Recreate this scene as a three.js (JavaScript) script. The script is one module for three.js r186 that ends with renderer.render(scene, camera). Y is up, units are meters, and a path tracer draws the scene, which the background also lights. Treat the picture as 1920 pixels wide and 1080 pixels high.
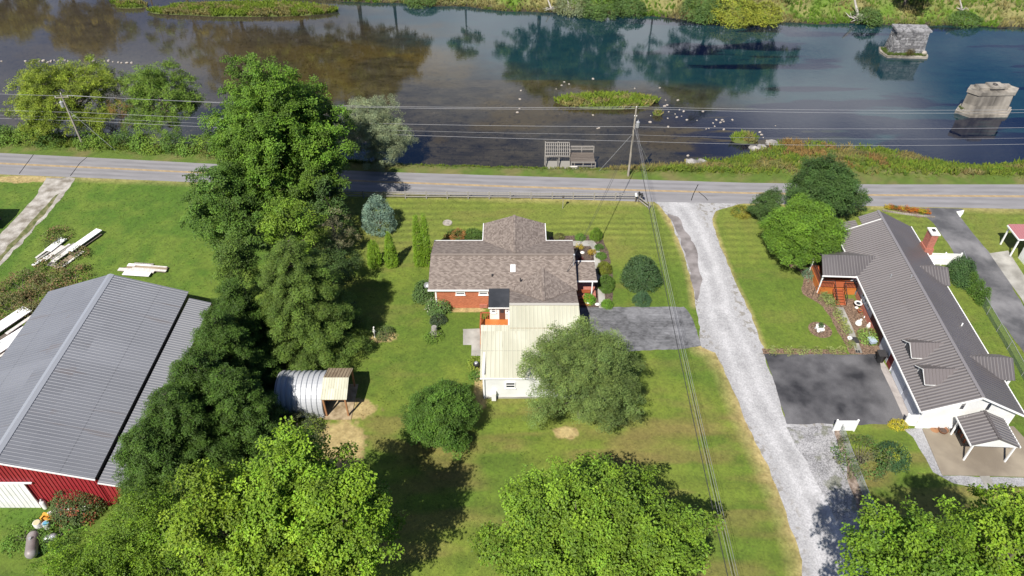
import * as THREE from 'three';
import { mergeGeometries } from 'three/addons/utils/BufferGeometryUtils.js';

// ---------------------------------------------------------------- camera, sky, sun, exposure
const scene = new THREE.Scene();
const camera = new THREE.PerspectiveCamera(42.74, 1024 / 576, 0.5, 4000);
camera.position.set(0, 55, 0);
camera.rotation.set(-41 * Math.PI / 180, 0, 0);
const renderer = new THREE.WebGLRenderer({ antialias: true });
renderer.toneMapping = THREE.LinearToneMapping;
renderer.toneMappingExposure = 1.5;
renderer.shadowMap.enabled = true;

// ---------------------------------------------------------------- numbers and noise
let seed = 1234567;
const rnd = () => { seed |= 0; seed = seed + 0x6D2B79F5 | 0; let t = Math.imul(seed ^ seed >>> 15, 1 | seed); t = t + Math.imul(t ^ t >>> 7, 61 | t) ^ t; return ((t ^ t >>> 14) >>> 0) / 4294967296; };
const rr = (a, b) => a + (b - a) * rnd();
const hash = (x, y, s) => { let h = Math.imul(x, 374761393) + Math.imul(y, 668265263) + Math.imul(s, 1442695041) | 0; h = Math.imul(h ^ h >>> 13, 1274126177); return ((h ^ h >>> 16) >>> 0) / 4294967296; };
const mod = (a, n) => ((a % n) + n) % n;
function vn(x, y, s = 0, p = 0) {                                   // value noise, with period p when given
  const xi = Math.floor(x), yi = Math.floor(y); let fx = x - xi, fy = y - yi;
  fx = fx * fx * (3 - 2 * fx); fy = fy * fy * (3 - 2 * fy);
  const X = p ? mod(xi, p) : xi, Y = p ? mod(yi, p) : yi, X1 = p ? mod(xi + 1, p) : xi + 1, Y1 = p ? mod(yi + 1, p) : yi + 1;
  const a = hash(X, Y, s), b = hash(X1, Y, s), c = hash(X, Y1, s), d = hash(X1, Y1, s);
  return a + (b - a) * fx + (c - a) * fy + (a - b - c + d) * fx * fy;
}
function fbm(x, y, o = 4, s = 0, p = 0) { let v = 0, a = 0.5, t = 0; for (let i = 0; i < o; i++) { v += a * vn(x, y, s + i * 17, p); t += a; a *= 0.5; x *= 2; y *= 2; p *= 2; } return v / t; }
const clamp = (v, a = 0, b = 1) => Math.min(b, Math.max(a, v));
const sst = (a, b, v) => { const t = clamp((v - a) / (b - a)); return t * t * (3 - 2 * t); };
const mix3 = (a, b, t) => [a[0] + (b[0] - a[0]) * t, a[1] + (b[1] - a[1]) * t, a[2] + (b[2] - a[2]) * t];
const lerpAt = (pts, x) => { if (x <= pts[0][0]) return pts[0][1]; for (let i = 1; i < pts.length; i++) if (x <= pts[i][0]) { const [a, b] = pts[i - 1], [c, d] = pts[i]; return b + (d - b) * (x - a) / (c - a); } return pts[pts.length - 1][1]; };
function inPoly(p, x, z) { let c = false; for (let i = 0, j = p.length - 1; i < p.length; j = i++) { const [xi, zi] = p[i], [xj, zj] = p[j]; if ((zi > z) !== (zj > z) && x < (xj - xi) * (z - zi) / (zj - zi) + xi) c = !c; } return c; }
function polyDist(p, x, z, closed = true) { let d = 1e9; for (let i = closed ? 0 : 1; i < p.length; i++) { const [ax, az] = p[(i + p.length - 1) % p.length], [bx, bz] = p[i]; const ex = bx - ax, ez = bz - az; const t = clamp(((x - ax) * ex + (z - az) * ez) / (ex * ex + ez * ez + 1e-9)); d = Math.min(d, Math.hypot(x - ax - t * ex, z - az - t * ez)); } return d; }

// the sky: blue above, paler towards the horizon, loose cloud banks; no sun disc
{
  const w = 1024, h = 512, data = new Float32Array(w * h * 4);
  for (let j = 0; j < h; j++) for (let i = 0; i < w; i++) {
    const el = (j + 0.5) / h * Math.PI - Math.PI / 2, az = (i + 0.5) / w * Math.PI * 2 - Math.PI, o = (j * w + i) * 4;
    let c;
    if (el < 0) c = mix3([0.16, 0.2, 0.24], [0.05, 0.06, 0.03], sst(0, 0.12, -el));
    else {
      c = mix3([0.08, 0.2, 0.5], [0.012, 0.03, 0.1], Math.pow(Math.sin(el), 0.5));
      const dx = Math.cos(az) * Math.cos(el), dz = Math.sin(az) * Math.cos(el), y = Math.sin(el) + 0.12;
      const f = fbm(dx / y * 1.25 + 3.1, dz / y * 1.25 + 7.7, 6, 5);
      const bank = 0.2 * Math.cos(az + 2.4) - 0.06, k = sst(0.5 - bank, 0.68 - bank, f) * sst(0.02, 0.12, el) * (1 - 0.75 * sst(0.55, 0.85, Math.sin(el)));
      c = mix3(c, mix3([0.38, 0.42, 0.5], [0.9, 0.92, 0.96], sst(0.5, 0.75, f)), k * 0.9);
    }
    data[o] = c[0]; data[o + 1] = c[1]; data[o + 2] = c[2]; data[o + 3] = 1;
  }
  const t = new THREE.DataTexture(data, w, h, THREE.RGBAFormat, THREE.FloatType);
  t.mapping = THREE.EquirectangularReflectionMapping; t.magFilter = t.minFilter = THREE.LinearFilter; t.needsUpdate = true;
  scene.background = t; scene.environment = t;
}
const sun = new THREE.DirectionalLight(new THREE.Color(1, 0.955, 0.88), 4.9);
sun.position.set(-0.296 * 200, 0.766 * 200, 0.572 * 200 - 70);
sun.target.position.set(0, 0, -70);
sun.castShadow = true; sun.shadow.mapSize.set(4096, 4096);
Object.assign(sun.shadow.camera, { left: -110, right: 110, top: 110, bottom: -110, near: 1, far: 500 });
scene.add(sun, sun.target);

// ---------------------------------------------------------------- textures and materials
const enc = (v) => { v = clamp(v); return Math.round(255 * (v <= 0.0031308 ? v * 12.92 : 1.055 * Math.pow(v, 1 / 2.4) - 0.055)); };
function tex(w, h, fn, color = true) {                              // fn(u, v) in 0..1 gives a linear colour, or a number for a relief map
  const d = new Uint8Array(w * h * 4);
  for (let j = 0; j < h; j++) for (let i = 0; i < w; i++) {
    const c = fn((i + 0.5) / w, (j + 0.5) / h), o = (j * w + i) * 4;
    if (color) { d[o] = enc(c[0]); d[o + 1] = enc(c[1]); d[o + 2] = enc(c[2]); } else d[o] = d[o + 1] = d[o + 2] = Math.round(255 * clamp(c));
    d[o + 3] = 255;
  }
  const t = new THREE.DataTexture(d, w, h, THREE.RGBAFormat);
  t.wrapS = t.wrapT = THREE.RepeatWrapping; t.magFilter = t.minFilter = THREE.LinearFilter; if (color) t.colorSpace = THREE.SRGBColorSpace; t.needsUpdate = true;
  return t;
}
const rep = (t, size) => { const c = t.clone(); const s = Array.isArray(size) ? size : [size, size]; c.repeat.set(1 / s[0], 1 / s[1]); c.needsUpdate = true; return c; };
const mat = (r, g, b, o = {}) => { const m = new (o.sheen || o.transmission || o.clearcoat || o.ior ? THREE.MeshPhysicalMaterial : THREE.MeshStandardMaterial)({ roughness: 0.8, ...o, side: THREE.DoubleSide }); m.color.setRGB(r, g, b); return m; };
// a tile of mottled colour: base, spread between dark and light, size of the coarse blotches, fine grain
const mottle = (n, a, b, p, grain, s) => tex(n, n, (u, v) => { const f = fbm(u * p, v * p, 5, s, p), g = hash(Math.floor(u * n), Math.floor(v * n), s); return mix3(a, b, clamp((f - 0.25) * 2)).map((c) => c * (1 + grain * (g - 0.5))); });
const grainBump = tex(256, 256, (u, v) => 0.5 * vn(u * 128, v * 128, 3, 128) + 0.5 * fbm(u * 16, v * 16, 4, 9, 16), false);
const M = {};
M.gravel = mat(1, 1, 1, { roughness: 0.95, map: rep(tex(512, 512, (u, v) => { const f = fbm(u * 6, v * 6, 5, 31, 6), g = vn(u * 190, v * 190, 8, 190), h = vn(u * 80, v * 80, 12, 80), k = 0.2 + 0.24 * f + 0.2 * (g - 0.5) + 0.08 * (h - 0.5) + (g > 0.9 ? -0.16 : 0); return [k * 1.0, k * 0.99, k * 1.02]; }), 9), bumpMap: rep(grainBump, 3), bumpScale: 0.05 });
M.rubble = mat(1, 1, 1, { roughness: 0.95, map: rep(tex(512, 512, (u, v) => { const f = fbm(u * 7, v * 7, 5, 41, 7), g = vn(u * 100, v * 100, 18, 100); let k = 0.2 + 0.2 * f + 0.26 * (g - 0.5); const w = sst(0.58, 0.75, fbm(u * 9, v * 9, 4, 77, 9)); return mix3([k, k * 0.98, k], [0.11, 0.12, 0.05], w * 0.55); }), 8), bumpMap: rep(grainBump, 2), bumpScale: 0.06 });
M.asphaltPad = mat(1, 1, 1, { roughness: 0.85, map: rep(tex(512, 512, (u, v) => { const f = fbm(u * 5, v * 5, 6, 51, 5), w = vn(u * 60, v * 60, 58, 60), k = 0.095 + 0.075 * sst(0.25, 0.75, f) + 0.05 * (w - 0.5) - 0.03 * sst(0.5, 0.72, fbm(u * 16, v * 10, 5, 57, 2) ) + 0.04 * Math.abs(fbm(u * 5, v * 20, 4, 59, 5) - 0.5) * 4; return [k, k, k * 1.05]; }), [11, 8]), bumpMap: rep(grainBump, 2.3), bumpScale: 0.01 });
M.asphaltDark = mat(1, 1, 1, { roughness: 0.8, map: rep(mottle(512, [0.018, 0.018, 0.022], [0.125, 0.122, 0.128], 6, 0.35, 61), 13), bumpMap: rep(grainBump, 2.3), bumpScale: 0.01 });
M.asphaltLane = mat(1, 1, 1, { roughness: 0.85, map: rep(mottle(512, [0.07, 0.07, 0.075], [0.2, 0.195, 0.2], 6, 0.25, 67), 11), bumpMap: rep(grainBump, 2.3), bumpScale: 0.01 });
M.road = mat(1, 1, 1, { roughness: 0.85, map: rep(tex(1024, 256, (u, v) => { const f = fbm(u * 12, v * 12, 5, 71, 12); let k = 0.225 + 0.07 * (f - 0.5); for (const t of [0.16, 0.36, 0.64, 0.84]) k -= 0.035 * Math.exp(-(((v - t) / 0.05) ** 2)); k *= 1 + 0.1 * (hash(Math.floor(u * 1024), Math.floor(v * 256), 2) - 0.5); return [k, k * 0.97, k * 1.0]; }), [24, 1]), bumpMap: rep(grainBump, [2.3, 0.4]), bumpScale: 0.006 });
M.yellow = mat(1, 1, 1, { roughness: 0.7, map: rep(mottle(256, [0.3, 0.2, 0.08], [0.44, 0.3, 0.12], 8, 0.35, 73), 4) });
M.tar = mat(0.07, 0.07, 0.075, { roughness: 0.6 });
M.concrete = mat(1, 1, 1, { roughness: 0.9, map: rep(mottle(512, [0.2, 0.19, 0.17], [0.4, 0.385, 0.35], 5, 0.2, 81), 7), bumpMap: rep(grainBump, 2.3), bumpScale: 0.006 });
M.patio = mat(1, 1, 1, { roughness: 0.9, map: rep(tex(512, 512, (u, v) => { const f = fbm(u * 4, v * 4, 6, 85, 4), s = sst(0.5, 0.7, fbm(u * 3 + v, v * 3, 5, 86)); return mix3(mix3([0.17, 0.14, 0.105], [0.31, 0.265, 0.2], clamp(f * 1.6 - 0.3)), [0.13, 0.105, 0.08], s * 0.5); }), 12), bumpMap: rep(grainBump, 2.3), bumpScale: 0.006 });
M.mulch = mat(1, 1, 1, { roughness: 1, map: rep(mottle(512, [0.075, 0.045, 0.03], [0.3, 0.2, 0.135], 40, 0.5, 91), 4), bumpMap: rep(grainBump, 1.2), bumpScale: 0.05 });
M.mulchDark = mat(1, 1, 1, { roughness: 1, map: rep(mottle(512, [0.05, 0.034, 0.027], [0.16, 0.11, 0.085], 40, 0.5, 92), 4), bumpMap: rep(grainBump, 1.2), bumpScale: 0.05 });
M.dirt = mat(1, 1, 1, { roughness: 1, map: rep(mottle(512, [0.2, 0.145, 0.08], [0.42, 0.33, 0.21], 12, 0.35, 95), 6), bumpMap: rep(grainBump, 1.5), bumpScale: 0.04 });
const shingle = (dark, light, s) => ({ map: rep(tex(512, 512, (u, v) => { const row = Math.floor(v * 24), uu = u * 12 + (row % 2) * 0.5 + hash(row, 1, s) * 0.3, t = hash(mod(Math.floor(uu), 12), row, s), f = fbm(u * 4, v * 4, 5, s, 4); const edge = (v * 24 - row < 0.13 || uu - Math.floor(uu) < 0.05) ? 0.7 : 1; const q = clamp(t * 0.62 + f * 0.22 + 0.05); return mix3(dark, light, q).map((c) => c * edge); }), 3.4), bumpMap: rep(tex(512, 512, (u, v) => { const row = Math.floor(v * 24); return 1 - (v * 24 - row) * 0.8 + 0.2 * hash(Math.floor(u * 24), row, s); }, false), 3.4), bumpScale: 0.012 });
M.shingle = mat(1, 1, 1, { roughness: 0.9, ...shingle([0.1, 0.076, 0.064], [0.3, 0.25, 0.215], 101) });
M.ridgeCap = mat(0.2, 0.165, 0.14, { roughness: 0.9 });
M.flatRoof = mat(1, 1, 1, { roughness: 0.55, map: rep(mottle(256, [0.022, 0.024, 0.028], [0.05, 0.053, 0.06], 4, 0.3, 103), 5) });
const streaked = (a, b, s, px = 6, py = 2) => tex(512, 512, (u, v) => { const f = fbm(u * px, v * py, 5, s), st = vn(u * 90, v * 3, s + 3), lap = Math.min(Math.abs(v - 0.31), Math.abs(v - 0.78)) < 0.0035 ? 0.72 : 1, sheet = 0.97 + 0.06 * hash(Math.floor(u * 13), Math.floor(v * 2.2), s), rust = 0.35 * sst(0.72, 0.85, fbm(u * 20, v * 3, 4, s + 9)); return mix3(mix3(a, b, clamp(f * 1.5 - 0.25 + 0.3 * (st - 0.5))), [0.16, 0.11, 0.08], rust).map((c) => c * lap * sheet); });
M.cream = mat(1, 1, 1, { roughness: 0.45, metalness: 0.1, map: rep(streaked([0.45, 0.44, 0.335], [0.58, 0.575, 0.46], 111), 11) });
M.tan = mat(1, 1, 1, { roughness: 0.5, map: rep(streaked([0.24, 0.18, 0.12], [0.36, 0.29, 0.2], 113), 4) });
M.barnRoof = mat(1, 1, 1, { roughness: 0.42, metalness: 0.35, map: rep(streaked([0.2, 0.204, 0.22], [0.265, 0.27, 0.29], 115), 14) });
M.barnRib = mat(0.225, 0.23, 0.247, { roughness: 0.42, metalness: 0.35 });
M.brownRoof = mat(1, 1, 1, { roughness: 0.38, metalness: 0.25, map: rep(streaked([0.108, 0.098, 0.099], [0.142, 0.13, 0.131], 117), 9) });
M.brownRibGlint = mat(0.255, 0.237, 0.236, { roughness: 0.28, metalness: 0.25 });  // ribs coloured paler than the roof brown, sun glint painted in
M.galv = mat(1, 1, 1, { roughness: 0.5, metalness: 0.15, map: rep(mottle(256, [0.4, 0.41, 0.43], [0.6, 0.61, 0.63], 5, 0.12, 119), 4) });
M.red = mat(1, 1, 1, { roughness: 0.5, map: rep(streaked([0.26, 0.018, 0.026], [0.36, 0.03, 0.04], 121), 9) });
M.redRoof = mat(0.36, 0.15, 0.16, { roughness: 0.45 });
M.white = mat(0.8, 0.8, 0.79, { roughness: 0.5 });
M.whiteWarm = mat(1, 1, 1, { roughness: 0.65, map: rep(mottle(256, [0.66, 0.65, 0.62], [0.82, 0.82, 0.8], 5, 0.06, 123), 5) });
M.siding = mat(1, 1, 1, { roughness: 0.6, map: rep(mottle(256, [0.72, 0.72, 0.71], [0.82, 0.82, 0.81], 5, 0.05, 125), 6), bumpMap: rep(tex(16, 256, (u, v) => (v * 16) % 1, false), 2), bumpScale: 0.02 });
M.sidingGrey = mat(0.42, 0.44, 0.5, { roughness: 0.6, bumpMap: rep(tex(16, 256, (u, v) => (v * 16) % 1, false), 2), bumpScale: 0.02 });
const bricks = (a, b, mortar, s) => tex(512, 512, (u, v) => { const row = Math.floor(v * 32), uu = u * 12 + (row % 2) * 0.5, k = hash(mod(Math.floor(uu), 12), row, s); return (v * 32 - row < 0.13 || uu - Math.floor(uu) < 0.05) ? mortar : mix3(a, b, k * 0.7 + 0.4 * fbm(u * 5, v * 5, 3, s, 5)); });
M.brick = mat(1, 1, 1, { roughness: 0.85, map: rep(bricks([0.3, 0.075, 0.03], [0.5, 0.15, 0.07], [0.36, 0.2, 0.13], 131), 2.5) });
M.brickRed = mat(1, 1, 1, { roughness: 0.85, map: rep(bricks([0.27, 0.07, 0.045], [0.45, 0.15, 0.1], [0.36, 0.25, 0.2], 133), 2.5) });
const grainWood = (a, b, s) => tex(256, 256, (u, v) => mix3(a, b, clamp(fbm(u * 3, v * 40, 4, s) * 1.4 - 0.2)));
M.orangeWood = mat(1, 1, 1, { roughness: 0.6, map: rep(grainWood([0.36, 0.1, 0.02], [0.55, 0.19, 0.045], 141), 2) });
M.redWood = mat(1, 1, 1, { roughness: 0.6, map: rep(grainWood([0.25, 0.055, 0.02], [0.42, 0.12, 0.05], 143), 2) });
M.greyWood = mat(1, 1, 1, { roughness: 0.9, map: rep(grainWood([0.16, 0.145, 0.13], [0.36, 0.34, 0.31], 145), 2) });
M.darkWood = mat(1, 1, 1, { roughness: 0.9, map: rep(grainWood([0.07, 0.055, 0.045], [0.18, 0.15, 0.125], 147), 2) });
M.oldBoard = mat(1, 1, 1, { roughness: 0.8, map: rep(grainWood([0.42, 0.38, 0.34], [0.68, 0.66, 0.63], 149), 2) });
M.post = mat(1, 1, 1, { roughness: 0.85, map: rep(grainWood([0.26, 0.12, 0.05], [0.38, 0.19, 0.09], 151), 2) });
M.pole = mat(1, 1, 1, { roughness: 0.9, map: rep(grainWood([0.19, 0.165, 0.13], [0.36, 0.33, 0.28], 153), 2) });
M.black = mat(0.02, 0.02, 0.022, { roughness: 0.5 });
M.dark = mat(0.035, 0.033, 0.035, { roughness: 0.7 });
M.glass = mat(0.03, 0.035, 0.045, { roughness: 0.08 });
M.wire = mat(0.33, 0.33, 0.35, { roughness: 0.5 });
M.cable = mat(0.04, 0.04, 0.042, { roughness: 0.6 });
M.steel = mat(0.45, 0.46, 0.48, { roughness: 0.4, metalness: 0.5 });
M.stoneWhite = mat(0.72, 0.7, 0.66, { roughness: 0.8 });
M.rock = mat(1, 1, 1, { roughness: 0.9, map: rep(mottle(256, [0.17, 0.145, 0.12], [0.38, 0.34, 0.3], 5, 0.3, 161), 2) });
M.rockGrey = mat(1, 1, 1, { roughness: 0.9, map: rep(mottle(256, [0.17, 0.16, 0.15], [0.36, 0.34, 0.32], 5, 0.3, 163), 2) });
M.block = [0, 1, 2, 3].map((i) => mat(1, 1, 1, { roughness: 0.95, map: rep(mottle(256, [0.06 + i * 0.025, 0.06 + i * 0.024, 0.064 + i * 0.023], [0.19 + i * 0.06, 0.186 + i * 0.059, 0.19 + i * 0.058], 6, 0.4, 165 + i), 2.2), bumpMap: rep(grainBump, 1.5), bumpScale: 0.05 }));
M.pier = mat(1, 1, 1, { roughness: 0.95, map: rep(tex(512, 512, (u, v) => { const f = fbm(u * 4, v * 3, 6, 171), st = vn(u * 26, v * 1.6, 172); return mix3([0.1, 0.09, 0.078], [0.37, 0.335, 0.285], clamp(f * 1.5 - 0.35 + 0.45 * (st - 0.5))); }), 9), bumpMap: rep(grainBump, 2), bumpScale: 0.03 });
M.bark = mat(1, 1, 1, { roughness: 1, map: rep(grainWood([0.07, 0.055, 0.045], [0.2, 0.17, 0.14], 175), [1, 3]) });
M.paleBark = mat(1, 1, 1, { roughness: 1, map: rep(grainWood([0.25, 0.23, 0.2], [0.5, 0.47, 0.43], 177), [1, 3]) });
M.leaf = mat(1, 1, 1, { roughness: 0.58, transmission: 0.25, thickness: 0, ior: 1.33 });
M.needle = mat(1, 1, 1, { roughness: 0.6, transmission: 0.12, thickness: 0, ior: 1.4 });
M.blade = mat(1, 1, 1, { roughness: 0.7, transmission: 0.25, thickness: 0, ior: 1.4 });

// ---------------------------------------------------------------- building helpers
const V3 = (x, y, z) => new THREE.Vector3(x, y, z);
const taken = new Map();
const numbered = (n) => { const k = (taken.get(n) ?? -1) + 1; taken.set(n, k); return k ? n + '_' + String(k).padStart(3, '0') : n; };
function thing(name, label, category, [x, y, z] = [0, 0, 0], turn = 0, group) {
  const o = new THREE.Group(); o.name = numbered(name); scene.add(o); o.position.set(x, y, z); o.rotation.y = turn;
  o.userData = { label, category }; if (group) o.userData.group = group;
  return o;
}
const shadows = (o) => { o.castShadow = o.receiveShadow = true; return o; };
function clean(g) { if (g.index) g = g.toNonIndexed(); for (const k of Object.keys(g.attributes)) if (!['position', 'normal', 'uv'].includes(k)) g.deleteAttribute(k); if (!g.attributes.uv) g.setAttribute('uv', new THREE.BufferAttribute(new Float32Array(g.attributes.position.count * 2), 2)); g.morphAttributes = {}; return g; }
function add(name, geos, material, parent, kind) {                  // ONE named mesh under its thing or part
  const list = (Array.isArray(geos) ? geos : [geos]).map(clean);
  const m = shadows(new THREE.Mesh(list.length > 1 ? mergeGeometries(list) : list[0], material));
  m.name = name; if (kind) m.userData.kind = kind;
  if (parent) parent.add(m);
  return m;
}
function each(name, geos, material, parent) { let first; for (const g of geos) { const m = add(name, g, material, parent); first ??= m; } return first; }   // alike pieces, one mesh each
function ground(name, geos, material) { const m = add(name, geos, material, null, 'structure'); m.name = numbered(name); scene.add(m); return m; }
function copy(o, label, [x, y, z], turn = 0, group) {
  const c = o.clone(); c.name = numbered(o.name.replace(/_\d{3}$/, '')); scene.add(c); c.position.set(x, y, z); c.rotation.y = turn; c.userData = { ...o.userData, label }; if (group) c.userData.group = group;
  return c;
}
// box with its uv in metres: centre, size, turn about y, tilt about x, roll about z
function box(cx, cy, cz, sx, sy, sz, ry = 0, rx = 0, rz = 0) {
  const g = new THREE.BoxGeometry(sx, sy, sz), uv = g.attributes.uv, dims = [[sz, sy], [sz, sy], [sx, sz], [sx, sz], [sx, sy], [sx, sy]];
  for (let i = 0; i < 24; i++) { const [a, b] = dims[i >> 2]; uv.setXY(i, uv.getX(i) * a + cx * 0.37, uv.getY(i) * b + cy); }
  return g.applyMatrix4(new THREE.Matrix4().compose(V3(cx, cy, cz), new THREE.Quaternion().setFromEuler(new THREE.Euler(rx, ry, rz, 'YXZ')), V3(1, 1, 1)));
}
function bar(a, b, w, h = w) {                                      // squared bar between two points
  const A = V3(...a), B = V3(...b), d = B.clone().sub(A), L = d.length(), g = new THREE.BoxGeometry(w, h, L);
  const uv = g.attributes.uv; for (let i = 0; i < 24; i++) uv.setXY(i, uv.getX(i) * 0.3, uv.getY(i) * L * 0.3);
  const m = new THREE.Matrix4().lookAt(B, A, Math.abs(d.y) > 0.99 * L ? V3(1, 0, 0) : V3(0, 1, 0));
  m.setPosition(A.add(B).multiplyScalar(0.5)); return g.applyMatrix4(m);
}
function rod(a, b, r0, r1 = r0, n = 8) {
  const A = V3(...a), B = V3(...b), d = B.clone().sub(A), L = d.length(), g = new THREE.CylinderGeometry(r1, r0, L, n, 1);
  g.applyQuaternion(new THREE.Quaternion().setFromUnitVectors(V3(0, 1, 0), d.normalize())); g.translate((A.x + B.x) / 2, (A.y + B.y) / 2, (A.z + B.z) / 2); return g;
}
const cyl = (x, y, z, r0, r1, h, n = 16) => new THREE.CylinderGeometry(r1, r0, h, n).translate(x, y + h / 2, z);
const ball = (x, y, z, r, sy = 1, n = 12) => new THREE.SphereGeometry(r, n, n / 2 + 2).scale(1, sy, 1).translate(x, y, z);
const lathe = (x, y, z, pts, n = 16) => new THREE.LatheGeometry(pts.map(([r, h]) => new THREE.Vector2(r, h)), n).translate(x, y, z);
function frame(pts) {                                               // plane of a polygon: origin, u along the eave, v up the slope, n up
  const P = pts.map((p) => V3(...p)), n = V3(0, 0, 0);
  for (let i = 0; i < P.length; i++) { const a = P[i], b = P[(i + 1) % P.length]; n.x += (a.y - b.y) * (a.z + b.z); n.y += (a.z - b.z) * (a.x + b.x); n.z += (a.x - b.x) * (a.y + b.y); }
  n.normalize(); if (n.y < -1e-4) n.negate();
  const u = Math.abs(n.y) > 0.9999 ? V3(1, 0, 0) : V3(0, 1, 0).cross(n).normalize(), v = n.clone().cross(u);
  return { P, n, u, v, at: P.map((p) => new THREE.Vector2(p.dot(u), p.dot(v))), d: P[0].dot(n) };
}
function slab(pts, t = 0.12) {                                      // a flat polygon in space given thickness downwards, uv in metres
  const f = frame(pts), { P, n, at } = f, tri = THREE.ShapeUtils.triangulateShape(at, []), pos = [], uv = [];
  const put = (p, q) => { pos.push(p.x, p.y, p.z); uv.push(q.x, q.y); }, low = P.map((p) => p.clone().addScaledVector(n, -t));
  for (const [a, b, c] of tri) { const ccw = (at[b].x - at[a].x) * (at[c].y - at[a].y) - (at[c].x - at[a].x) * (at[b].y - at[a].y) > 0; const o = ccw ? [a, b, c] : [a, c, b]; for (const i of o) put(P[i], at[i]); for (const i of [o[0], o[2], o[1]]) put(low[i], at[i]); }
  for (let i = 0; i < P.length; i++) { const j = (i + 1) % P.length, L = P[i].distanceTo(P[j]), q = [[P[i], 0, 0], [low[i], 0, t], [low[j], L, t], [P[i], 0, 0], [low[j], L, t], [P[j], L, 0]]; for (const [p, a, b] of q) put(p, { x: a, y: b }); }
  const g = new THREE.BufferGeometry(); g.setAttribute('position', new THREE.Float32BufferAttribute(pos, 3)); g.setAttribute('uv', new THREE.Float32BufferAttribute(uv, 2)); g.computeVertexNormals(); return g;
}
function ribs(pts, step, w, h, off = 0) {                           // raised seams that run up a metal roof
  const { n, u, v, at, d } = frame(pts), out = [], us = at.map((p) => p.x), lo = Math.min(...us), hi = Math.max(...us), basis = new THREE.Matrix4().makeBasis(u, v, n);
  for (let x = lo + step * 0.5 + off; x < hi - 0.02; x += step) {
    const c = []; for (let i = 0; i < at.length; i++) { const a = at[i], b = at[(i + 1) % at.length]; if ((a.x > x) !== (b.x > x)) c.push(a.y + (b.y - a.y) * (x - a.x) / (b.x - a.x)); }
    c.sort((a, b) => a - b);
    for (let i = 0; i + 1 < c.length; i += 2) { if (c[i + 1] - c[i] < 0.1) continue; const g = new THREE.CylinderGeometry(w * 0.32, w * 0.56, h, 4, 1, true).rotateY(Math.PI / 4).rotateX(Math.PI / 2); g.scale(1, 1, 1); const L = c[i + 1] - c[i]; const b = new THREE.BoxGeometry(w, L, h); const p = b.attributes.position; for (let k = 0; k < p.count; k++) if (p.getZ(k) > 0) p.setX(k, p.getX(k) * 0.55); b.computeVertexNormals(); b.translate(x, (c[i] + c[i + 1]) / 2, d + h / 2); out.push(b.applyMatrix4(basis)); }
  }
  return out;
}
function prism(poly, y0, y1) {                                      // upright prism over a plan polygon [[x, z], ...]
  const s = new THREE.Shape(poly.map(([x, z]) => new THREE.Vector2(x, -z))), g = new THREE.ExtrudeGeometry(s, { depth: y1 - y0, bevelEnabled: false }); return g.rotateX(-Math.PI / 2).translate(0, y0, 0);
}
function gableWall(x0, x1, z, y0, eave, xm, peak, t = 0.15) {       // wall in the xy plane with a gable on top
  const s = new THREE.Shape([[x0, y0], [x1, y0], [x1, eave], [xm, peak], [x0, eave]].map((p) => new THREE.Vector2(...p))); return new THREE.ExtrudeGeometry(s, { depth: t, bevelEnabled: false }).translate(0, 0, z - t / 2);
}
// ragged plan outline: splits edges and moves the points a little
function ragged(poly, amp, step = 0.7, s = 0) { const out = []; for (let i = 0; i < poly.length; i++) { const [ax, az] = poly[i], [bx, bz] = poly[(i + 1) % poly.length], L = Math.hypot(bx - ax, bz - az), n = Math.max(1, Math.round(L / step)); for (let k = 0; k < n; k++) { const t = k / n, x = ax + (bx - ax) * t, z = az + (bz - az) * t, o = (fbm(x * 0.8, z * 0.8, 3, 200 + s) - 0.5) * 2 * amp; out.push([x - (bz - az) / L * o, z + (bx - ax) / L * o]); } } return out; }
function sheet(poly, y) {                                           // flat sheet with uv in metres
  const g = new THREE.ShapeGeometry(new THREE.Shape(poly.map(([x, z]) => new THREE.Vector2(x, -z)))); g.rotateX(-Math.PI / 2); g.translate(0, y, 0);
  const p = g.attributes.position, uv = g.attributes.uv; for (let i = 0; i < p.count; i++) uv.setXY(i, p.getX(i), -p.getZ(i)); return g;
}
// strip between two lines of points, uv: u metres along, v 0..1 across
function strip(A, B, y = 0) { const pos = [], uv = [], idx = []; let L = 0; for (let i = 0; i < A.length; i++) { if (i) L += Math.hypot(A[i][0] - A[i - 1][0], A[i][1] - A[i - 1][1]); pos.push(A[i][0], y, A[i][1], B[i][0], y, B[i][1]); uv.push(L, 0, L, 1); if (i) { const k = i * 2; idx.push(k - 2, k - 1, k, k - 1, k + 1, k); } } const g = new THREE.BufferGeometry(); g.setAttribute('position', new THREE.Float32BufferAttribute(pos, 3)); g.setAttribute('uv', new THREE.Float32BufferAttribute(uv, 2)); g.setIndex(idx); g.computeVertexNormals(); const n = g.attributes.normal; for (let i = 0; i < n.count; i++) n.setXYZ(i, 0, 1, 0); return g; }
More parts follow.
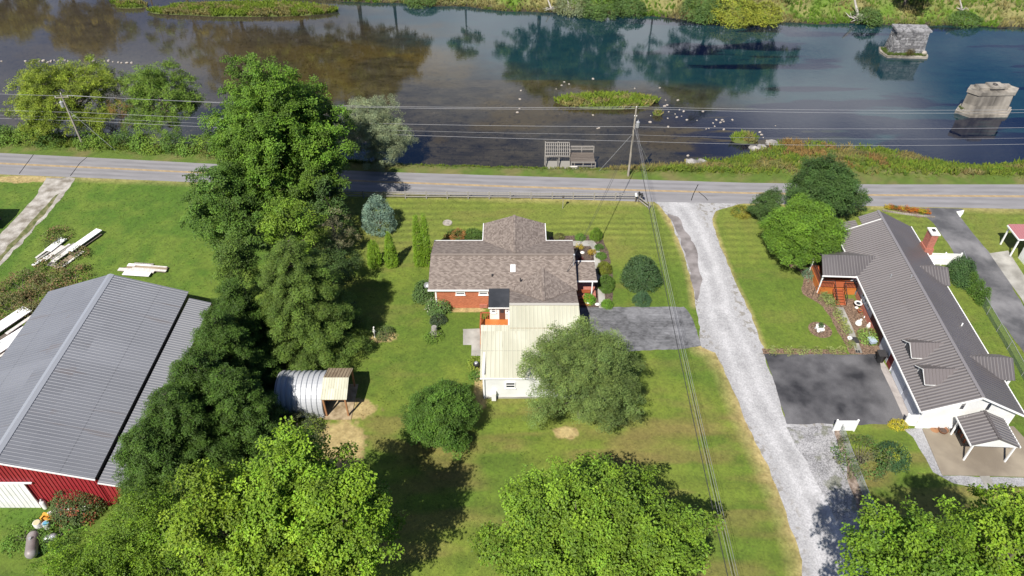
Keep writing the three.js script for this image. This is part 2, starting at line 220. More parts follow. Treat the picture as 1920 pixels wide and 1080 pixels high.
// a window set into a wall face: frame, pane, sill. (x, y, z) centre, faces +z before the turn
function win(parent, x, y, z, w, h, turn = 0, frameMat = M.white, bars = 1) {
  const o = new THREE.Matrix4().makeRotationY(turn).setPosition(x, y, z), T = (g) => g.applyMatrix4(o), t = 0.09;
  const parts = [box(0, h / 2 - t / 2, 0.03, w, t, 0.1), box(0, -h / 2 + t / 2, 0.03, w, t, 0.1), box(-w / 2 + t / 2, 0, 0.03, t, h - 2 * t, 0.1), box(w / 2 - t / 2, 0, 0.03, t, h - 2 * t, 0.1)];
  for (let i = 1; i <= bars; i++) parts.push(box(0, -h / 2 + h * i / (bars + 1), 0.035, w - 2 * t, 0.05, 0.06));
  const f = add('window', parts.map(T), frameMat, parent);
  add('pane', T(box(0, 0, 0.012, w - 2 * t + 0.01, h - 2 * t + 0.01, 0.02)), M.glass, f);
  add('sill', T(box(0, -h / 2 - 0.03, 0.06, w + 0.12, 0.05, 0.14)), frameMat, f);
  return f;
}

// ---------------------------------------------------------------- foliage
function facets(fn, n) { const pos = []; for (let i = 0; i < n; i++) fn(i, pos); const g = new THREE.BufferGeometry(); g.setAttribute('position', new THREE.Float32BufferAttribute(pos, 3)); g.computeVertexNormals(); return g; }
const tri = (pos, a, b, c) => pos.push(a.x, a.y, a.z, b.x, b.y, b.z, c.x, c.y, c.z);
function sprig(n, R, L, W, flat = 0.6, up = 0.55) {                 // a twig's worth of folded leaves
  return facets((i, pos) => {
    const a = rr(0, 6.283), r = R * Math.sqrt(rnd()), c = V3(Math.cos(a) * r, rr(-1, 1) * R * flat * (1 - 0.5 * r / R), Math.sin(a) * r);
    const nrm = V3(rr(-1, 1), up * 2 + rr(-0.4, 0.7), rr(-1, 1)).normalize(), t = V3(Math.cos(a) + rr(-0.7, 0.7), rr(-0.5, 0.2), Math.sin(a) + rr(-0.7, 0.7)); t.addScaledVector(nrm, -t.dot(nrm)).normalize();
    const s = t.clone().cross(nrm), l = L * rr(0.7, 1.2), w = W * rr(0.7, 1.2), A = c.clone(), T = c.clone().addScaledVector(t, l).addScaledVector(nrm, -l * 0.15), B = c.clone().addScaledVector(t, l * 0.45).addScaledVector(s, w / 2).addScaledVector(nrm, w * 0.18), C = c.clone().addScaledVector(t, l * 0.45).addScaledVector(s, -w / 2).addScaledVector(nrm, w * 0.18);
    tri(pos, A, B, T); tri(pos, A, T, C);
  }, n);
}
function frond(n, L, W) {                                           // a drooping spray of needles along +z
  return facets((i, pos) => { const t = (i + 0.5) / n, side = i % 2 ? 1 : -1, z = L * t, y = -0.22 * L * t * t, w = W * (1 - t * 0.75) * rr(0.75, 1.15), A = V3(0, y + 0.02, z - 0.06), B = V3(0, y, z + 0.1), C = V3(side * w, y - w * rr(0.1, 0.5), z + w * 0.7); tri(pos, A, side > 0 ? C : B, side > 0 ? B : C); const k = w * 0.5; tri(pos, V3(0, y, z), V3(side * k * 0.6, y + k * 0.35, z + k), V3(side * 0.02, y, z + 0.12)); }, n);
}
function tuft(n, H, W, lean = 0.5) { return facets((i, pos) => { const a = rr(0, 6.283), r = rr(0, 0.16) * H, h = H * rr(0.55, 1.15), l = lean * h * rr(0.2, 1), x = Math.cos(a) * r, z = Math.sin(a) * r, cx = Math.cos(a), cz = Math.sin(a), b = rr(0, 6.283), wx = Math.cos(b) * W, wz = Math.sin(b) * W, m = V3(x + cx * l * 0.35, h * 0.65, z + cz * l * 0.35); tri(pos, V3(x - wx, 0, z - wz), V3(x + wx, 0, z + wz), m.clone().add(V3(wx * 0.6, 0, wz * 0.6))); tri(pos, V3(x - wx, 0, z - wz), m.clone().add(V3(wx * 0.6, 0, wz * 0.6)), V3(x + cx * l, h * rr(0.8, 1), z + cz * l)); }, n); }
const S = { maple: [0, 1, 2].map(() => sprig(26, 0.5, 0.25, 0.2)), broad: [0, 1].map(() => sprig(22, 0.45, 0.2, 0.13)), fine: [0, 1].map(() => sprig(26, 0.36, 0.15, 0.075, 0.9, 0.4)), dense: [0, 1].map(() => sprig(24, 0.3, 0.15, 0.1, 0.7, 0.4)), ever: [0, 1].map(() => sprig(30, 0.46, 0.26, 0.09, 0.9, 0.35)), scale: [0, 1].map(() => sprig(18, 0.2, 0.17, 0.07, 1.2, 0.1)), frond: [0, 1].map(() => frond(16, 1, 0.36)), tuft: [0, 1].map(() => tuft(12, 0.8, 0.03)), weed: [0, 1].map(() => sprig(20, 0.4, 0.22, 0.09, 1.1, 0.5)) };
const UP = V3(0, 1, 0), QA = new THREE.Quaternion(), QB = new THREE.Quaternion();
function scatter(name, geo, material, list, parent, kind) {         // list of {p, n, s, c, yaw}
  const m = shadows(new THREE.InstancedMesh(geo, material, list.length)), X = new THREE.Matrix4(), C = new THREE.Color();
  list.forEach((o, i) => { QA.setFromUnitVectors(UP, o.n ?? UP); QB.setFromAxisAngle(UP, o.yaw ?? rr(0, 6.283)); X.compose(o.p, QA.multiply(QB), V3(o.s, o.s * (o.sy ?? 1), o.s)); m.setMatrixAt(i, X); m.setColorAt(i, C.setRGB(...o.c)); });
  m.name = name; if (kind) m.userData.kind = kind; if (parent) parent.add(m);
  return m;
}
const tint = (c, k, warm = 0.12) => { const b = 1 + k * (rnd() - 0.5) * 2, w = warm * (rnd() - 0.4); return [clamp(c[0] * b * (1 + w * 2), 0, 0.6), clamp(c[1] * b * (1 + w * 0.4), 0, 0.6), clamp(c[2] * b * (1 - w), 0, 0.6)]; };
const dirOn = (minY = -0.35) => { for (;;) { const v = V3(rr(-1, 1), rr(-1, 1), rr(-1, 1)), l = v.length(); if (l > 0.1 && l < 1 && v.y / l > minY) return v.divideScalar(l); } };
// a broadleaf tree: trunk with limbs, and a crown of leafy lobes with gaps between them
// (x, z) place, hc crown centre height, R crown radius, ry its half height; lobes, share of the radius that a lobe has
function tree(label, cat, x, z, hc, R, o = {}) {
  const { ry = R * 0.85, lobes = 26, lobe = 0.36, dens = 5, geo = S.maple, c = [0.07, 0.12, 0.02], vary = 0.28, size = 1, bark = M.bark, minY = -0.55, group, y = 0, name = 'broadleaf_tree', trunkR = 0.04 * R + 0.05, rz = R, material = M.leaf, lean = [0, 0], fill = 0.16, branchy = false, top = 0, spray = 0.55, clump = 1.0, gain = 1.55 } = o;
  const t = thing(name, label, cat, [x, y, z], 0, group), wood = [], list = [[], [], []];
  const fork = Math.max(0.8, hc - ry * 0.75), q = [lean[0], fork, lean[1]];
  wood.push(rod([0, -0.2, 0], q, trunkR * 1.25, trunkR * 0.85, 9), rod(q, [lean[0] * 1.4, hc + ry * 0.35, lean[1] * 1.4], trunkR * 0.82, trunkR * 0.25, 7));
  const L = [];
  for (let i = 0; i < lobes; i++) {
    let d; for (let k = 0; k < 12; k++) { d = dirOn(minY); if (L.every((l) => l.d.distanceTo(d) > 1.9 / Math.sqrt(lobes))) break; }
    const k = rr(0.45, 1.0) + (d.y > 0.7 ? top : 0), r = lobe * R * rr(0.6, 1.25) * (1.25 - 0.45 * k), w = 1 - 0.25 * Math.max(0, d.y);
    L.push({ d, p: V3(d.x * R * k * w + lean[0] * 1.3, hc + d.y * ry * k, d.z * rz * k * w + lean[1] * 1.3), r, b: rr(0.86, 1.14) });
  }
  for (const l of L) {
    const fy = fork * 0.9 + Math.max(0, Math.min(l.p.y - fork, hc + ry * 0.2 - fork)) * rr(0.15, 0.6), from = [lean[0] * 1.1, fy, lean[1] * 1.1], mid = [l.p.x * rr(0.4, 0.6) + rr(-0.1, 0.1) * R, fy + (l.p.y - fy) * rr(0.5, 0.75), l.p.z * rr(0.4, 0.6) + rr(-0.1, 0.1) * R];
    wood.push(rod(from, mid, trunkR * 0.42, trunkR * 0.24, 5), rod(mid, l.p.toArray(), trunkR * 0.24, trunkR * 0.08, 5));
    if (branchy) for (let k = 0; k < 3; k++) { const d = dirOn(-0.2); wood.push(rod(l.p.toArray(), [l.p.x + d.x * l.r, l.p.y + d.y * l.r, l.p.z + d.z * l.r], trunkR * 0.09, trunkR * 0.04, 4)); }
    // leafy clumps at the twig ends, with dark gaps between them
    const cl = clump * size, n = Math.max(3, Math.round(4 * Math.PI * l.r * l.r / (cl * cl) * 0.55 * dens / 5));
    for (let i = 0; i < n; i++) {
      const d = dirOn(-0.7), k = rnd() < fill ? rr(0.3, 0.75) : rr(0.8, 1.18), p = l.p.clone().add(d.clone().multiply(V3(1, 0.85, 1)).multiplyScalar(l.r * k)).addScaledVector(l.d, Math.max(0, d.dot(l.d)) ** 2 * l.r * spray * rnd());
      const e = V3((p.x - lean[0]) / R, (p.y - hc) / ry, (p.z - lean[1]) / rz).length(); if (e < 0.45 && rnd() < 0.8) continue;
      const nn = d.clone().multiplyScalar(0.7).add(V3(0, 0.8, 0)).normalize(), cb = rr(0.68, 1.3), m = 3 + Math.floor(rnd() * 3);
      for (let j = 0; j < m; j++) { const o2 = V3(rr(-1, 1), rr(-0.6, 0.9), rr(-1, 1)).multiplyScalar(cl * 0.36).addScaledVector(nn, rr(0, cl * 0.3)); list[Math.floor(rnd() * geo.length)].push({ p: p.clone().add(o2), n: nn.clone().add(V3(rr(-0.5, 0.5), rr(0, 0.3), rr(-0.5, 0.5))).normalize(), s: size * rr(0.6, 1.0), c: tint(c, vary).map((v) => v * l.b * cb * gain) }); }
    }
  }
  add('trunk', wood, bark, t);
  geo.forEach((g, i) => scatter('crown', g, material, list[i], t, 'stuff'));
  return t;
}
// a shrub: leafy shell over a few stems; prof(v) gives the radius share at height share v for clipped and conical ones
function shrub(name, label, cat, x, z, R, H, o = {}) {
  const { geo = S.dense, c = [0.05, 0.09, 0.02], vary = 0.3, dens = 26, size = 0.8, prof = (v) => Math.sqrt(Math.max(0, 1 - (2 * v - 0.85) ** 2 / 1.4)), rz = R, rough = 0.12, group, y = 0, material = M.needle, upw = 0.5, turn = 0, mixc, stems = 5, gain = 1.35 } = o;
  const t = thing(name, label, cat, [x, y, z], turn, group), list = geo.map(() => []), sd = Math.floor(rnd() * 999);
  const area = 2 * Math.PI * (R + rz) / 2 * H * 0.75 + Math.PI * R * rz * 0.5, n = Math.round(area * dens / (size * size) * 0.55);
  for (let i = 0; i < n; i++) {
    const v = 1 - Math.pow(rnd(), 0.9), a = rr(0, 6.283), f = prof(v); if (rnd() > f + 0.15) { continue; }
    const k = (rnd() < 0.22 ? rr(0.45, 0.85) : rr(0.9, 1.03)) * (1 + rough * 2 * (fbm(a * 1.3 + 9, v * 3, 3, sd) - 0.5)), p = V3(Math.cos(a) * R * f * k, v * H * (0.96 + 0.08 * rnd()), Math.sin(a) * rz * f * k);
    const df = (prof(Math.min(1, v + 0.05)) - prof(Math.max(0, v - 0.05))) / (0.1 * H) * R, nn = V3(Math.cos(a), clamp(-df, -0.3, 3), Math.sin(a)).normalize().multiplyScalar(1).add(V3(0, upw, 0)).normalize();
    list[i % geo.length].push({ p, n: nn, s: size * rr(0.75, 1.25), c: tint(mixc && rnd() < mixc[1] * clamp(fbm(p.x * 1.5 + 5, p.z * 1.5 + p.y, 2, sd) * 3 - 0.8) ? mixc[0] : c, vary).map((q) => q * gain * (0.8 + 0.5 * fbm(p.x * 2.2 + 3, p.y * 2.2 + p.z * 2.2, 2, sd + 5))) });
  }
  const st = []; for (let i = 0; i < stems; i++) { const a = i * 2.4, l = H * 0.6; st.push(rod([Math.cos(a) * 0.06, -0.1, Math.sin(a) * 0.06], [Math.cos(a) * R * 0.35, l, Math.sin(a) * rz * 0.35], 0.05, 0.02, 5)); }
  add('stem', st, M.bark, t);
  geo.forEach((g, i) => scatter('foliage', g, material, list[i], t, 'stuff'));
  return t;
}
const cone = (p = 0.8) => (v) => Math.pow(Math.max(0, 1 - v), p) * (0.82 + 0.18 * Math.min(1, v * 8));
// a conifer of tiered boughs that droop
function conifer(label, cat, x, z, H, R, o = {}) {
  const { c = [0.035, 0.06, 0.018], tiers = 17, boughs = 13, base = 0.06, droop = 0.35, size = 1, vary = 0.3, name = 'conifer_tree', group, pow = 0.75, y = 0 } = o;
  const t = thing(name, label, cat, [x, y, z], 0, group), list = [[], []], wood = [rod([0, -0.2, 0], [0, H * 0.97, 0], 0.03 * H * 0.7, 0.03, 8)];
  for (let k = 0; k < tiers; k++) {
    const v = base + (1 - base) * Math.pow(k / tiers, 1.05), r0 = R * Math.pow(1 - v, pow) + 0.25, nb = Math.max(5, Math.round(boughs * (0.45 + 0.55 * r0 / R)));
    for (let j = 0; j < nb; j++) {
      const a = (j + rr(-0.35, 0.35)) / nb * 6.283 + k * 1.1, r = r0 * rr(0.6, 1.2), yy = v * H + rr(-0.5, 0.5), ca = Math.cos(a), sa = Math.sin(a), bd = rr(0.8, 1.2);
      const at = (q) => V3(ca * r * q, yy + r * (0.12 * q - droop * q * q), sa * r * q);
      if (j % 2 === 0) wood.push(rod(at(0.05).toArray(), at(0.9).toArray(), 0.05, 0.015, 4));
      const ns = Math.max(3, Math.round(r * 7 / size));
      for (let i = 0; i < ns; i++) {
        const q = 0.2 + 0.8 * Math.sqrt((i + rnd()) / ns), p = at(q), side = (i % 2 ? 1 : -1) * rr(0.2, 1.15) * (1.15 - q * 0.5), b = a + side;
        p.x += Math.cos(a + Math.PI / 2) * side * 0.12 * r; p.z += Math.sin(a + Math.PI / 2) * side * 0.12 * r;
        const n = V3(Math.cos(b) * 0.25 + rr(-0.5, 0.5), 1, Math.sin(b) * 0.25 + rr(-0.5, 0.5)).normalize(); p.y += rr(-0.1, 0.25);
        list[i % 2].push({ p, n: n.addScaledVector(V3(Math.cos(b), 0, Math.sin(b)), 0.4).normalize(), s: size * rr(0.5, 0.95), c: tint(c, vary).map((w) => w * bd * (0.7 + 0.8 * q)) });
      }
    }
  }
  add('trunk', wood, M.bark, t);
  S.ever.forEach((g, i) => scatter('crown', g, M.needle, list[i], t, 'stuff'));
  return t;
}

// ---------------------------------------------------------------- the setting: road, lawns, river, banks
const far = (a, b, k) => [a[0] + (b[0] - a[0]) * k, a[1] + (b[1] - a[1]) * k];
const extend = (l, d = 400) => { const n = l.length, a = l[0], b = l[n - 1]; return [[a[0] - d, a[1] - d * 0.05], ...l, [b[0] + d, b[1]]]; };
const roadN = extend([[-86, -93.86], [-73.91, -92.96], [-57.9, -91.49], [-42.97, -90.05], [-19.3, -87.94], [0, -86.84], [17.55, -85.9], [31.98, -85.1], [50, -84.7], [69.57, -84.7], [81.17, -84.7]]);
const roadS = extend([[-82.66, -88.36], [-70.91, -87.25], [-55.69, -86.17], [-41.43, -85.1], [-18.58, -82.88], [0, -81.49], [16.86, -80.61], [30.78, -80.12], [48.04, -79.51], [66.53, -78.9], [77.47, -78.66]]);
const roadMid = roadN.map((a, i) => far(a, roadS[i], 0.5));
const shoreN = [[-145.85, -111.1], [-107.57, -106.56], [-80.15, -103.11], [-62.28, -100.3], [-44.92, -97.11], [-25.05, -93.62], [-16.32, -92.59], [0, -91.86], [3.85, -91.42], [17.1, -92.59], [26.59, -93.47], [30.66, -94.21], [35.11, -96.34], [38.79, -98.21], [41.79, -100.3], [45.79, -99.97], [51.72, -98.21], [57.57, -96.65], [61.39, -94.36], [65.29, -92.59], [75.09, -93.47], [86.57, -94.36], [121.2, -94.36]];
const shoreFar = [[-246.62, -192.9], [-143.71, -176.99], [-116.64, -172.61], [-84.1, -167.04], [-53.15, -161.74], [-35.33, -158.87], [-12.35, -155.77], [0, -153.06], [25.23, -151], [36.81, -148.41], [51.6, -147], [72.78, -146.17], [102.03, -144.79], [141.42, -143.43]];
const zRoadN = (x) => lerpAt(roadN, x), zRoadMid = (x) => lerpAt(roadMid, x), zShore = (x) => lerpAt(shoreN, x) + 1.1 * (fbm(x * 0.35, 2, 4, 300) - 0.5), zFar = (x) => lerpAt(shoreFar, x) + 2 * (fbm(x * 0.25, 5, 4, 301) - 0.5);
const bankY = (x, z) => { const a = zRoadN(x) - 1.2, b = Math.min(a - 2, zShore(x)), t = (a - z) / (a - b); return t < 0 ? 0 : -2.05 * sst(0.15, 1.02, t) - 0.9 * clamp(t - 1, 0, 1); };

const drive = [[18.45, -80.99], [19.27, -79.87], [20.04, -77.71], [20.43, -74.26], [20.72, -69.12], [20.62, -63.74], [20.28, -60.3], [20.13, -57.98], [19.72, -53.78], [20.84, -53.02], [21.55, -50.2], [21.85, -46.19], [22.41, -41.29], [22.9, -37.63], [23.16, -33.96], [23.1, -30.13], [22.26, -24.63], [30.11, -24.63], [30.58, -28.79], [29.86, -32.48], [29.72, -36.44], [29.96, -39.42], [30.31, -42.74], [30.12, -43.99], [25.8, -43.99], [26.15, -48.78], [26.1, -52.86], [26.16, -56.16], [26.06, -59.25], [25.68, -63.46], [25.47, -68.61], [25.4, -72.82], [25.5, -76.54], [26.37, -78.42], [28.74, -79.75], [31.19, -80.37]];
const lane = [[-64.08, -86.57], [-60.08, -86.17], [-59.69, -82.12], [-59.83, -77.95], [-60.1, -71.63], [-60.54, -65.15], [-60.75, -57.98], [-65.38, -57.98], [-64.8, -66.12], [-63.62, -73.37], [-63.21, -80.61]];
const pad = [[7.18, -59.86], [12.98, -60.03], [19.07, -60.12], [19.6, -58.83], [19.79, -56.16], [19.73, -54.1], [18.31, -53.63], [12.72, -53.32], [7.5, -53.02]];
const padR = [[26.01, -52.94], [31.93, -52.86], [37.85, -52.79], [37.76, -48.08], [37.65, -43.73], [31.54, -43.73], [25.85, -43.8], [25.96, -48.08]];
const laneR = [[52.47, -79.27], [58.68, -79.02], [57.36, -77.95], [57.36, -75.73], [57.44, -72.5], [57.49, -69.63], [57.57, -66.61], [56.87, -62.81], [56.41, -57.98], [57.12, -51.66], [57.71, -44.75], [52.87, -46.06], [52.94, -53.02], [52.88, -57.98], [53.19, -61.72], [53.25, -65.15], [53.07, -68.4], [53.32, -70.36], [53.37, -73.26], [53.44, -75.73], [52.92, -78.18]];
const concreteR = [[57.49, -69.63], [60, -70.15], [59.23, -63.27], [58.96, -50.2], [57.71, -44.75], [57.12, -51.66], [56.41, -57.98], [57.06, -61.45], [57.16, -64.2]];
const worn = [[...[-15.79, -41.05], 2.1, 4.3], [...[-15.57, -45.53], 3, 1.5], [...[-65.88, -86.03], 5.5, 1.0], [...[-13.54, -55.36], 1.6, 0.9], [...[-2.91, -48.78], 0.8, 3.2], [...[-5.58, -59.69], 3.4, 0.5], [...[4.95, -42.74], 1.3, 0.9]];
const driveEdge = [[19.27, -79.87], [20.43, -74.26], [20.72, -69.12], [20.62, -63.74], [20.28, -60.3]];
const driveLow = [[19.72, -53.78], [20.84, -53.02], [21.55, -50.2], [21.85, -46.19], [22.41, -41.29], [22.9, -37.63], [23.16, -33.96], [23.1, -30.13], [22.26, -24.63]];
const driveRight = [[26.1, -52.86], [26.16, -56.16], [26.06, -59.25], [25.68, -63.46], [25.47, -68.61], [25.4, -72.82], [25.5, -76.54], [26.37, -78.42]];
function lawnColor(x, z) {
  const n1 = fbm(x * 0.11 + 3, z * 0.11, 4, 401), n2 = fbm(x * 0.5, z * 0.5, 4, 402), n3 = fbm(x * 2.2, z * 2.2, 3, 403), g = vn(x * 8, z * 8, 404);
  const left = sst(-24, -30, x), front = sst(-66, -70, z) * sst(-24, -20, x), low = sst(-48, -44, z) * (1 - left);
  let c = mix3([0.07, 0.116, 0.013], [0.116, 0.15, 0.022], sst(0.3, 0.7, n1 * 0.6 + n2 * 0.4));
  c = mix3(c, [0.128, 0.148, 0.03], front * (0.5 + 0.3 * n2));
  c = mix3(c, mix3([0.054, 0.108, 0.01], [0.092, 0.138, 0.019], sst(0.35, 0.65, n1 * 0.5 + n2 * 0.5)), left);
  const bn = fbm(x * 0.17, z * 0.55, 4, 405);
  c = mix3(c, [0.15, 0.125, 0.045], (1 - left) * sst(0.5, 0.74, bn) * (0.32 + 0.36 * low));
  if (front) c = c.map((v) => v * (1 + 0.18 * front * Math.sin(z * 5.2 + 3 * n1 + n2 + x * 0.05) * sst(0.3, 0.6, fbm(x * 0.1, z * 0.2, 2, 409))));
  if (x > 17 && z < -50) c = mix3(c, [0.085, 0.13, 0.016], 0.3 + 0.12 * Math.sin((x + 0.12 * z) * 2.6 + 2 * n1));
  if (low) c = mix3(c.map((v) => v * (1 + 0.1 * low * Math.sin(z * 2.6 + 2.5 * n1))), [0.16, 0.125, 0.05], low * 0.55 * sst(0.5, 0.7, fbm(x * 0.13 + 9, z * 0.45, 3, 411)));
  const dry = (d, w) => Math.max(0, 1 - d / w) * (0.35 + 0.9 * n2);
  let e = 0;
  if (Math.abs(x - 22) < 22) e = Math.max(dry(polyDist(driveEdge, x, z, false), 0.8), dry(polyDist(driveLow, x, z, false), 1.7), 0.8 * dry(polyDist(driveRight, x, z, false), 0.6));
  const ze = z - lerpAt(roadS, x); if (ze > -0.5 && ze < 1.6) e = Math.max(e, 0.7 * dry(ze, 1.4));
  for (const [wx, wz, a, b] of worn) { const d = Math.hypot((x - wx) / a, (z - wz) / b) + (n2 - 0.5) * 0.8 + (n3 - 0.5) * 0.5; e = Math.max(e, sst(1.1, 0.75, d)); }
  c = mix3(c, mix3([0.25, 0.185, 0.095], [0.36, 0.285, 0.17], n3), clamp(e));
  const k = 0.8 + 0.4 * n3 + 0.4 * (g - 0.5) + (left ? 0.12 * left * (vn(x * 3.5, z * 3.5, 412) - 0.5) : 0);
  return [c[0] * k * 1.36, c[1] * k * 1.36, c[2] * k * 1.05];
}
{
  const X0 = -76, W = 152, Z0 = -98, D = 80, m = mat(1, 1, 1, { roughness: 0.95, bumpMap: rep(grainBump, 1.3), bumpScale: 0.06 });
  m.map = tex(2048, 1078, (u, v) => lawnColor(X0 + u * W, Z0 + v * D));
  const xs = []; for (let x = -600; x <= 600; x += Math.abs(x) < 90 ? 5 : 30) xs.push(x);
  const vs = [0, 0.02, 0.05, 0.1, 0.2, 0.4, 0.7, 1], pos = [], uv = [], idx = [];
  xs.forEach((x, i) => vs.forEach((v, j) => { const z = zRoadMid(x) + v * (400 - zRoadMid(x)); pos.push(x, 0, z); uv.push((x - X0) / W, (z - Z0) / D); if (i && j) { const n = vs.length, k = i * n + j; idx.push(k - n - 1, k - 1, k, k - n - 1, k, k - n); } }));
  const g = new THREE.BufferGeometry(); g.setAttribute('position', new THREE.Float32BufferAttribute(pos, 3)); g.setAttribute('uv', new THREE.Float32BufferAttribute(uv, 2)); g.setIndex(idx); g.computeVertexNormals();
  // the relief tile shares the sheet's uv, so its repeat is set in sheet lengths
  m.bumpMap.repeat.set(W / 1.3, D / 1.3); ground('lawn', g, m);
}
// near bank: from the middle of the road down under the water
const bankCol = (x, z, n) => { const f = fbm(x * 0.5, z * 0.5, 4, 421), h = fbm(x * 3, z * 3, 3, 422); return mix3(mix3([0.1, 0.16, 0.018], [0.18, 0.17, 0.055], sst(0.35, 0.7, f)), [0.1, 0.085, 0.06], n).map((v) => v * (0.7 + 0.6 * h)); };
function bankMesh(name, xs, line, yAt, colAt) {
  const pos = [], uv = [], col = [], idx = []; let n = 0;
  xs.forEach((x, i) => { const zs = line(x); n = zs.length; zs.forEach((z, j) => { const y = yAt(x, z, j); pos.push(x, y, z); uv.push(x, z); col.push(...colAt(x, z, y)); if (i && j) { const k = i * n + j; idx.push(k - n - 1, k, k - 1, k - n - 1, k - n, k); } }); });
  const g = new THREE.BufferGeometry(); g.setAttribute('position', new THREE.Float32BufferAttribute(pos, 3)); g.setAttribute('uv', new THREE.Float32BufferAttribute(uv, 2)); g.setAttribute('color', new THREE.Float32BufferAttribute(col, 3)); g.setIndex(idx); g.computeVertexNormals();
  const m = shadows(new THREE.Mesh(g, mat(1, 1, 1, { roughness: 1, vertexColors: true, bumpMap: rep(grainBump, 1.5), bumpScale: 0.08 }))); m.name = name; m.userData.kind = 'structure'; scene.add(m); return m;
}
{
  const xs = []; for (let x = -600; x <= 600; x += Math.abs(x) < 100 ? 0.6 : 25) xs.push(x);
  bankMesh('riverbank', xs, (x) => { const a = zRoadMid(x), b = Math.min(zRoadN(x) - 3.2, zShore(x)) - 3; return Array.from({ length: 26 }, (_, i) => a + (b - a) * i / 25); }, (x, z) => bankY(x, z) + (z < zRoadN(x) - 1 ? 0.25 * (fbm(x * 0.9, z * 0.9, 3, 431) - 0.5) : 0), (x, z, y) => bankCol(x, z, sst(-1.6, -1.95, y)));
  const farY = (x, z) => { const d = zFar(x) - z; return d < 0 ? -2 + d * 0.3 : -2 + 2.3 * sst(0, 7, d) + 1.5 * sst(8, 40, d) + 0.5 * (fbm(x * 0.3, z * 0.3, 3, 433) - 0.5) * sst(0.5, 4, d); };
  globalThis.farY_ = farY;
  const xf = []; for (let x = -900; x <= 900; x += Math.abs(x) < 130 ? 1.2 : 30) xf.push(x);
  bankMesh('far_bank', xf, (x) => [3, 1, 0.3, 0, -0.5, -1, -1.7, -2.5, -3.5, -5, -7, -10, -14, -20, -30, -60, -150, -400, -900].map((d) => zFar(x) + d), (x, z) => farY(x, z), (x, z, y) => { const f = fbm(x * 0.25, z * 0.25, 4, 435), h = fbm(x * 2, z * 2, 3, 436); return mix3(mix3([0.12, 0.2, 0.024], [0.24, 0.22, 0.085], sst(0.35, 0.65, f)), [0.05, 0.04, 0.025], sst(-1.3, -1.9, y)).map((v) => v * (0.75 + 0.5 * h)); });
}
const farY = globalThis.farY_;
// the river: shallow stony bed near the road and to the left, deep and blue to the right and beyond
{
  const X0 = -130, W = 260, Z0 = -185, D = 100, deepLine = [[-80.45, -173.33], [-36.7, -147.84], [-10.26, -121.03], [3.73, -121.03], [25.49, -116.91], [35.14, -111.1], [39.64, -101.44], [42.5, -94.36]];
  const m = new THREE.MeshPhysicalMaterial({ roughness: 0.03, ior: 1.75, side: THREE.DoubleSide });
  m.map = tex(2048, 788, (u, v) => {
    const x = X0 + u * W, z = Z0 + v * D, f = fbm(x * 0.07, z * 0.16, 5, 441), n = fbm(x * 0.4, z * 0.8, 4, 442), s = vn(x * 2.6, z * 2.6, 443), s2 = vn(x * 6, z * 6, 449);
    let side = 0; { let i = 0; while (i < deepLine.length - 2 && z > deepLine[i + 1][1]) i++; const [a, b] = [deepLine[i], deepLine[i + 1]]; side = x - (a[0] + (b[0] - a[0]) * clamp((z - a[1]) / (b[1] - a[1]), -0.5, 1.5)); }
    const deep = sst(-9, 26, side + (f - 0.5) * 34 + (n - 0.5) * 8);
    let c = mix3([0.022, 0.019, 0.012], [0.055, 0.046, 0.027], clamp(n * 1.5 - 0.25));
    c = mix3(c, [0.068, 0.048, 0.012], 0.6 * sst(0.52, 0.7, fbm(x * 0.09 + 4, z * 0.12, 3, 444)));
    c = mix3(c, [0.05, 0.042, 0.034], sst(-20, -70, x) * 0.6);
    if (s > 0.66) c = c.map((q) => q * (1 - 1.5 * (s - 0.66))); if (s2 > 0.86) c = mix3(c, [0.12, 0.1, 0.08], (s2 - 0.86) * 4);
    c = mix3(c, mix3([0.005, 0.022, 0.034], [0.01, 0.037, 0.045], n), deep);
    const weed = sst(0.53, 0.6, fbm(x * 0.06 + 1, z * 0.34, 5, 445) + 0.14 * sst(-118, -104, z) * sst(28, 60, x) - 0.12 * sst(35, 10, x));
    return mix3(c, [0.002, 0.004, 0.018], weed * sst(15, 34, x) * 0.93);
  });
  const near = rep(tex(512, 512, (u, v) => 0.6 * fbm(u * 12, v * 22, 5, 446, 0) + 0.4 * vn(u * 60, v * 90, 447), false), 1); near.repeat.set(W / 9, D / 9);
  m.bumpMap = near; m.bumpScale = 0.0035;
  const g = new THREE.PlaneGeometry(1800, 170, 60, 10).rotateX(-Math.PI / 2).translate(0, -2, -150), p = g.attributes.position, uv = g.attributes.uv;
  for (let i = 0; i < p.count; i++) uv.setXY(i, (p.getX(i) - X0) / W, (p.getZ(i) - Z0) / D);
  ground('river', g, m);
}
ground('road', strip(roadN, roadS, 0.02), M.road);
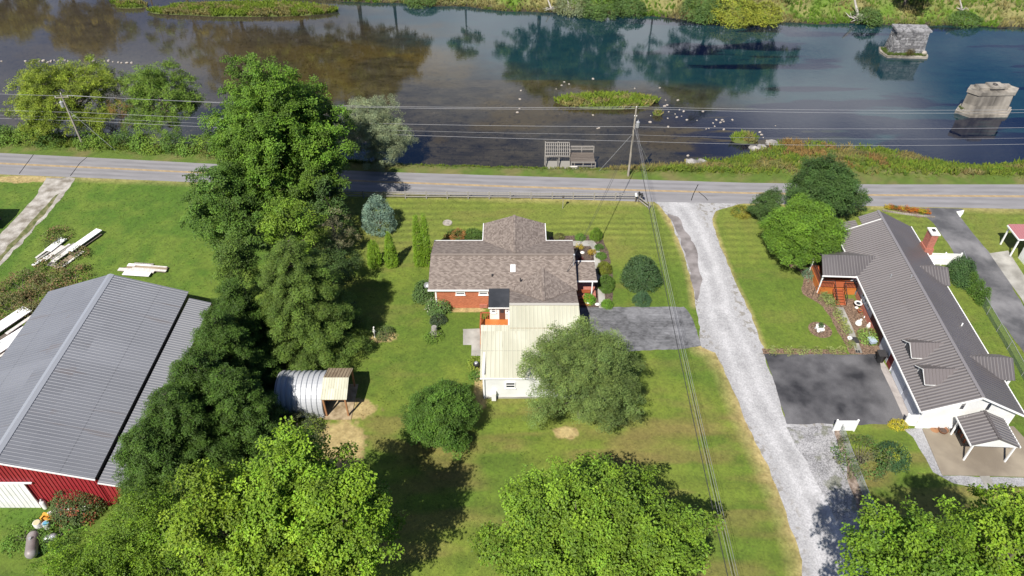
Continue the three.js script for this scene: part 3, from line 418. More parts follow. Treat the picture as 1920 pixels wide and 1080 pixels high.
{
  const line = (o) => { const A = roadN.map((a, i) => far(a, roadS[i], 0.5 + o / 11.2 * 2 - 0.014)), B = roadN.map((a, i) => far(a, roadS[i], 0.5 + o / 11.2 * 2 + 0.014)); return strip(A, B, 0.024); };
  const g = [line(-0.12), line(0.12)]; for (const s of g) { const uv = s.attributes.uv; for (let i = 0; i < uv.count; i++) uv.setY(i, uv.getY(i) * 0.12); }
  ground('road_markings', g.map((q) => q.toNonIndexed()), M.yellow);
  const crack = (pts) => { const out = []; for (let i = 1; i < pts.length; i++) { const [ax, az] = pts[i - 1], [bx, bz] = pts[i], L = Math.hypot(bx - ax, bz - az), w = 0.045; out.push(strip([[ax - (bz - az) / L * w, az + (bx - ax) / L * w], [bx - (bz - az) / L * w, bz + (bx - ax) / L * w]], [[ax + (bz - az) / L * w, az - (bx - ax) / L * w], [bx + (bz - az) / L * w, bz - (bx - ax) / L * w]], 0.027)); } return out; };
  ground('road_joint', [...crack([[-68.84, -92.51], [-68.66, -90.76], [-68.32, -87.39]]), ...crack([[-60.84, -91.78], [-61.13, -90.19], [-60.97, -86.84]]), ...crack([[25.29, -84.7], [24.21, -82.37], [23.64, -80.86]]), ...crack([[25.02, -82.88], [25.62, -81.61], [25.83, -80.86]])], M.tar);
}
{ // two paler wheel tracks with a dirtier middle and verge
  const X0 = 12, W = 36, Z0 = -84, D = 66, mid = [[17.6, -80], [18.4, -74], [20.2, -66], [22, -58], [22.6, -52], [22.4, -46], [22.1, -40], [21.8, -34], [21.5, -25.6]].map(([, z]) => { const xs = drive.flatMap(([ax, az], i) => { const [bx, bz] = drive[(i + 1) % drive.length]; return (az > z) !== (bz > z) ? [ax + (bx - ax) * (z - az) / (bz - az)] : []; }); const lo = Math.min(...xs); return [Math.min((lo + Math.max(...xs)) / 2, lo + 2.7), z]; });
  const m = mat(1, 1, 1, { roughness: 0.95, bumpMap: rep(grainBump, 1), bumpScale: 0.05 });
  m.map = tex(1024, 1877, (u, v) => { const x = X0 + u * W, z = Z0 + v * D, f = fbm(x * 0.5, z * 0.35, 5, 33), g = vn(x * 11, z * 11, 35), h = fbm(x * 2.4, z * 2.4, 3, 36), d = polyDist(mid, x, z, false) + (f - 0.5) * 1.2, t = Math.exp(-(((d - 0.85) / 0.55) ** 2)); const k = (0.275 + 0.14 * f + 0.085 * t + 0.07 * (h - 0.5)) * (0.8 + 0.4 * g); return mix3([k, k * 0.985, k * 1.0], [0.15, 0.13, 0.09], 0.6 * sst(0.56, 0.7, h) * sst(1.3, 2.6, d)); });
  const g = sheet(ragged(ragged(drive, 0.25, 1.2), 0.2, 0.35, 21), 0.008), p = g.attributes.position, uv = g.attributes.uv; for (let i = 0; i < p.count; i++) uv.setXY(i, (p.getX(i) - X0) / W, (p.getZ(i) - Z0) / D); m.bumpMap.repeat.set(W / 3, D / 3); ground('gravel_drive', g, m);
}
ground('dirt_strip', sheet(ragged([[30.13, -43.11], [30.83, -43.11], [30.56, -39.76], [30.45, -36.82], [30.48, -32.97], [29.42, -32.48], [29.34, -36.02], [29.73, -39.59]], 0.4, 0.5, 22), 0.018), mat(1, 1, 1, { roughness: 1, map: rep(mottle(256, [0.1, 0.07, 0.05], [0.3, 0.24, 0.2], 14, 0.5, 459), 4) }));
ground('gravel_yard', sheet(ragged([[25.66, -43.48], [29.86, -43.48], [30.15, -42.55], [29.82, -39.31], [29.58, -36.44], [29.68, -32.48], [30.16, -28.79], [28.49, -28.79], [27.5, -32], [26.94, -34.98], [26.51, -38.74]], 0.3, 0.8, 2), 0.012), M.rubble);
ground('old_asphalt_strip', sheet(ragged([[20.08, -77.95], [20.56, -74.26], [20.88, -69.32], [20.71, -64.2], [20.44, -61.45], [20.83, -61], [21.81, -64.2], [22.09, -67.6], [22.42, -70.68], [22.17, -72.82], [21.46, -74.04], [21.16, -77]], 0.35, 0.6, 3), 0.012), mat(1, 1, 1, { roughness: 0.9, map: rep(mottle(256, [0.13, 0.115, 0.11], [0.26, 0.235, 0.23], 6, 0.3, 451), 5) }));
ground('parking_pad', sheet(ragged(pad, 0.2, 0.4, 4), 0.016), M.asphaltPad);
ground('parking_court', sheet(ragged(padR, 0.16, 0.4, 5), 0.016), M.asphaltDark);
ground('court_apron', sheet([[37.85, -52.79], [38.01, -50.92], [38.07, -48.08], [37.85, -43.73], [37.05, -43.73], [37.23, -47.53], [37.31, -50.78]], 0.022), mat(1, 1, 1, { roughness: 0.9, map: rep(mottle(256, [0.24, 0.21, 0.2], [0.36, 0.33, 0.31], 6, 0.3, 453), 4) }));
ground('side_lane', sheet(ragged(laneR, 0.15, 0.8, 6), 0.012), M.asphaltLane);
ground('concrete_apron', sheet(concreteR, 0.018), M.concrete);
ground('culvert_slab', sheet([[57.45, -78.3], [58.65, -78.66], [58.18, -77.95], [57.34, -77]], 0.03), M.whiteWarm);
ground('gravel_lane', sheet(ragged(lane, 0.4, 0.7, 7), 0.008), mat(1, 1, 1, { roughness: 0.95, map: rep(mottle(512, [0.2, 0.175, 0.14], [0.46, 0.43, 0.39], 9, 0.4, 455), 7), bumpMap: rep(grainBump, 2), bumpScale: 0.05 }));
ground('lane_grass', sheet(ragged([[-60.49, -82.62], [-60.82, -82.12], [-60.96, -77.71], [-61.26, -73.15], [-61.49, -68.1], [-60.92, -67.5], [-60.53, -72.5], [-60.21, -77]], 0.3, 0.5, 8), 0.014), mat(1, 1, 1, { roughness: 1, map: rep(mottle(256, [0.07, 0.09, 0.02], [0.2, 0.18, 0.09], 9, 0.4, 457), 4) }));
ground('path', sheet([[7.47, -72.06], [10.04, -72.17], [10.62, -70.57], [10.48, -67.6], [10.5, -65.15], [10.47, -62.81], [10.37, -59.95], [9.6, -59.86], [9.74, -62.81], [9.76, -65.15], [9.78, -67.6], [9.81, -70.15], [9.55, -71], [7.41, -71.1]], 0.02), M.concrete);
ground('planting_bed', sheet(ragged([[4.49, -72.93], [8.61, -73.26], [10.99, -73.26], [11.61, -70.15], [11.74, -65.15], [11.14, -59.95], [7.65, -59.86], [7.05, -63.27], [7.23, -70.15], [7.47, -72.06], [4.73, -72.28]], 0.15, 0.5, 9), 0.012), M.mulchDark);
ground('path_001', sheet([[35.86, -60.03], [36.63, -60.03], [36.51, -56.49], [36.23, -53.02], [35.57, -53.02], [35.82, -56.49]], 0.02), M.concrete);
ground('planting_bed_001', sheet(ragged([[32.48, -67.3], [34.11, -67.7], [35.67, -66.61], [34.96, -61.45], [38.24, -61.45], [38.69, -54.72], [38.42, -52.56], [34.8, -52.86], [34.71, -57.98], [34.08, -60.56], [32.84, -62.17], [32.93, -63.27], [33.98, -65.15], [33.7, -66.31]], 0.25, 0.5, 10), 0.012), M.mulch);
ground('planting_bed_002', sheet(ragged([[25.98, -53.71], [29.93, -53.55], [34.28, -53.63], [34.69, -52.86], [25.99, -52.86]], 0.15, 0.5, 11), 0.01), M.mulch);
{ const [x, z] = [32.94, -56.41], pts = []; for (let i = 0; i < 20; i++) pts.push([x + 1.25 * Math.cos(i / 20 * 6.283), z + 1.25 * Math.sin(i / 20 * 6.283)]); ground('planting_bed_003', sheet(ragged(pts, 0.12, 0.4, 12), 0.012), M.mulch); }
ground('planting_bed_004', sheet(ragged([[48.93, -79.27], [49.9, -79.63], [51.71, -79.27], [52.58, -77.71], [52.68, -77.12], [52.01, -77], [50.3, -78.18]], 0.1, 0.4, 13), 0.012), M.mulch);
ground('patio', prism([[38.26, -43.17], [41.94, -43.48], [46.93, -43.48], [48.25, -37.85], [37.88, -38.13]], -0.1, 0.07), M.patio);
ground('gravel_border', sheet(ragged([[36.52, -43.17], [38.34, -43.36], [37.93, -38.02], [48.19, -37.74], [47.74, -37.36], [43.56, -36.92], [41.14, -36.71], [38.63, -37.3], [37.27, -38.46], [37.12, -40.58], [37.04, -42.25]], 0.15, 0.5, 14), 0.014), M.gravel);
ground('stepping_slab', sheet([[41.12, -38.02], [42.01, -38.02], [41.95, -37.03], [41.11, -37.03]], 0.05), M.concrete);
ground('concrete_slab', sheet(ragged([[-5.25, -56.57], [-3.2, -56.65], [-3.08, -52.64], [-4.17, -52.64], [-4.24, -54.17], [-5.13, -54.17]], 0.06, 0.4, 15), 0.02), M.concrete);

// ---------------------------------------------------------------- the brick ranch house in the middle, with its metal-roofed garage wing
const pick = (a) => a[Math.floor(rnd() * a.length)];
function metalRoof(parent, pts, roofMat, ribMat, step, w = 0.06, h = 0.05, t = 0.1) { const r = add('roof_panel', slab(pts, t), roofMat, parent); add('roof_seams', ribs(pts, step, w, h), ribMat, r, 'stuff'); return r; }
{
  const h = thing('brick_house', 'brick ranch house with brown shingle roof, front gable and cream metal rear wing', 'house', [-1, 0, -64]);
  const O = (p) => p.map(([x, y, z]) => [x + 1, y, z + 64]);
  const e = 2.9, rz = -64, zf = -68.35, zr = -59.65, R = 4.27;
  const roof = add('roof', [slab(O([[-9.05, e, zr], [7.05, e, zr], [6.95, R, rz], [-9.0, R, rz]]), 0.16), slab(O([[-9.05, e, zf], [-9.0, R, rz], [6.95, R, rz], [7.05, e, zf]]), 0.16)], M.shingle, h);
  each('ridge_cap', [bar(...O([[-9, R + 0.02, rz], [6.95, R + 0.02, rz]]), 0.3, 0.05)], M.ridgeCap, roof);
  add('skylight', [box(0.1 + 1, 3.72, -62.25 + 64, 0.55, 0.14, 0.95, 0, 0.3)], M.white, roof);
  add('skylight_glass', [box(0.1 + 1, 3.8, -62.25 + 64, 0.42, 0.03, 0.8, 0, 0.3)], mat(0.5, 0.6, 0.65, { roughness: 0.1 }), roof);
  add('vent_pipe', [cyl(-2.15 + 1, 3.2, -61.3 + 64, 0.09, 0.09, 0.5)], M.dark, roof);
  add('vent_pipe', [cyl(0.9 + 1, 3.4, -60.5 + 64, 0.07, 0.07, 0.4)], M.dark, roof);
  // front gable towards the road
  const gx = 0.28, gw = 3.66, gp = 4.1, gz = -71.75;
  each('front_gable_roof', [slab(O([[gx - gw, e, gz], [gx, gp, gz], [gx, gp, -64.4], [gx - gw, e, -68.2]]), 0.15), slab(O([[gx + gw, e, gz], [gx + gw, e, -68.2], [gx, gp, -64.4], [gx, gp, gz]]), 0.15), bar(...O([[gx, gp + 0.03, gz], [gx, gp + 0.03, -64.5]]), 0.3, 0.05)], M.shingle, h);
  each('front_gable_wall', [gableWall(gx - 3.3 + 1, gx + 3.3 + 1, -71.3 + 64, 0, 2.8, gx + 1, 3.85), box(gx - 3.3 + 1, 1.4, -69.7 + 64, 0.15, 2.8, 3.1), box(gx + 3.3 + 1, 1.4, -69.7 + 64, 0.15, 2.8, 3.1)], M.brick, h);
  // joining gable between house and rear wing, and the shaded slope of the wing
  const cx = 3.32, cw = 3.52, cp = 3.86, gR = 4.2, gRz = -55.85;
  each('rear_gable_roof', [slab(O([[cx - cw, e + 0.03, -59.7], [cx, cp - 0.12, -62.55], [cx, cp + 0.06, -56.75]]), 0.1), slab(O([[cx + cw, e + 0.03, -59.7], [cx, cp + 0.06, -56.75], [cx, cp - 0.12, -62.55]]), 0.1), bar(...O([[cx, cp - 0.1, -62.5], [cx, cp + 0.08, -56.8]]), 0.3, 0.05)], M.shingle, h);
  add('wing_front_slope', [slab(O([[-0.27, gR, gRz], [6.85, gR, gRz], [6.9, e - 0.05, -59.7], [-0.25, e - 0.05, -59.7]]), 0.12)], M.shingle, h);
  add('ridge_trim', [bar(...O([[-0.27, gR + 0.05, gRz], [6.85, gR + 0.05, gRz]]), 0.34, 0.06)], mat(0.4, 0.38, 0.34), h);
  // rear wing: cream metal roof, white walls
  const sl = (z) => 3.02 + (gR - 0.02 - 3.02) * (z + 46.9) / (gRz + 46.9), A = (x, z) => [x, sl(z), z];
  const wing = metalRoof(h, O([A(-3.0, -46.85), A(6.95, -46.85), A(6.85, gRz), A(-0.27, gRz), A(-0.27, -53.2), A(-3.12, -53.2)]), M.cream, mat(0.52, 0.5, 0.4, { roughness: 0.45 }), 0.42, 0.07, 0.05, 0.1);
  add('roof_lap', [bar(...O([A(-0.2, -52.8).map((v, i) => i === 1 ? v + 0.02 : v), A(6.9, -52.8).map((v, i) => i === 1 ? v + 0.02 : v)]), 0.05, 0.03)], M.tan, wing);
  each('wing_wall', [box(2 + 1, 1.46, -47.05 + 64, 9.5, 2.92, 0.2), box(-2.7 + 1, 1.7, -50.1 + 64, 0.2, 3.4, 6), box(6.65 + 1, 1.7, -51.4 + 64, 0.2, 3.4, 8.6), box(-0.3 + 1, 1.7, -54.2 + 64, 0.2, 3.3, 3.2)], M.siding, h);
  add('foundation', [box(2 + 1, 0.1, -46.93 + 64, 9.52, 0.24, 0.04)], M.concrete, h);
  win(h, -0.15 + 1, 1.95, -46.94 + 64, 0.95, 0.85); win(h, 4.8 + 1, 2.1, -46.94 + 64, 0.95, 0.85);
  add('garage_door', [0, 1, 2, 3].map((k) => box(6.77 + 1, 0.33 + k * 0.6, -54 + 64, 0.05, 0.57, 3)), M.whiteWarm, h);
  add('gutter', [bar(...O([[-3.02, 2.96, -46.8], [6.95, 2.96, -46.8]]), 0.11, 0.1)], M.white, h);
  each('downspout', [bar(...O([[-2.66, 2.95, -46.82], [-2.66, 0.1, -46.82]]), 0.09)], M.white, h);
  add('heat_pump_cover', [box(-1.75 + 1, 0.62, -46.7 + 64, 0.42, 1.0, 0.4), box(-1.75 + 1, 1.13, -46.68 + 64, 0.46, 0.06, 0.44)], M.whiteWarm, h);
  // brick walls of the main block
  each('brick_wall', [box(-5.2 + 1, 1.45, -59.98 + 64, 6.2, 2.8, 0.2), box(-8.3 + 1, 1.45, -64 + 64, 0.2, 2.8, 8.1), box(6.4 + 1, 1.45, -64 + 64, 0.2, 2.8, 8.1), box(-5.8 + 1, 1.45, -67.95 + 64, 5, 2.8, 0.2), box(5.2 + 1, 1.45, -67.95 + 64, 2.6, 2.8, 0.2), gableWall(-4 , 4, 0, 1.4, 2.8, 0, 4.05, 0.2).rotateY(Math.PI / 2).translate(-8.3 + 1, 0, 0), gableWall(-4, 4, 0, 1.4, 2.8, 0, 4.05, 0.2).rotateY(Math.PI / 2).translate(6.4 + 1, 0, 0)], M.brick, h);
  win(h, -5.6 + 1, 2.32, -59.87 + 64, 1.0, 0.62); win(h, -3.1 + 1, 2.32, -59.87 + 64, 1.0, 0.62);
  each('eave_trim', [bar(...O([[-9.08, e - 0.1, zr + 0.03], [-2.5, e - 0.1, zr + 0.03]]), 0.06, 0.2), bar(...O([[-9.08, e - 0.06, zf - 0.03], [-3.4, e - 0.06, zf - 0.03]]), 0.08, 0.16), bar(...O([[3.95, e - 0.06, zf - 0.03], [7.08, e - 0.06, zf - 0.03]]), 0.08, 0.16), bar(...O([[gx - gw - 0.04, e - 0.04, gz], [gx - gw - 0.04, e - 0.04, -68.4]]), 0.08, 0.14), bar(...O([[gx + gw + 0.04, e - 0.04, gz], [gx + gw + 0.04, e - 0.04, -68.4]]), 0.08, 0.14)], M.white, h);
  each('corner_trim', [box(-8.27 + 1, 1.3, -59.86 + 64, 0.16, 2.6, 0.05)], M.white, h);
  add('crawl_hatch', [box(-3.15 + 1, 0.35, -59.82 + 64, 0.85, 0.5, 0.1)], M.brickRed, h);
  // back entry: flat dark roof, white front with a door, orange deck
  add('entry_roof', [slab(O([[-2.5, 2.75, -57.0], [-0.28, 2.75, -57.0], [-0.28, 2.95, -59.8], [-2.5, 2.95, -59.8]]), 0.12)], M.flatRoof, h);
  each('entry_wall', [box(-1.3 + 1, 1.75, -57.32 + 64, 2.1, 1.85, 0.16), box(-2.3 + 1, 1.75, -58.6 + 64, 0.12, 1.85, 2.4), bar(...O([[-2.5, 2.68, -56.95], [-0.28, 2.68, -56.95]]), 0.06, 0.14)], M.whiteWarm, h);
  const door = add('door', [box(-1.05 + 1, 1.75, -57.22 + 64, 0.62, 1.8, 0.06)], mat(0.16, 0.06, 0.035), h); add('door_glass', [box(-1.05 + 1, 2.15, -57.18 + 64, 0.4, 0.7, 0.03)], M.glass, door);
  win(h, -1.95 + 1, 2.1, -57.24 + 64, 0.5, 0.6); win(h, -0.5 + 1, 2.1, -57.24 + 64, 0.3, 0.6);
}
{
  const h = thing('back_deck', 'small orange stained wood deck with railing between brick wall and cream roof wing', 'deck', [-1.8, 0, -55.3]);
  for (let k = 0; k < 20; k++) add('deck_board', box(0, 0.78, -1.9 + k * 0.19, 3.0, 0.04, 0.175), M.orangeWood, h);
  each('deck_frame', [box(-1.46, 0.4, -0.2, 0.06, 0.7, 3.9), box(0, 0.55, -2.02, 2.95, 0.4, 0.05)], M.redWood, h);
  for (const [x, z] of [[-1.5, -2.0], [-0.55, -2.0], [-1.5, -1.0], [-1.5, 0.2]]) add('post', box(x, 1.1, z, 0.1, 1.2, 0.1), M.redWood, h);
  each('handrail', [box(-1.0, 1.72, -2.0, 1.1, 0.06, 0.16), box(-1.5, 1.72, -0.8, 0.16, 0.06, 2.4)], M.redWood, h);
  for (let k = 0; k < 5; k++) add('baluster', box(-1.35 + k * 0.18, 1.25, -2.0, 0.06, 0.9, 0.05), M.redWood, h);
  for (let k = 0; k < 10; k++) add('baluster', box(-1.5, 1.25, -1.85 + k * 0.22, 0.05, 0.9, 0.06), M.redWood, h);
}
{ // side porch of the brick house
  const t = thing('side_porch', 'small shingled porch roof with red brick steps at right side of brick house', 'porch', [8, 0, -62]);
  const q = (x, y, z) => [x - 8, y, z + 62];
  add('porch_roof', [slab([q(7.0, 2.5, -61.6), q(9.35, 2.5, -61.6), q(9.25, 2.95, -64.4), q(7.0, 2.95, -64.4)], 0.16)], M.shingle, t);
  each('eave_trim', [bar(q(7.0, 2.44, -61.56), q(9.4, 2.44, -61.56), 0.08, 0.16), bar(q(7, 2.95, -64.45), q(9.3, 2.95, -64.45), 0.08, 0.12)], M.white, t);
  add('porch_floor', [box(0.2, 0.3, -0.9, 2.3, 0.6, 3.2)], M.brickRed, t);
  add('post', [bar(q(8.85, 0.6, -61.5), q(8.85, 2.45, -61.5), 0.12)], M.white, t); add('post', [bar(q(9.2, 0.6, -64.3), q(9.2, 2.9, -64.3), 0.12)], M.white, t);
  for (let k = 0; k < 3; k++) add('step', box(-0.1, 0.45 - k * 0.17, 0.95 + k * 0.32, 1.7, 0.16, 0.32), M.redWood, t);
  add('bench', [box(-0.1, 0.95, 0.45, 1.6, 0.06, 0.35), box(-0.1, 1.2, 0.62, 1.6, 0.4, 0.05), box(-0.8, 0.75, 0.45, 0.06, 0.35, 0.3), box(0.6, 0.75, 0.45, 0.06, 0.35, 0.3)], M.redWood, t);
}
{ const t = thing('service_mast', 'grey electrical service mast standing on right gable edge of brick roof', 'mast', [6.75, 0, -62.6]); add('mast_pipe', [rod([0, 2.6, 0], [0, 5.3, 0], 0.06)], M.steel, t); add('weather_head', [ball(0, 5.35, 0, 0.12)], M.steel, t); add('brace', [rod([0, 4.8, 0], [-0.75, 3.75, 0.9], 0.03)], M.dark, t); }
{ const t = thing('satellite_dish', 'small grey satellite dish on left gable of the brick house', 'satellite dish', [-9.35, 0, -60.6]); add('dish', [new THREE.SphereGeometry(0.42, 18, 6, 0, 6.283, 0, 0.9).rotateX(-2.2).translate(0, 2.4, -0.35)], M.steel, t); add('arm', [rod([0.4, 2.3, 0], [0, 2.35, 0], 0.04), rod([0, 2.3, 0], [0, 2.5, 0.3], 0.02)], M.dark, t); }

// ---------------------------------------------------------------- barn
{
  const h = thing('red_barn', 'large red metal barn with grey ribbed gable roof and white sliding door', 'barn', [-41.3, 0, -46.5]), q = (x, y, z) => [x + 41.3, y, z + 46.5];
  const zf = -58.1, zn = -34.95, A = [q(-33.95, 4.0, zf), q(-33.95, 4.0, zn), q(-41.3, 6.4, zn), q(-41.3, 6.4, zf)], B = [q(-48.7, 4.0, zf), q(-41.3, 6.4, zf), q(-41.3, 6.4, zn), q(-48.7, 4.0, zn)], C = [q(-31.6, 3.05, zf + 0.7), q(-31.6, 3.05, zn + 0.1), q(-33.75, 3.72, zn + 0.1), q(-33.75, 3.72, zf + 0.7)];
  const r = metalRoof(h, A, M.barnRoof, M.barnRib, 0.34, 0.08, 0.02); metalRoof(h, B, M.barnRoof, M.barnRib, 0.34, 0.08, 0.02);
  const lean = metalRoof(h, C, mat(1, 1, 1, { roughness: 0.45, metalness: 0.3, map: M.barnRoof.map }), mat(0.29, 0.29, 0.3, { roughness: 0.45 }), 0.3, 0.08, 0.03);
  add('gap_shade_strip', box(7.345, 3.72, 0, 0.04, 0.5, 22.6), M.black, h); add('rust_patch', [box(9.0, 3.34, 7.4, 0.32, 0.03, 0.28, 0, 0, -0.3)], mat(0.2, 0.09, 0.05), lean);  // black strip is painted shade for the gap above the lean-to
  each('ridge_cap', [slab([q(-41.65, 6.34, zf), q(-41.3, 6.46, zf), q(-41.3, 6.46, zn), q(-41.65, 6.34, zn)], 0.03), slab([q(-40.95, 6.34, zf), q(-40.95, 6.34, zn), q(-41.3, 6.46, zn), q(-41.3, 6.46, zf)], 0.03)], M.steel, r);
  const w = each('wall', [gableWall(-7.2, 7.25, 11.35, 0, 3.95, 0, 6.25), gableWall(-7.2, 7.25, -11.4, 0, 3.95, 0, 6.25), box(7.25, 1.85, 0, 0.15, 3.7, 22.7), box(-7.2, 1.95, 0, 0.15, 3.9, 22.7), box(8.45, 1.55, 11.2, 2.4, 3.1, 0.12), box(9.6, 1.45, 0, 0.12, 2.9, 22)], M.red, h);
  const rb = []; for (let x = -6.9; x < 9.6; x += 0.34) { const top = x > 7.2 ? 3.05 : 6.2 - Math.abs(x) * 0.318; rb.push(box(x, top / 2, 11.45 + (x > 7.2 ? -0.17 : 0), 0.09, top, 0.06)); }
  add('wall_seams', rb, M.red, w, 'stuff');
  const d = add('sliding_door', [box(-1.2, 1.74, 11.58, 5.2, 3.46, 0.1)], M.whiteWarm, h), seams = []; for (let x = -3.7; x < 1.3; x += 0.42) seams.push(box(x, 1.74, 11.64, 0.05, 3.4, 0.03)); add('door_seams', seams, mat(0.62, 0.62, 0.6), d, 'stuff');
  add('door_track', [box(-1.0, 3.56, 11.6, 6.2, 0.12, 0.12)], M.white, h);
  each('rake_trim', [bar(q(-33.9, 3.94, zn + 0.03), q(-41.3, 6.36, zn + 0.03), 0.05, 0.16), bar(q(-48.7, 3.94, zn + 0.03), q(-41.3, 6.36, zn + 0.03), 0.05, 0.16), bar(q(-31.55, 3.0, zn + 0.14), q(-33.75, 3.66, zn + 0.14), 0.05, 0.14)], M.white, h);
}
// ---------------------------------------------------------------- arched metal shed with its lean-to
{
  const h = thing('arched_shed', 'ribbed galvanized arched metal shed beneath the spruce tree', 'shed', [-20.0, 0, -46.75]), r = 2.1, geo = [];
  const prof = []; for (let i = 0; i <= 20; i++) { const a = Math.PI * i / 20; prof.push([Math.cos(a) * r, 0.95 + Math.sin(a) * r]); } prof.unshift([r, 0]); prof.push([-r, 0]);
  for (let k = 0; k < 9; k++) { // each arch is a panel with a raised rib
    const x0 = -2.2 + k * 0.5, P = [[0, 0], [0.14, 0], [0.2, 0.11], [0.44, 0.11], [0.5, 0]], pos = [], idx = [];
    P.forEach(([dx, o], i) => prof.forEach(([z, y], j) => { const len = Math.hypot(z, y - 0.95), s = y < 0.951 ? null : (len + o) / len; pos.push(x0 + dx, s ? 0.95 + (y - 0.95) * s : y, s ? z * s : z + Math.sign(z) * o); if (i && j) { const n = prof.length, q = i * n + j; idx.push(q - n - 1, q - 1, q, q - n - 1, q, q - n); } }));
    const g = new THREE.BufferGeometry(); g.setAttribute('position', new THREE.Float32BufferAttribute(pos, 3)); g.setIndex(idx); const f = g.toNonIndexed(); f.computeVertexNormals();
    add('arch_panel', f, M.galv, h);
  }
  const s = new THREE.Shape(prof.map(([z, y]) => new THREE.Vector2(z, y))); each('end_wall', [new THREE.ExtrudeGeometry(s, { depth: 0.06, bevelEnabled: false }).rotateY(Math.PI / 2).translate(2.14, 0, 0), new THREE.ExtrudeGeometry(s, { depth: 0.06, bevelEnabled: false }).rotateY(Math.PI / 2).translate(-2.1, 0, 0)], M.dark, h);
}
{
  const t = thing('lean_to', 'cream roofed wooden lean-to with brown posts on right end of arched shed', 'lean-to', [-16.55, 0, -46.6]);
  const F = [[-1.2, 2.55, 2.0], [1.25, 2.55, 2.0], [1.2, 3.25, -0.1], [-1.2, 3.25, -0.1]], Bk = [[-1.2, 2.5, -2.0], [-1.2, 3.25, -0.1], [1.2, 3.25, -0.1], [1.2, 2.5, -2.0]];
  metalRoof(t, F, M.cream, mat(0.5, 0.48, 0.36), 0.24, 0.05, 0.03, 0.08); metalRoof(t, Bk, M.tan, mat(0.24, 0.17, 0.11), 0.3, 0.07, 0.04, 0.08);
  for (const [x, z] of [[-1.0, 1.85], [1.05, 1.85], [-1.0, -1.85], [1.05, -1.85]]) add('post', bar([x, 0, z], [x, 2.5, z], 0.15), M.post, t);
  each('beam', [bar([-1.1, 2.42, 1.85], [1.15, 2.42, 1.85], 0.09, 0.16), bar([-1.1, 2.4, -1.85], [1.15, 2.4, -1.85], 0.09, 0.16)], M.post, t);
  add('floor_slab', box(0.05, 0.04, 0.1, 2.6, 0.08, 4.4), mat(1, 1, 1, { roughness: 1, map: M.dirt.map }), t);
}
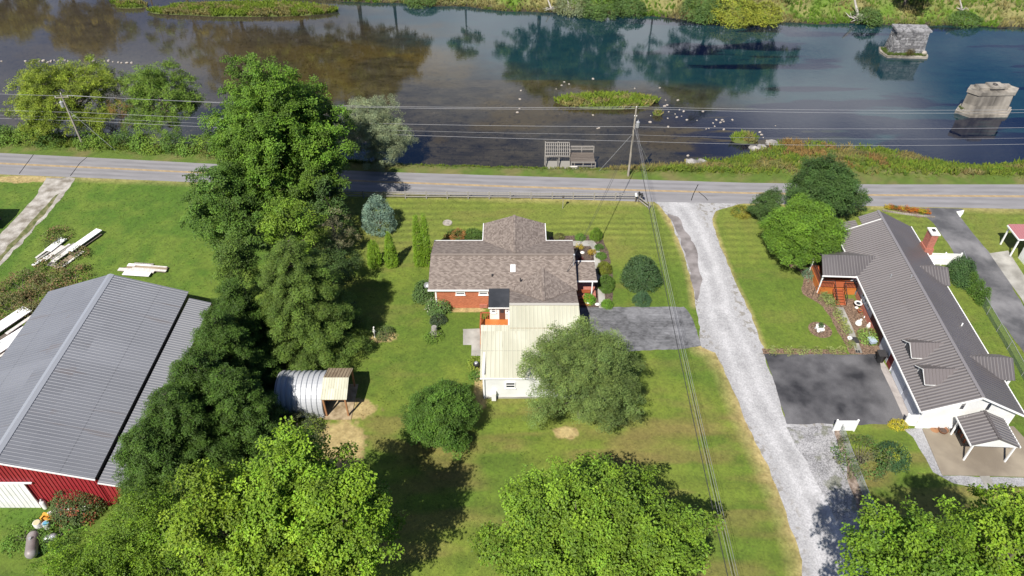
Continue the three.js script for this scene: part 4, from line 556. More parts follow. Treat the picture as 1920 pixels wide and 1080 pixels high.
// ---------------------------------------------------------------- the long brown-roofed house on the right
{
  const h = thing('long_house', 'long white house with brown ribbed metal roof, two dormers and brick chimney', 'house', [41.7, 0, -42.9], -0.05);
  const e = 2.75, R = 5, W = 4.62, RR = (pts, step = 0.34) => metalRoof(h, pts, M.brownRoof, M.brownRibGlint, step, 0.11, 0.09);
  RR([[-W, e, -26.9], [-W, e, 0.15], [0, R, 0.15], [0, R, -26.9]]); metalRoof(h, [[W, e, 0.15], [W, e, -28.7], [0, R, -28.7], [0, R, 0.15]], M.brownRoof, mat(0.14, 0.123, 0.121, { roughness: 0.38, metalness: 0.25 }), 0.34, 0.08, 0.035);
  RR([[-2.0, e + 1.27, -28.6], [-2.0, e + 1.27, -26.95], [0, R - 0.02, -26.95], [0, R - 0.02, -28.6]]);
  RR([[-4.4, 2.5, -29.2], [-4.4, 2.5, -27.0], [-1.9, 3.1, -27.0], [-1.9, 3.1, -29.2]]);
  each('ridge_cap', [bar([0, R + 0.03, -28.6], [0, R + 0.03, 0.15], 0.3, 0.05)], M.brownRibGlint, h);
  each('eave_trim', [bar([-W - 0.05, e - 0.05, -26.9], [-W - 0.05, e - 0.05, 0.15], 0.1, 0.14), bar([W + 0.05, e - 0.05, -28.7], [W + 0.05, e - 0.05, 0.15], 0.1, 0.14), bar([-W, e - 0.03, -26.95], [0, R - 0.05, -26.95], 0.06, 0.16), bar([-W, e - 0.06, 0.19], [0, R - 0.06, 0.19], 0.06, 0.18), bar([W, e - 0.06, 0.19], [0, R - 0.06, 0.19], 0.06, 0.18)], M.white, h);
  each('wall', [gableWall(-3.95, 3.95, -0.3, 0, 2.9, 0, 4.75), gableWall(-3.95, 3.95, -26.4, 0, 2.9, 0, 4.75)], M.siding, h);
  each('side_wall', [box(-3.9, 1.45, -13.3, 0.15, 2.9, 26), box(3.9, 1.45, -13.3, 0.15, 2.9, 26)], M.sidingGrey, h);
  // front gable openings
  for (const x of [-1.05, 1.2]) { const v = add('window', [box(x, 3.45, -0.2, 0.38, 0.9, 0.06)], M.white, h); add('pane', box(x, 3.45, -0.16, 0.3, 0.82, 0.03), M.glass, v); }
  // left side under the eave: windows, red door, garage door
  for (const z of [-17.3, -16.4, -15.6]) win(h, -3.99, 1.75, z, 0.6, 1.1, -Math.PI / 2);
  add('red_brick_base', [box(-4.02, 0.35, -15.5, 0.1, 0.7, 6.5)], M.brickRed, h);
  const d = add('door', [box(-4.0, 1.05, -8.0, 0.06, 2.05, 0.95)], mat(0.14, 0.012, 0.012), h); each('door_frame', [box(-3.985, 1.08, -8.52, 0.07, 2.16, 0.09), box(-3.985, 1.08, -7.48, 0.07, 2.16, 0.09)], M.white, d);
  for (const z of [-5.6, -2.0]) { const g = []; for (let k = 0; k < 4; k++) g.push(box(-4.0, 0.34 + k * 0.56, z, 0.07, 0.53, 2.7)); add('garage_door', g, mat(0.5, 0.52, 0.57), h); }
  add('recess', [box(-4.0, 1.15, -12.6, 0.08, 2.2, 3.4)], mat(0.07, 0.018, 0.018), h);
  each('corner_trim', [box(-4.0, 1.4, -0.3, 0.12, 2.8, 0.12), box(4.0, 1.4, -0.3, 0.12, 2.8, 0.12)], M.white, h);
  for (const z of [-21, -9.5]) win(h, 3.99, 1.8, z, 1.0, 1.1, Math.PI / 2);
  // two dormers on the left slope
  for (const z of [-6.9, -3.5]) {
    const D = add('dormer', [gableWall(-0.95, 0.95, 0, 2.9, 3.75, 0, 4.5, 0.12).rotateY(Math.PI / 2).translate(-3.45, 0, z), box(-2.6, 3.4, z + 0.9, 1.6, 0.75, 0.1), box(-2.6, 3.4, z - 0.9, 1.6, 0.75, 0.1)], M.whiteWarm, h);
    const P1 = [[-3.75, 3.8, z + 1.25], [-2.1, 3.8, z + 1.25], [-0.45, 4.72, z], [-3.75, 4.62, z]], P2 = [[-3.75, 3.8, z - 1.25], [-3.75, 4.62, z], [-0.45, 4.72, z], [-2.1, 3.8, z - 1.25]];
    add('dormer_roof', [slab(P1, 0.1), slab(P2, 0.1), ...ribs(P1, 0.31, 0.06, 0.04), ...ribs(P2, 0.31, 0.06, 0.04)], mat(0.17, 0.15, 0.148, { roughness: 0.35, metalness: 0.2 }), D);
    add('dormer_window', [box(-3.56, 3.55, z, 0.06, 0.8, 1.3)], M.glass, D);
    each('dormer_trim', [bar([-3.74, 3.73, z + 1.22], [-2.2, 3.73, z + 1.22], 0.04, 0.08), bar([-3.77, 3.74, z + 1.22], [-3.77, 4.54, z], 0.03, 0.07), bar([-3.77, 3.74, z - 1.22], [-3.77, 4.54, z], 0.03, 0.07)], M.white, D);
  }
  // gables on the right slope
  for (const [z, hw, x1, pk] of [[-19.4, 1.75, 4.9, 4.05], [-5.7, 1.7, 5.55, 4.2]]) {
    const P1 = [[x1, 2.9, z + hw], [x1, pk, z], [1.4, pk + 0.1, z], [3.9, 2.95, z + hw]], P2 = [[x1, 2.9, z - hw], [3.9, 2.95, z - hw], [1.4, pk + 0.1, z], [x1, pk, z]];
    const G = add('side_gable_roof', [slab(P1, 0.1), slab(P2, 0.1)], M.brownRoof, h); add('roof_seams', [...ribs(P1, 0.31, 0.06, 0.04), ...ribs(P2, 0.31, 0.06, 0.04)], M.brownRibGlint, G, 'stuff');
    add('side_gable_wall', [gableWall(-hw + 0.3, hw - 0.3, 0, z < -10 ? 0 : 2.2, 2.8, 0, pk - 0.2, 0.12).rotateY(Math.PI / 2).translate(x1 - 0.35, 0, z)], M.siding, h);
  }
  for (const [x, z] of [[5.3, -4.3], [5.3, -7.1]]) add('porch_post', bar([x, 0, z], [x, 2.8, z], 0.12), M.white, h);
  for (const [x, z] of [[-1.95, -17.4], [-0.4, -16.5], [2.95, -10.6]]) add('vent_pipe', [cyl(x, 5 - 0.487 * Math.abs(x) - 0.05, z, 0.07, 0.07, 0.42, 10)], x > 0 ? M.white : M.steel, h);
  const P1 = [[-8.35, 2.75, -18.95], [-4.3, 2.85, -18.95], [-2.0, 3.98, -21.1], [-8.2, 3.98, -21.1]], P2 = [[-8.35, 2.75, -23.2], [-8.2, 3.98, -21.1], [-2.0, 3.98, -21.1], [-4.3, 2.85, -23.2]];
  const pr = add('porch_roof', [slab(P1, 0.1), slab(P2, 0.1)], M.brownRoof, h); add('roof_seams', [...ribs(P1, 0.31, 0.06, 0.04), ...ribs(P2, 0.31, 0.06, 0.04)], M.brownRibGlint, pr, 'stuff');
  each('porch_trim', [bar([-8.4, 2.68, -18.9], [-4.3, 2.68, -18.9], 0.08, 0.14), bar([-4.4, 2.68, -23.25], [-8.4, 2.68, -23.25], 0.08, 0.14)], M.white, h);
  for (const z of [-19.2, -22.8]) add('porch_post', [bar([-8.15, 0, z], [-8.15, 2.75, z], 0.13)], M.white, h);
  // chimney on the right wall
  const c = add('chimney', [box(4.75, 2.6, -24.3, 0.75, 5.2, 1.25), box(4.75, 2.9, -24.3, 0.95, 0.8, 1.5)], M.brickRed, h); add('chimney_cap', [box(4.75, 5.26, -24.3, 0.95, 0.13, 1.45)], M.whiteWarm, c); add('flue', [box(4.75, 5.36, -24.4, 0.32, 0.16, 0.4)], M.dark, c);
}
{ // porch deck and steps of the long house
  const t = thing('front_porch_deck', 'rust red porch deck with black railings and steps beneath brown porch roof', 'porch', [41.7, 0, -42.9], -0.05);
  for (let k = 0; k < 20; k++) add('deck_board', box(-6.1, 0.95, -22.85 + k * 0.19, 4.0, 0.05, 0.175), M.redWood, t);
  each('skirt', [box(-6.1, 0.46, -19.05, 4.0, 0.9, 0.06), box(-8.12, 0.46, -20.9, 0.06, 0.9, 3.8)], M.orangeWood, t);
  for (let k = 0; k < 6; k++) add('step', box(-6.15, 0.82 - k * 0.155, -18.85 + k * 0.3, 0.95, 0.05, 0.34), M.redWood, t);
  for (const x of [-6.68, -5.62]) add('stringer', bar([x, 0.85, -19.0], [x, 0.02, -17.1], 0.05, 0.22), M.redWood, t);
  for (const x of [-6.7, -5.6]) { add('handrail', bar([x, 1.85, -19.1], [x, 0.9, -17.15], 0.06), M.black, t); for (let k = 0; k < 5; k++) add('baluster', bar([x, 0.7 - k * 0.17, -18.7 + k * 0.4], [x, 1.64 - k * 0.19, -18.7 + k * 0.4], 0.035), M.black, t); }
  for (const [x0, x1] of [[-8.1, -6.75], [-5.55, -4.15]]) { add('handrail', bar([x0, 1.9, -19.1], [x1, 1.9, -19.1], 0.07), M.black, t); const n = Math.round((x1 - x0) / 0.16); for (let k = 0; k <= n; k++) add('baluster', bar([x0 + k * 0.16, 1, -19.1], [x0 + k * 0.16, 1.88, -19.1], 0.03), M.black, t); }
  add('handrail', bar([-8.1, 1.9, -19.1], [-8.1, 1.9, -22.8], 0.07), M.black, t); for (let k = 0; k < 22; k++) add('baluster', bar([-8.1, 1, -19.25 - k * 0.16], [-8.1, 1.88, -19.25 - k * 0.16], 0.03), M.black, t);
}
{ const [x, z] = [38.58, -63.46]; const t = thing('patio_umbrella', 'folded white patio umbrella standing on the rust red porch deck', 'umbrella', [x, 0.97, z]); add('canopy', [lathe(0, 0.5, 0, [[0.02, 1.85], [0.22, 1.3], [0.42, 0.55], [0.48, 0.1], [0.3, 0.0]], 10)], M.white, t); add('pole', [rod([0, 0, 0], [0, 2.45, 0], 0.03)], M.white, t); add('base', [cyl(0, 0, 0, 0.26, 0.2, 0.1)], M.white, t); }
{ // open carport behind the long house
  const t = thing('carport', 'small open gable carport with brown metal roof on the concrete patio', 'carport', [42.3, 0, -41.2], -0.05);
  const P1 = [[-2.05, 2.4, -1.4], [-2.05, 2.4, 1.75], [0, 3.4, 1.75], [0, 3.4, -1.4]], P2 = [[2.1, 2.4, 1.75], [2.1, 2.4, -1.4], [0, 3.4, -1.4], [0, 3.4, 1.75]];
  for (const P of [P1, P2]) { const r = metalRoof(t, P, M.brownRoof, M.brownRibGlint, 0.34, 0.11, 0.08); }
  each('ridge_cap', [bar([0, 3.43, -1.4], [0, 3.43, 1.75], 0.28, 0.05)], mat(0.08, 0.07, 0.07), t);
  each('gable_wall', [gableWall(-2.0, 2.05, 1.62, 2.2, 2.4, 0, 3.3, 0.1), box(0.02, 2.25, -1.3, 4, 0.3, 0.1)], M.siding, t);
  each('eave_trim', [bar([-2.1, 2.36, -1.4], [-2.1, 2.36, 1.8], 0.07, 0.14), bar([2.15, 2.36, -1.4], [2.15, 2.36, 1.8], 0.07, 0.14)], M.white, t);
  for (const [x, z] of [[-1.75, 1.6], [1.85, 1.6], [-1.75, -1.25], [1.85, -1.25]]) add('post', bar([x, 0.07, z], [x, 2.4, z], 0.13), M.white, t);
}
{ // white cart under the carport
  const [x, z] = [42.85, -40.93]; const t = thing('golf_cart', 'white golf cart with white wheels parked beneath the open carport', 'golf cart', [x - 0.2, 0.07, z - 1.0], -0.05), s = new THREE.Shape([[-1.15, 0.35], [-1.15, 0.75], [-0.75, 0.95], [-0.5, 0.6], [0.1, 0.6], [0.25, 0.85], [0.95, 0.85], [1.15, 0.7], [1.15, 0.35]].map((p) => new THREE.Vector2(...p)));
  add('body', [new THREE.ExtrudeGeometry(s, { depth: 1.1, bevelEnabled: true, bevelSize: 0.04, bevelThickness: 0.04, bevelSegments: 2 }).translate(0, 0, -0.55)], M.white, t);
  add('canopy', [box(0, 1.8, 0, 1.6, 0.06, 1.15)], M.white, t); add('seat', [box(0.35, 0.95, 0, 0.5, 0.14, 1.0), box(0.62, 1.2, 0, 0.12, 0.45, 1.0)], M.dark, t); add('windscreen', [box(-0.72, 1.35, 0, 0.04, 0.8, 1.0, 0, 0, 0.2)], M.glass, t);
  add('canopy_frame', [rod([-0.75, 0.9, 0.52], [-0.65, 1.8, 0.52], 0.02), rod([-0.75, 0.9, -0.52], [-0.65, 1.8, -0.52], 0.02), rod([0.75, 0.9, 0.52], [0.7, 1.8, 0.52], 0.02), rod([0.75, 0.9, -0.52], [0.7, 1.8, -0.52], 0.02)], M.white, t);
  for (const [wx, wz] of [[-0.82, 0.6], [0.82, 0.6], [-0.82, -0.6], [0.82, -0.6]]) { const w = add('wheel', [new THREE.TorusGeometry(0.2, 0.08, 8, 18).translate(wx, 0.28, wz)], M.black, t); add('hub_cap', [new THREE.CylinderGeometry(0.16, 0.16, 0.12, 14).rotateX(Math.PI / 2).translate(wx, 0.28, wz)], M.white, w); }
}
{ // neighbour's house at the right edge
  const t = thing('neighbour_house', 'white cottage with red porch roof and grey awning at right edge', 'house', [62.7, 0, -65.6]), q = (x, y, z) => [x - 61, y, z + 66];
  const F = [q(57.9, 2.75, -71.6), q(57.9, 2.75, -69.6), q(66, 3.5, -69.6), q(66, 3.5, -71.6)];
  each('wall', [box(2.6, 1.6, -0.1, 9.6, 3.2, 6.2)], M.siding, t); each('roof', [slab([q(58.5, 3.2, -69.4), q(68.6, 3.2, -69.4), q(68.6, 4.4, -66.2), q(59.9, 4.4, -66.2)], 0.15), slab([q(58.5, 3.2, -62.8), q(59.9, 4.4, -66.2), q(68.6, 4.4, -66.2), q(68.6, 3.2, -62.8)], 0.15)], M.whiteWarm, t);
  const pr = add('porch_roof', [slab([q(57.8, 2.7, -69.3), q(57.8, 2.9, -72), q(66, 2.9, -72), q(66, 2.7, -69.3)], 0.1)], M.redRoof, t); add('roof_seams', ribs([q(57.8, 2.7, -69.3), q(57.8, 2.9, -72), q(66, 2.9, -72), q(66, 2.7, -69.3)], 0.3, 0.06, 0.04), M.redRoof, pr, 'stuff');
  each('porch_trim', [bar(q(57.76, 2.7, -72), q(57.76, 2.6, -69.3), 0.08, 0.16), bar(q(57.76, 2.62, -69.26), q(62, 2.62, -69.26), 0.08, 0.16)], M.white, t);
  for (const z of [-69.5, -71.8]) add('porch_post', bar(q(58, 0, z), q(58, 2.7, z), 0.14), M.white, t);
  const aw = [q(57.9, 2.3, -63.4), q(57.9, 2.3, -58.5), q(60, 2.8, -58.5), q(60, 2.8, -63.4)]; const A = add('awning', [slab(aw, 0.07)], M.galv, t); add('roof_seams', ribs(aw, 0.25, 0.08, 0.04), M.steel, A, 'stuff'); for (const z of [-63.2, -58.7]) add('awning_post', bar(q(58, 0, z), q(58, 2.3, z), 0.1), M.white, t);
  win(t, -2.22, 1.7, 1.2, 1.0, 1.1, -Math.PI / 2);
}
{ // grey shed at the left edge
  const t = thing('grey_shed', 'weathered grey ribbed metal shed with brown boards at left edge', 'shed', [-65.6, 0, -74.3]);
  const P1 = [[-4, 2.6, 1.6], [0.6, 2.6, 1.6], [0.6, 3.3, -0.6], [-4, 3.3, -0.6]], P2 = [[-4, 2.7, -2.6], [-4, 3.3, -0.6], [0.6, 3.3, -0.6], [0.6, 2.7, -2.6]];
  metalRoof(t, P1, M.galv, M.steel, 0.3, 0.08, 0.05); metalRoof(t, P2, M.galv, M.steel, 0.3, 0.08, 0.05); each('wall', [box(-1.8, 1.3, -0.5, 4.4, 2.6, 3.8)], M.darkWood, t); each('trim', [bar([0.62, 2.55, 1.6], [0.62, 3.25, -0.6], 0.06, 0.14), bar([0.62, 2.65, -2.6], [0.62, 3.25, -0.6], 0.06, 0.14)], M.white, t);
}

// ---------------------------------------------------------------- poles and wires
function pole(label, x, z, H, o = {}) {
  const t = thing('utility_pole', label, 'utility pole', [x, o.y ?? 0, z], o.turn ?? 0);
  add('pole_shaft', rod([0, -0.5, 0], [0, H, 0], 0.17, 0.11, 12), M.pole, t);
  if (o.arm) add('crossarm', [bar([-0.9, H - 0.45, 0.14], [0.9, H - 0.45, 0.14], 0.1, 0.12)], M.pole, t);
  for (const [ix, iy] of o.ins ?? []) add('insulator', lathe(ix, iy, ix ? 0.14 : 0, [[0.02, 0], [0.06, 0.03], [0.05, 0.08], [0.07, 0.12], [0.02, 0.2]], 10), M.whiteWarm, t);
  if (o.can) { const c = add('transformer', [cyl(o.can[0], o.can[1], 0.05, 0.24, 0.24, 0.75, 18), cyl(o.can[0], o.can[1] + 0.75, 0.05, 0.26, 0.1, 0.1, 18)], M.steel, t); add('bushing', [cyl(o.can[0], o.can[1] + 0.83, 0.05, 0.04, 0.03, 0.22)], M.whiteWarm, c); add('bracket', [box(o.can[0] / 2, o.can[1] + 0.4, 0.03, Math.abs(o.can[0]), 0.08, 0.08)], M.steel, t); }
  if (o.lampArm) add('bracket_arm', [rod([0, o.lampArm, 0], [0.7, o.lampArm + 0.25, 0], 0.035)], M.steel, t);
  return t;
}
const PX = 16.05, PZ = -86.9, LX = -62.5, LZ = -94.6;
pole('tall wooden utility pole by the road beside the river deck', PX, PZ, 10.3, { ins: [[0, 10.3], [0.14, 9.1], [-0.14, 9.1]], can: [0.42, 7.5], arm: false });
pole('grey utility pole with transformer among the riverside trees at left', LX, LZ, 8.7, { y: -0.3, ins: [[-0.8, 8.3], [0.8, 8.3], [0, 8.7]], can: [-0.4, 6.8], arm: true, lampArm: 5.2, turn: 0.15 });
function wire(label, a, b, sag, r = 0.028, group, m0 = M.wire) {
  const pts = []; for (let i = 0; i <= 24; i++) { const t = i / 24; pts.push(V3(a[0] + (b[0] - a[0]) * t, a[1] + (b[1] - a[1]) * t - 4 * sag * t * (1 - t), a[2] + (b[2] - a[2]) * t)); }
  const m = add('power_line', new THREE.TubeGeometry(new THREE.CatmullRomCurve3(pts), 32, r, 5), m0, null); m.name = numbered('power_line'); m.userData = { label, category: 'power line' }; if (group) m.userData.group = group; scene.add(m);
}
const RX = 96, RZ = -88.5;
[['topmost line left of the roadside pole', 10.4, 8.6, 0.7, 0, 0], ['second line from top left of the roadside pole', 10.15, 8.6, 0.75, 0.2, 0.8], ['middle line left of the roadside pole', 7.55, 6.1, 0.55, 0.05, 0], ['thin line below the middle, left of pole', 6.35, 5.3, 0.5, 0.05, 0], ['lowest thick line left of the roadside pole', 5.4, 4.8, 0.4, 0.1, 0]].forEach(([n, h, h2, s, d, e], i) => wire('grey overhead wire over the river, ' + n, [LX + e, h2 - 0.4, LZ], [PX - d, h, PZ], s, i === 3 ? 0.012 : 0.018));
[['topmost line right of the roadside pole', 10.4, 9.8, 0.6, 0], ['second line from top right of the roadside pole', 10.15, 9.5, 0.75, 0.2], ['middle line right of the roadside pole', 7.55, 7.3, 0.6, 0.1], ['thin line below the middle, right of pole', 6.35, 5.8, 0.8, 0.1], ['lowest thick line right of the roadside pole', 5.4, 5.0, 0.9, 0.1]].forEach(([n, h, h2, s, d], i) => wire('grey overhead wire over the river, ' + n, [PX + d, h, PZ], [RX, h2, RZ], s, i === 3 ? 0.012 : 0.018));
[['topmost line left of the transformer pole', 8.5, 0], ['second line from top left of the transformer pole', 6.0, 0], ['third line from top left of the transformer pole', 5.2, 0], ['lowest line left of the transformer pole', 4.7, 0.1]].forEach(([n, h, d], i) => wire('grey overhead wire, ' + n, [LX - d, h - 0.4, LZ], [-120, h + 0.6, -99], 0.4, i === 2 ? 0.012 : 0.018));
[['leftmost dark cable', 13.0, 7.0, 7.4, 0.034], ['middle left line', 13.25, 7.3, 7.7, 0.011], ['middle right line', 13.5, 7.3, 7.7, 0.011], ['rightmost line', 13.75, 7.1, 7.9, 0.011]].forEach(([n, x, h, h0, r]) => wire('overhead line crossing the lawn beside the driveway, ' + n, [PX + (x - 13.2) * 0.4, h0, PZ], [x + 1.7, h, -12], 0.9, r, undefined, r > 0.03 ? M.cable : M.wire));
wire('dark service drop from the roadside pole to brick house mast, lower', [PX - 0.1, 6.2, PZ], [6.75, 5.2, -62.6], 0.8, 0.02, undefined, M.cable);
wire('dark service drop from the roadside pole to brick house mast, upper one', [PX - 0.1, 6.8, PZ], [6.75, 5.3, -62.65], 0.5, 0.02, undefined, M.cable);
function guy(label, a, b) { const m = add('guy_wire', rod(a, b, 0.025, 0.025, 5), M.steel, null); m.name = numbered('guy_wire'); m.userData = { label, category: 'guy wire' }; scene.add(m); }
guy('steel guy wire slanting from transformer pole into the bank bushes', [LX, 6, LZ], [...[-57.58, -93.71]].toSpliced(1, 0, 0));
guy('steel guy wire slanting left from roadside pole into bank grass', [PX, 6.6, PZ], [11.9, -0.4, -88.2]);
guy('steel guy wire slanting right from roadside pole into bank weeds', [PX, 7.0, PZ], [19.8, -0.6, -89.4]);

// ---------------------------------------------------------------- fences, mailboxes, deck by the river
{
  const t = thing('split_rail_fence', 'weathered split rail fence along the road in front of brick house', 'fence', [-3, 0, -81]), z = (x) => -0.3 + 0.012 * (x + 3) + (x + 3 < -15 ? 0 : 0.02), n = 15, X = (i) => -19.4 + i * 2.77;
  for (let i = 0; i < n; i++) { const x = X(i); add('post', bar([x, -0.2, z(x)], [x + rr(-0.03, 0.03), 1.15, z(x)], 0.16, 0.14), M.greyWood, t); if (i) for (const h of [0.35, 0.68, 1.0]) if (rnd() > 0.04) add('rail', bar([X(i - 1) - 0.1, h + rr(-0.05, 0.05), z(x - 2.7) + 0.03], [x + 0.1, h + rr(-0.05, 0.05), z(x) + 0.03], 0.09, 0.1), M.greyWood, t); }
  const e = (x, z0, dx, dz) => { add('post', bar([x + dx, -0.2, z0 + dz], [x + dx, 1.0, z0 + dz], 0.15), M.greyWood, t); for (const h of [0.3, 0.75]) add('rail', bar([x, h, z0], [x + dx, h - 0.1, z0 + dz], 0.1), M.greyWood, t); };
  e(X(0), z(X(0)), -1.7, 3.2); e(X(n - 1), z(X(n - 1)), 1.4, 2.1);
}
[['white mailbox at roadside, leftmost of three beside the fence end', M.white, 0], ['tall black mailbox at roadside, between two others beside the fence end', M.black, 0.42], ['small black mailbox at roadside, rightmost of three beside the fence end', M.dark, 0.78]].forEach(([l, m, d], i) => { const [x, z] = [16.22, -80.61]; const t = thing('mailbox', l, 'mailbox', [x + d, 0, z + 0.1]); add('post', bar([0, 0, 0], [0, 1.0, 0], 0.1), M.darkWood, t); const s = new THREE.Shape(); s.moveTo(-0.12, 0); s.lineTo(0.12, 0); s.lineTo(0.12, 0.16); s.absarc(0, 0.16, 0.12, 0, Math.PI); add('box', [new THREE.ExtrudeGeometry(s, { depth: 0.5, bevelEnabled: false }).translate(0, 1.0, -0.25).scale(1.15, i === 1 ? 1.15 : 1, 1)], m, t); });
{
  const [x, z] = [8.31, -0.6, -89.74], zz = [8.31, -0.6, -89.74][2], t = thing('river_deck', 'weathered grey lattice viewing deck with railings on the river bank', 'viewing deck', [x, -0.7, zz - 1.6]);
  // left part: raised lattice platform; right part: board platform with railing
  for (let k = 0; k < 24; k++) add('deck_board', box(0.05 + k * 0.143, 0.9, 0.1, 0.125, 0.05, 3.0), M.darkWood, t);
  for (const bx of [-3.55, -1.72, 0.05, 1.72, 3.45]) for (const bz of [-1.6, 1.6]) add('post', bar([bx, -2.2, bz], [bx, (bx < 0 ? 2.6 : 1.75) - (bz > 0 ? 0.75 : 0), bz], 0.12), M.greyWood, t);
  each('back_rail', [bar([0, 1.8, -1.6], [3.5, 1.8, -1.6], 0.1, 0.14), bar([0, 1.3, -1.6], [3.5, 1.3, -1.6], 0.08, 0.1)], M.greyWood, t); for (let k = 0; k < 21; k++) add('baluster', box(0.08 + k * 0.17, 1.55, -1.6, 0.07, 0.45, 0.05), M.greyWood, t);
  each('front_rail', [bar([0, 1.15, 1.65], [3.5, 1.15, 1.65], 0.09, 0.1), bar([0, 0.55, 1.65], [3.5, 0.55, 1.65], 0.09, 0.1)], M.greyWood, t); for (const bx of [0.5, 1.72, 2.9]) add('baluster', box(bx, 0.75, 1.65, 0.08, 0.85, 0.06), M.greyWood, t);
  const L = add('lattice_screen', bar([-3.6, 2.55, -1.4], [-0.1, 2.55, -1.4], 0.1, 0.1), M.greyWood, t); add('lattice_rail', bar([-3.6, 1.25, 0.1], [-0.1, 1.25, 0.1], 0.1, 0.14), M.greyWood, L);
  for (let k = 0; k < 13; k++) { const bx = -3.5 + k * 0.28; add('lattice_slat', bar([bx, 1.25, 0.1], [bx, 2.55, -1.4], 0.07, 0.04), M.greyWood, L); } for (let k = 1; k < 4; k++) add('lattice_slat', bar([-3.6, 1.25 + k * 0.33, 0.1 - k * 0.375], [-0.1, 1.25 + k * 0.33, 0.1 - k * 0.375], 0.07, 0.05), M.greyWood, L);
  for (let k = 0; k < 2; k++) add('screen_panel', box(-2.7 + k * 1.75, 0.55, 1.3, 1.65, 1.05, 0.03, 0, -0.5), mat(0.22, 0.21, 0.19, { roughness: 0.9 }), t);
  each('beam', [bar([-3.6, 0.12, 1.6], [3.5, 0.12, 1.6], 0.1, 0.14), bar([-3.6, 0.12, -1.6], [3.5, 0.12, -1.6], 0.1, 0.14)], M.greyWood, t);
  for (let k = 0; k < 3; k++) add('step', box(0.35, 0.6 - k * 0.25, 1.9 + k * 0.28, 1.1, 0.06, 0.3), M.oldBoard, t);
}
function vinyl(label, x, z, L, turn, H = 1.7) { const t = thing('privacy_fence', label, 'fence', [x, 0, z], turn), n = Math.max(1, Math.round(L / 2.4)); for (let i = 0; i <= n; i++) { const p = add('post', box(-L / 2 + L * i / n, H / 2 + 0.05, 0, 0.13, H + 0.1, 0.13), M.white, t); add('post_cap', new THREE.ConeGeometry(0.11, 0.1, 4).rotateY(Math.PI / 4).translate(-L / 2 + L * i / n, H + 0.15, 0), M.white, p); } for (let i = 0; i < n; i++) { const w = L / n - 0.13, c = -L / 2 + L * (i + 0.5) / n, m = Math.round(w / 0.16); for (let k = 0; k < m; k++) add('slat', box(c - w / 2 + w * (k + 0.5) / m, H / 2, 0, w / m - 0.008, H - 0.12, 0.04), M.white, t); } each('fence_rail', [box(0, H - 0.06, 0.03, L, 0.12, 0.06), box(0, 0.2, 0.03, L, 0.12, 0.06), box(0, H * 0.55, 0.03, L, 0.05, 0.055)], M.white, t); }
{ const [x, z] = [30.84, -42.99]; vinyl('short white vinyl fence panel at corner of the dark parking court', x, z, 1.9, 0, 1.5); }
{ const [x, z] = [38.74, -43.36]; vinyl('white vinyl fence joining left corner of long house gable', x - 0.3, z - 0.15, 3.6, -0.05, 1.6); }
{ const [x, z] = [50.6, -67.4]; vinyl('white vinyl fence between long house chimney and side lane', x, z, 3.6, -0.05, 1.75); }
// chain link fences
M.mesh = mat(0.35, 0.38, 0.34, { roughness: 0.6, metalness: 0.3 }); M.meshGreen = mat(0.1, 0.15, 0.08, { roughness: 0.7 });
function chain(label, pts, H, m) { const t = thing('chain_link_fence', label, 'fence', [pts[0][0], 0, pts[0][1]]), q = pts.map(([x, z]) => [x - pts[0][0], z - pts[0][1]]); for (let i = 1; i < q.length; i++) { const [ax, az] = q[i - 1], [bx, bz] = q[i], L = Math.hypot(bx - ax, bz - az), n = Math.max(1, Math.round(L / 2.6)), at = (k) => [ax + (bx - ax) * k, az + (bz - az) * k]; for (let k = i > 1 ? 1 : 0; k <= n; k++) { const [x, z] = at(k / n); add('post', rod([x, 0, z], [x, H + 0.05, z], 0.035), M.steel, t); } add('top_rail', rod([ax, H, az], [bx, H, bz], 0.025), M.steel, t); const g = [], s = 0.14; for (let d = -H; d < L; d += s) for (const w of [0, 1]) { const a0 = Math.max(0, d), a1 = Math.min(L, d + H); if (a1 - a0 < 0.05) continue; const y = (v) => w ? H - (v - d) : v - d; const [x0, z0] = at(a0 / L), [x1, z1] = at(a1 / L); g.push(bar([x0, Math.max(0.03, y(a0)), z0], [x1, Math.max(0.03, y(a1)), z1], 0.012)); } add('wire_mesh', g, m, t, 'stuff'); } }
chain('green chain link fence between long house and side lane', [[53.39, -68.4], [52.35, -64.02], [51.9, -58.83], [51.44, -53.55], [51, -49.84], [50.56, -46.06]], 1.25, M.meshGreen);
chain('grey chain link fence between gravel yard and garden shrubs', [[30.41, -42.74], [30.25, -39.99], [30.18, -37.36], [30.14, -34.21], [29.98, -31.06]], 1.2, M.mesh);

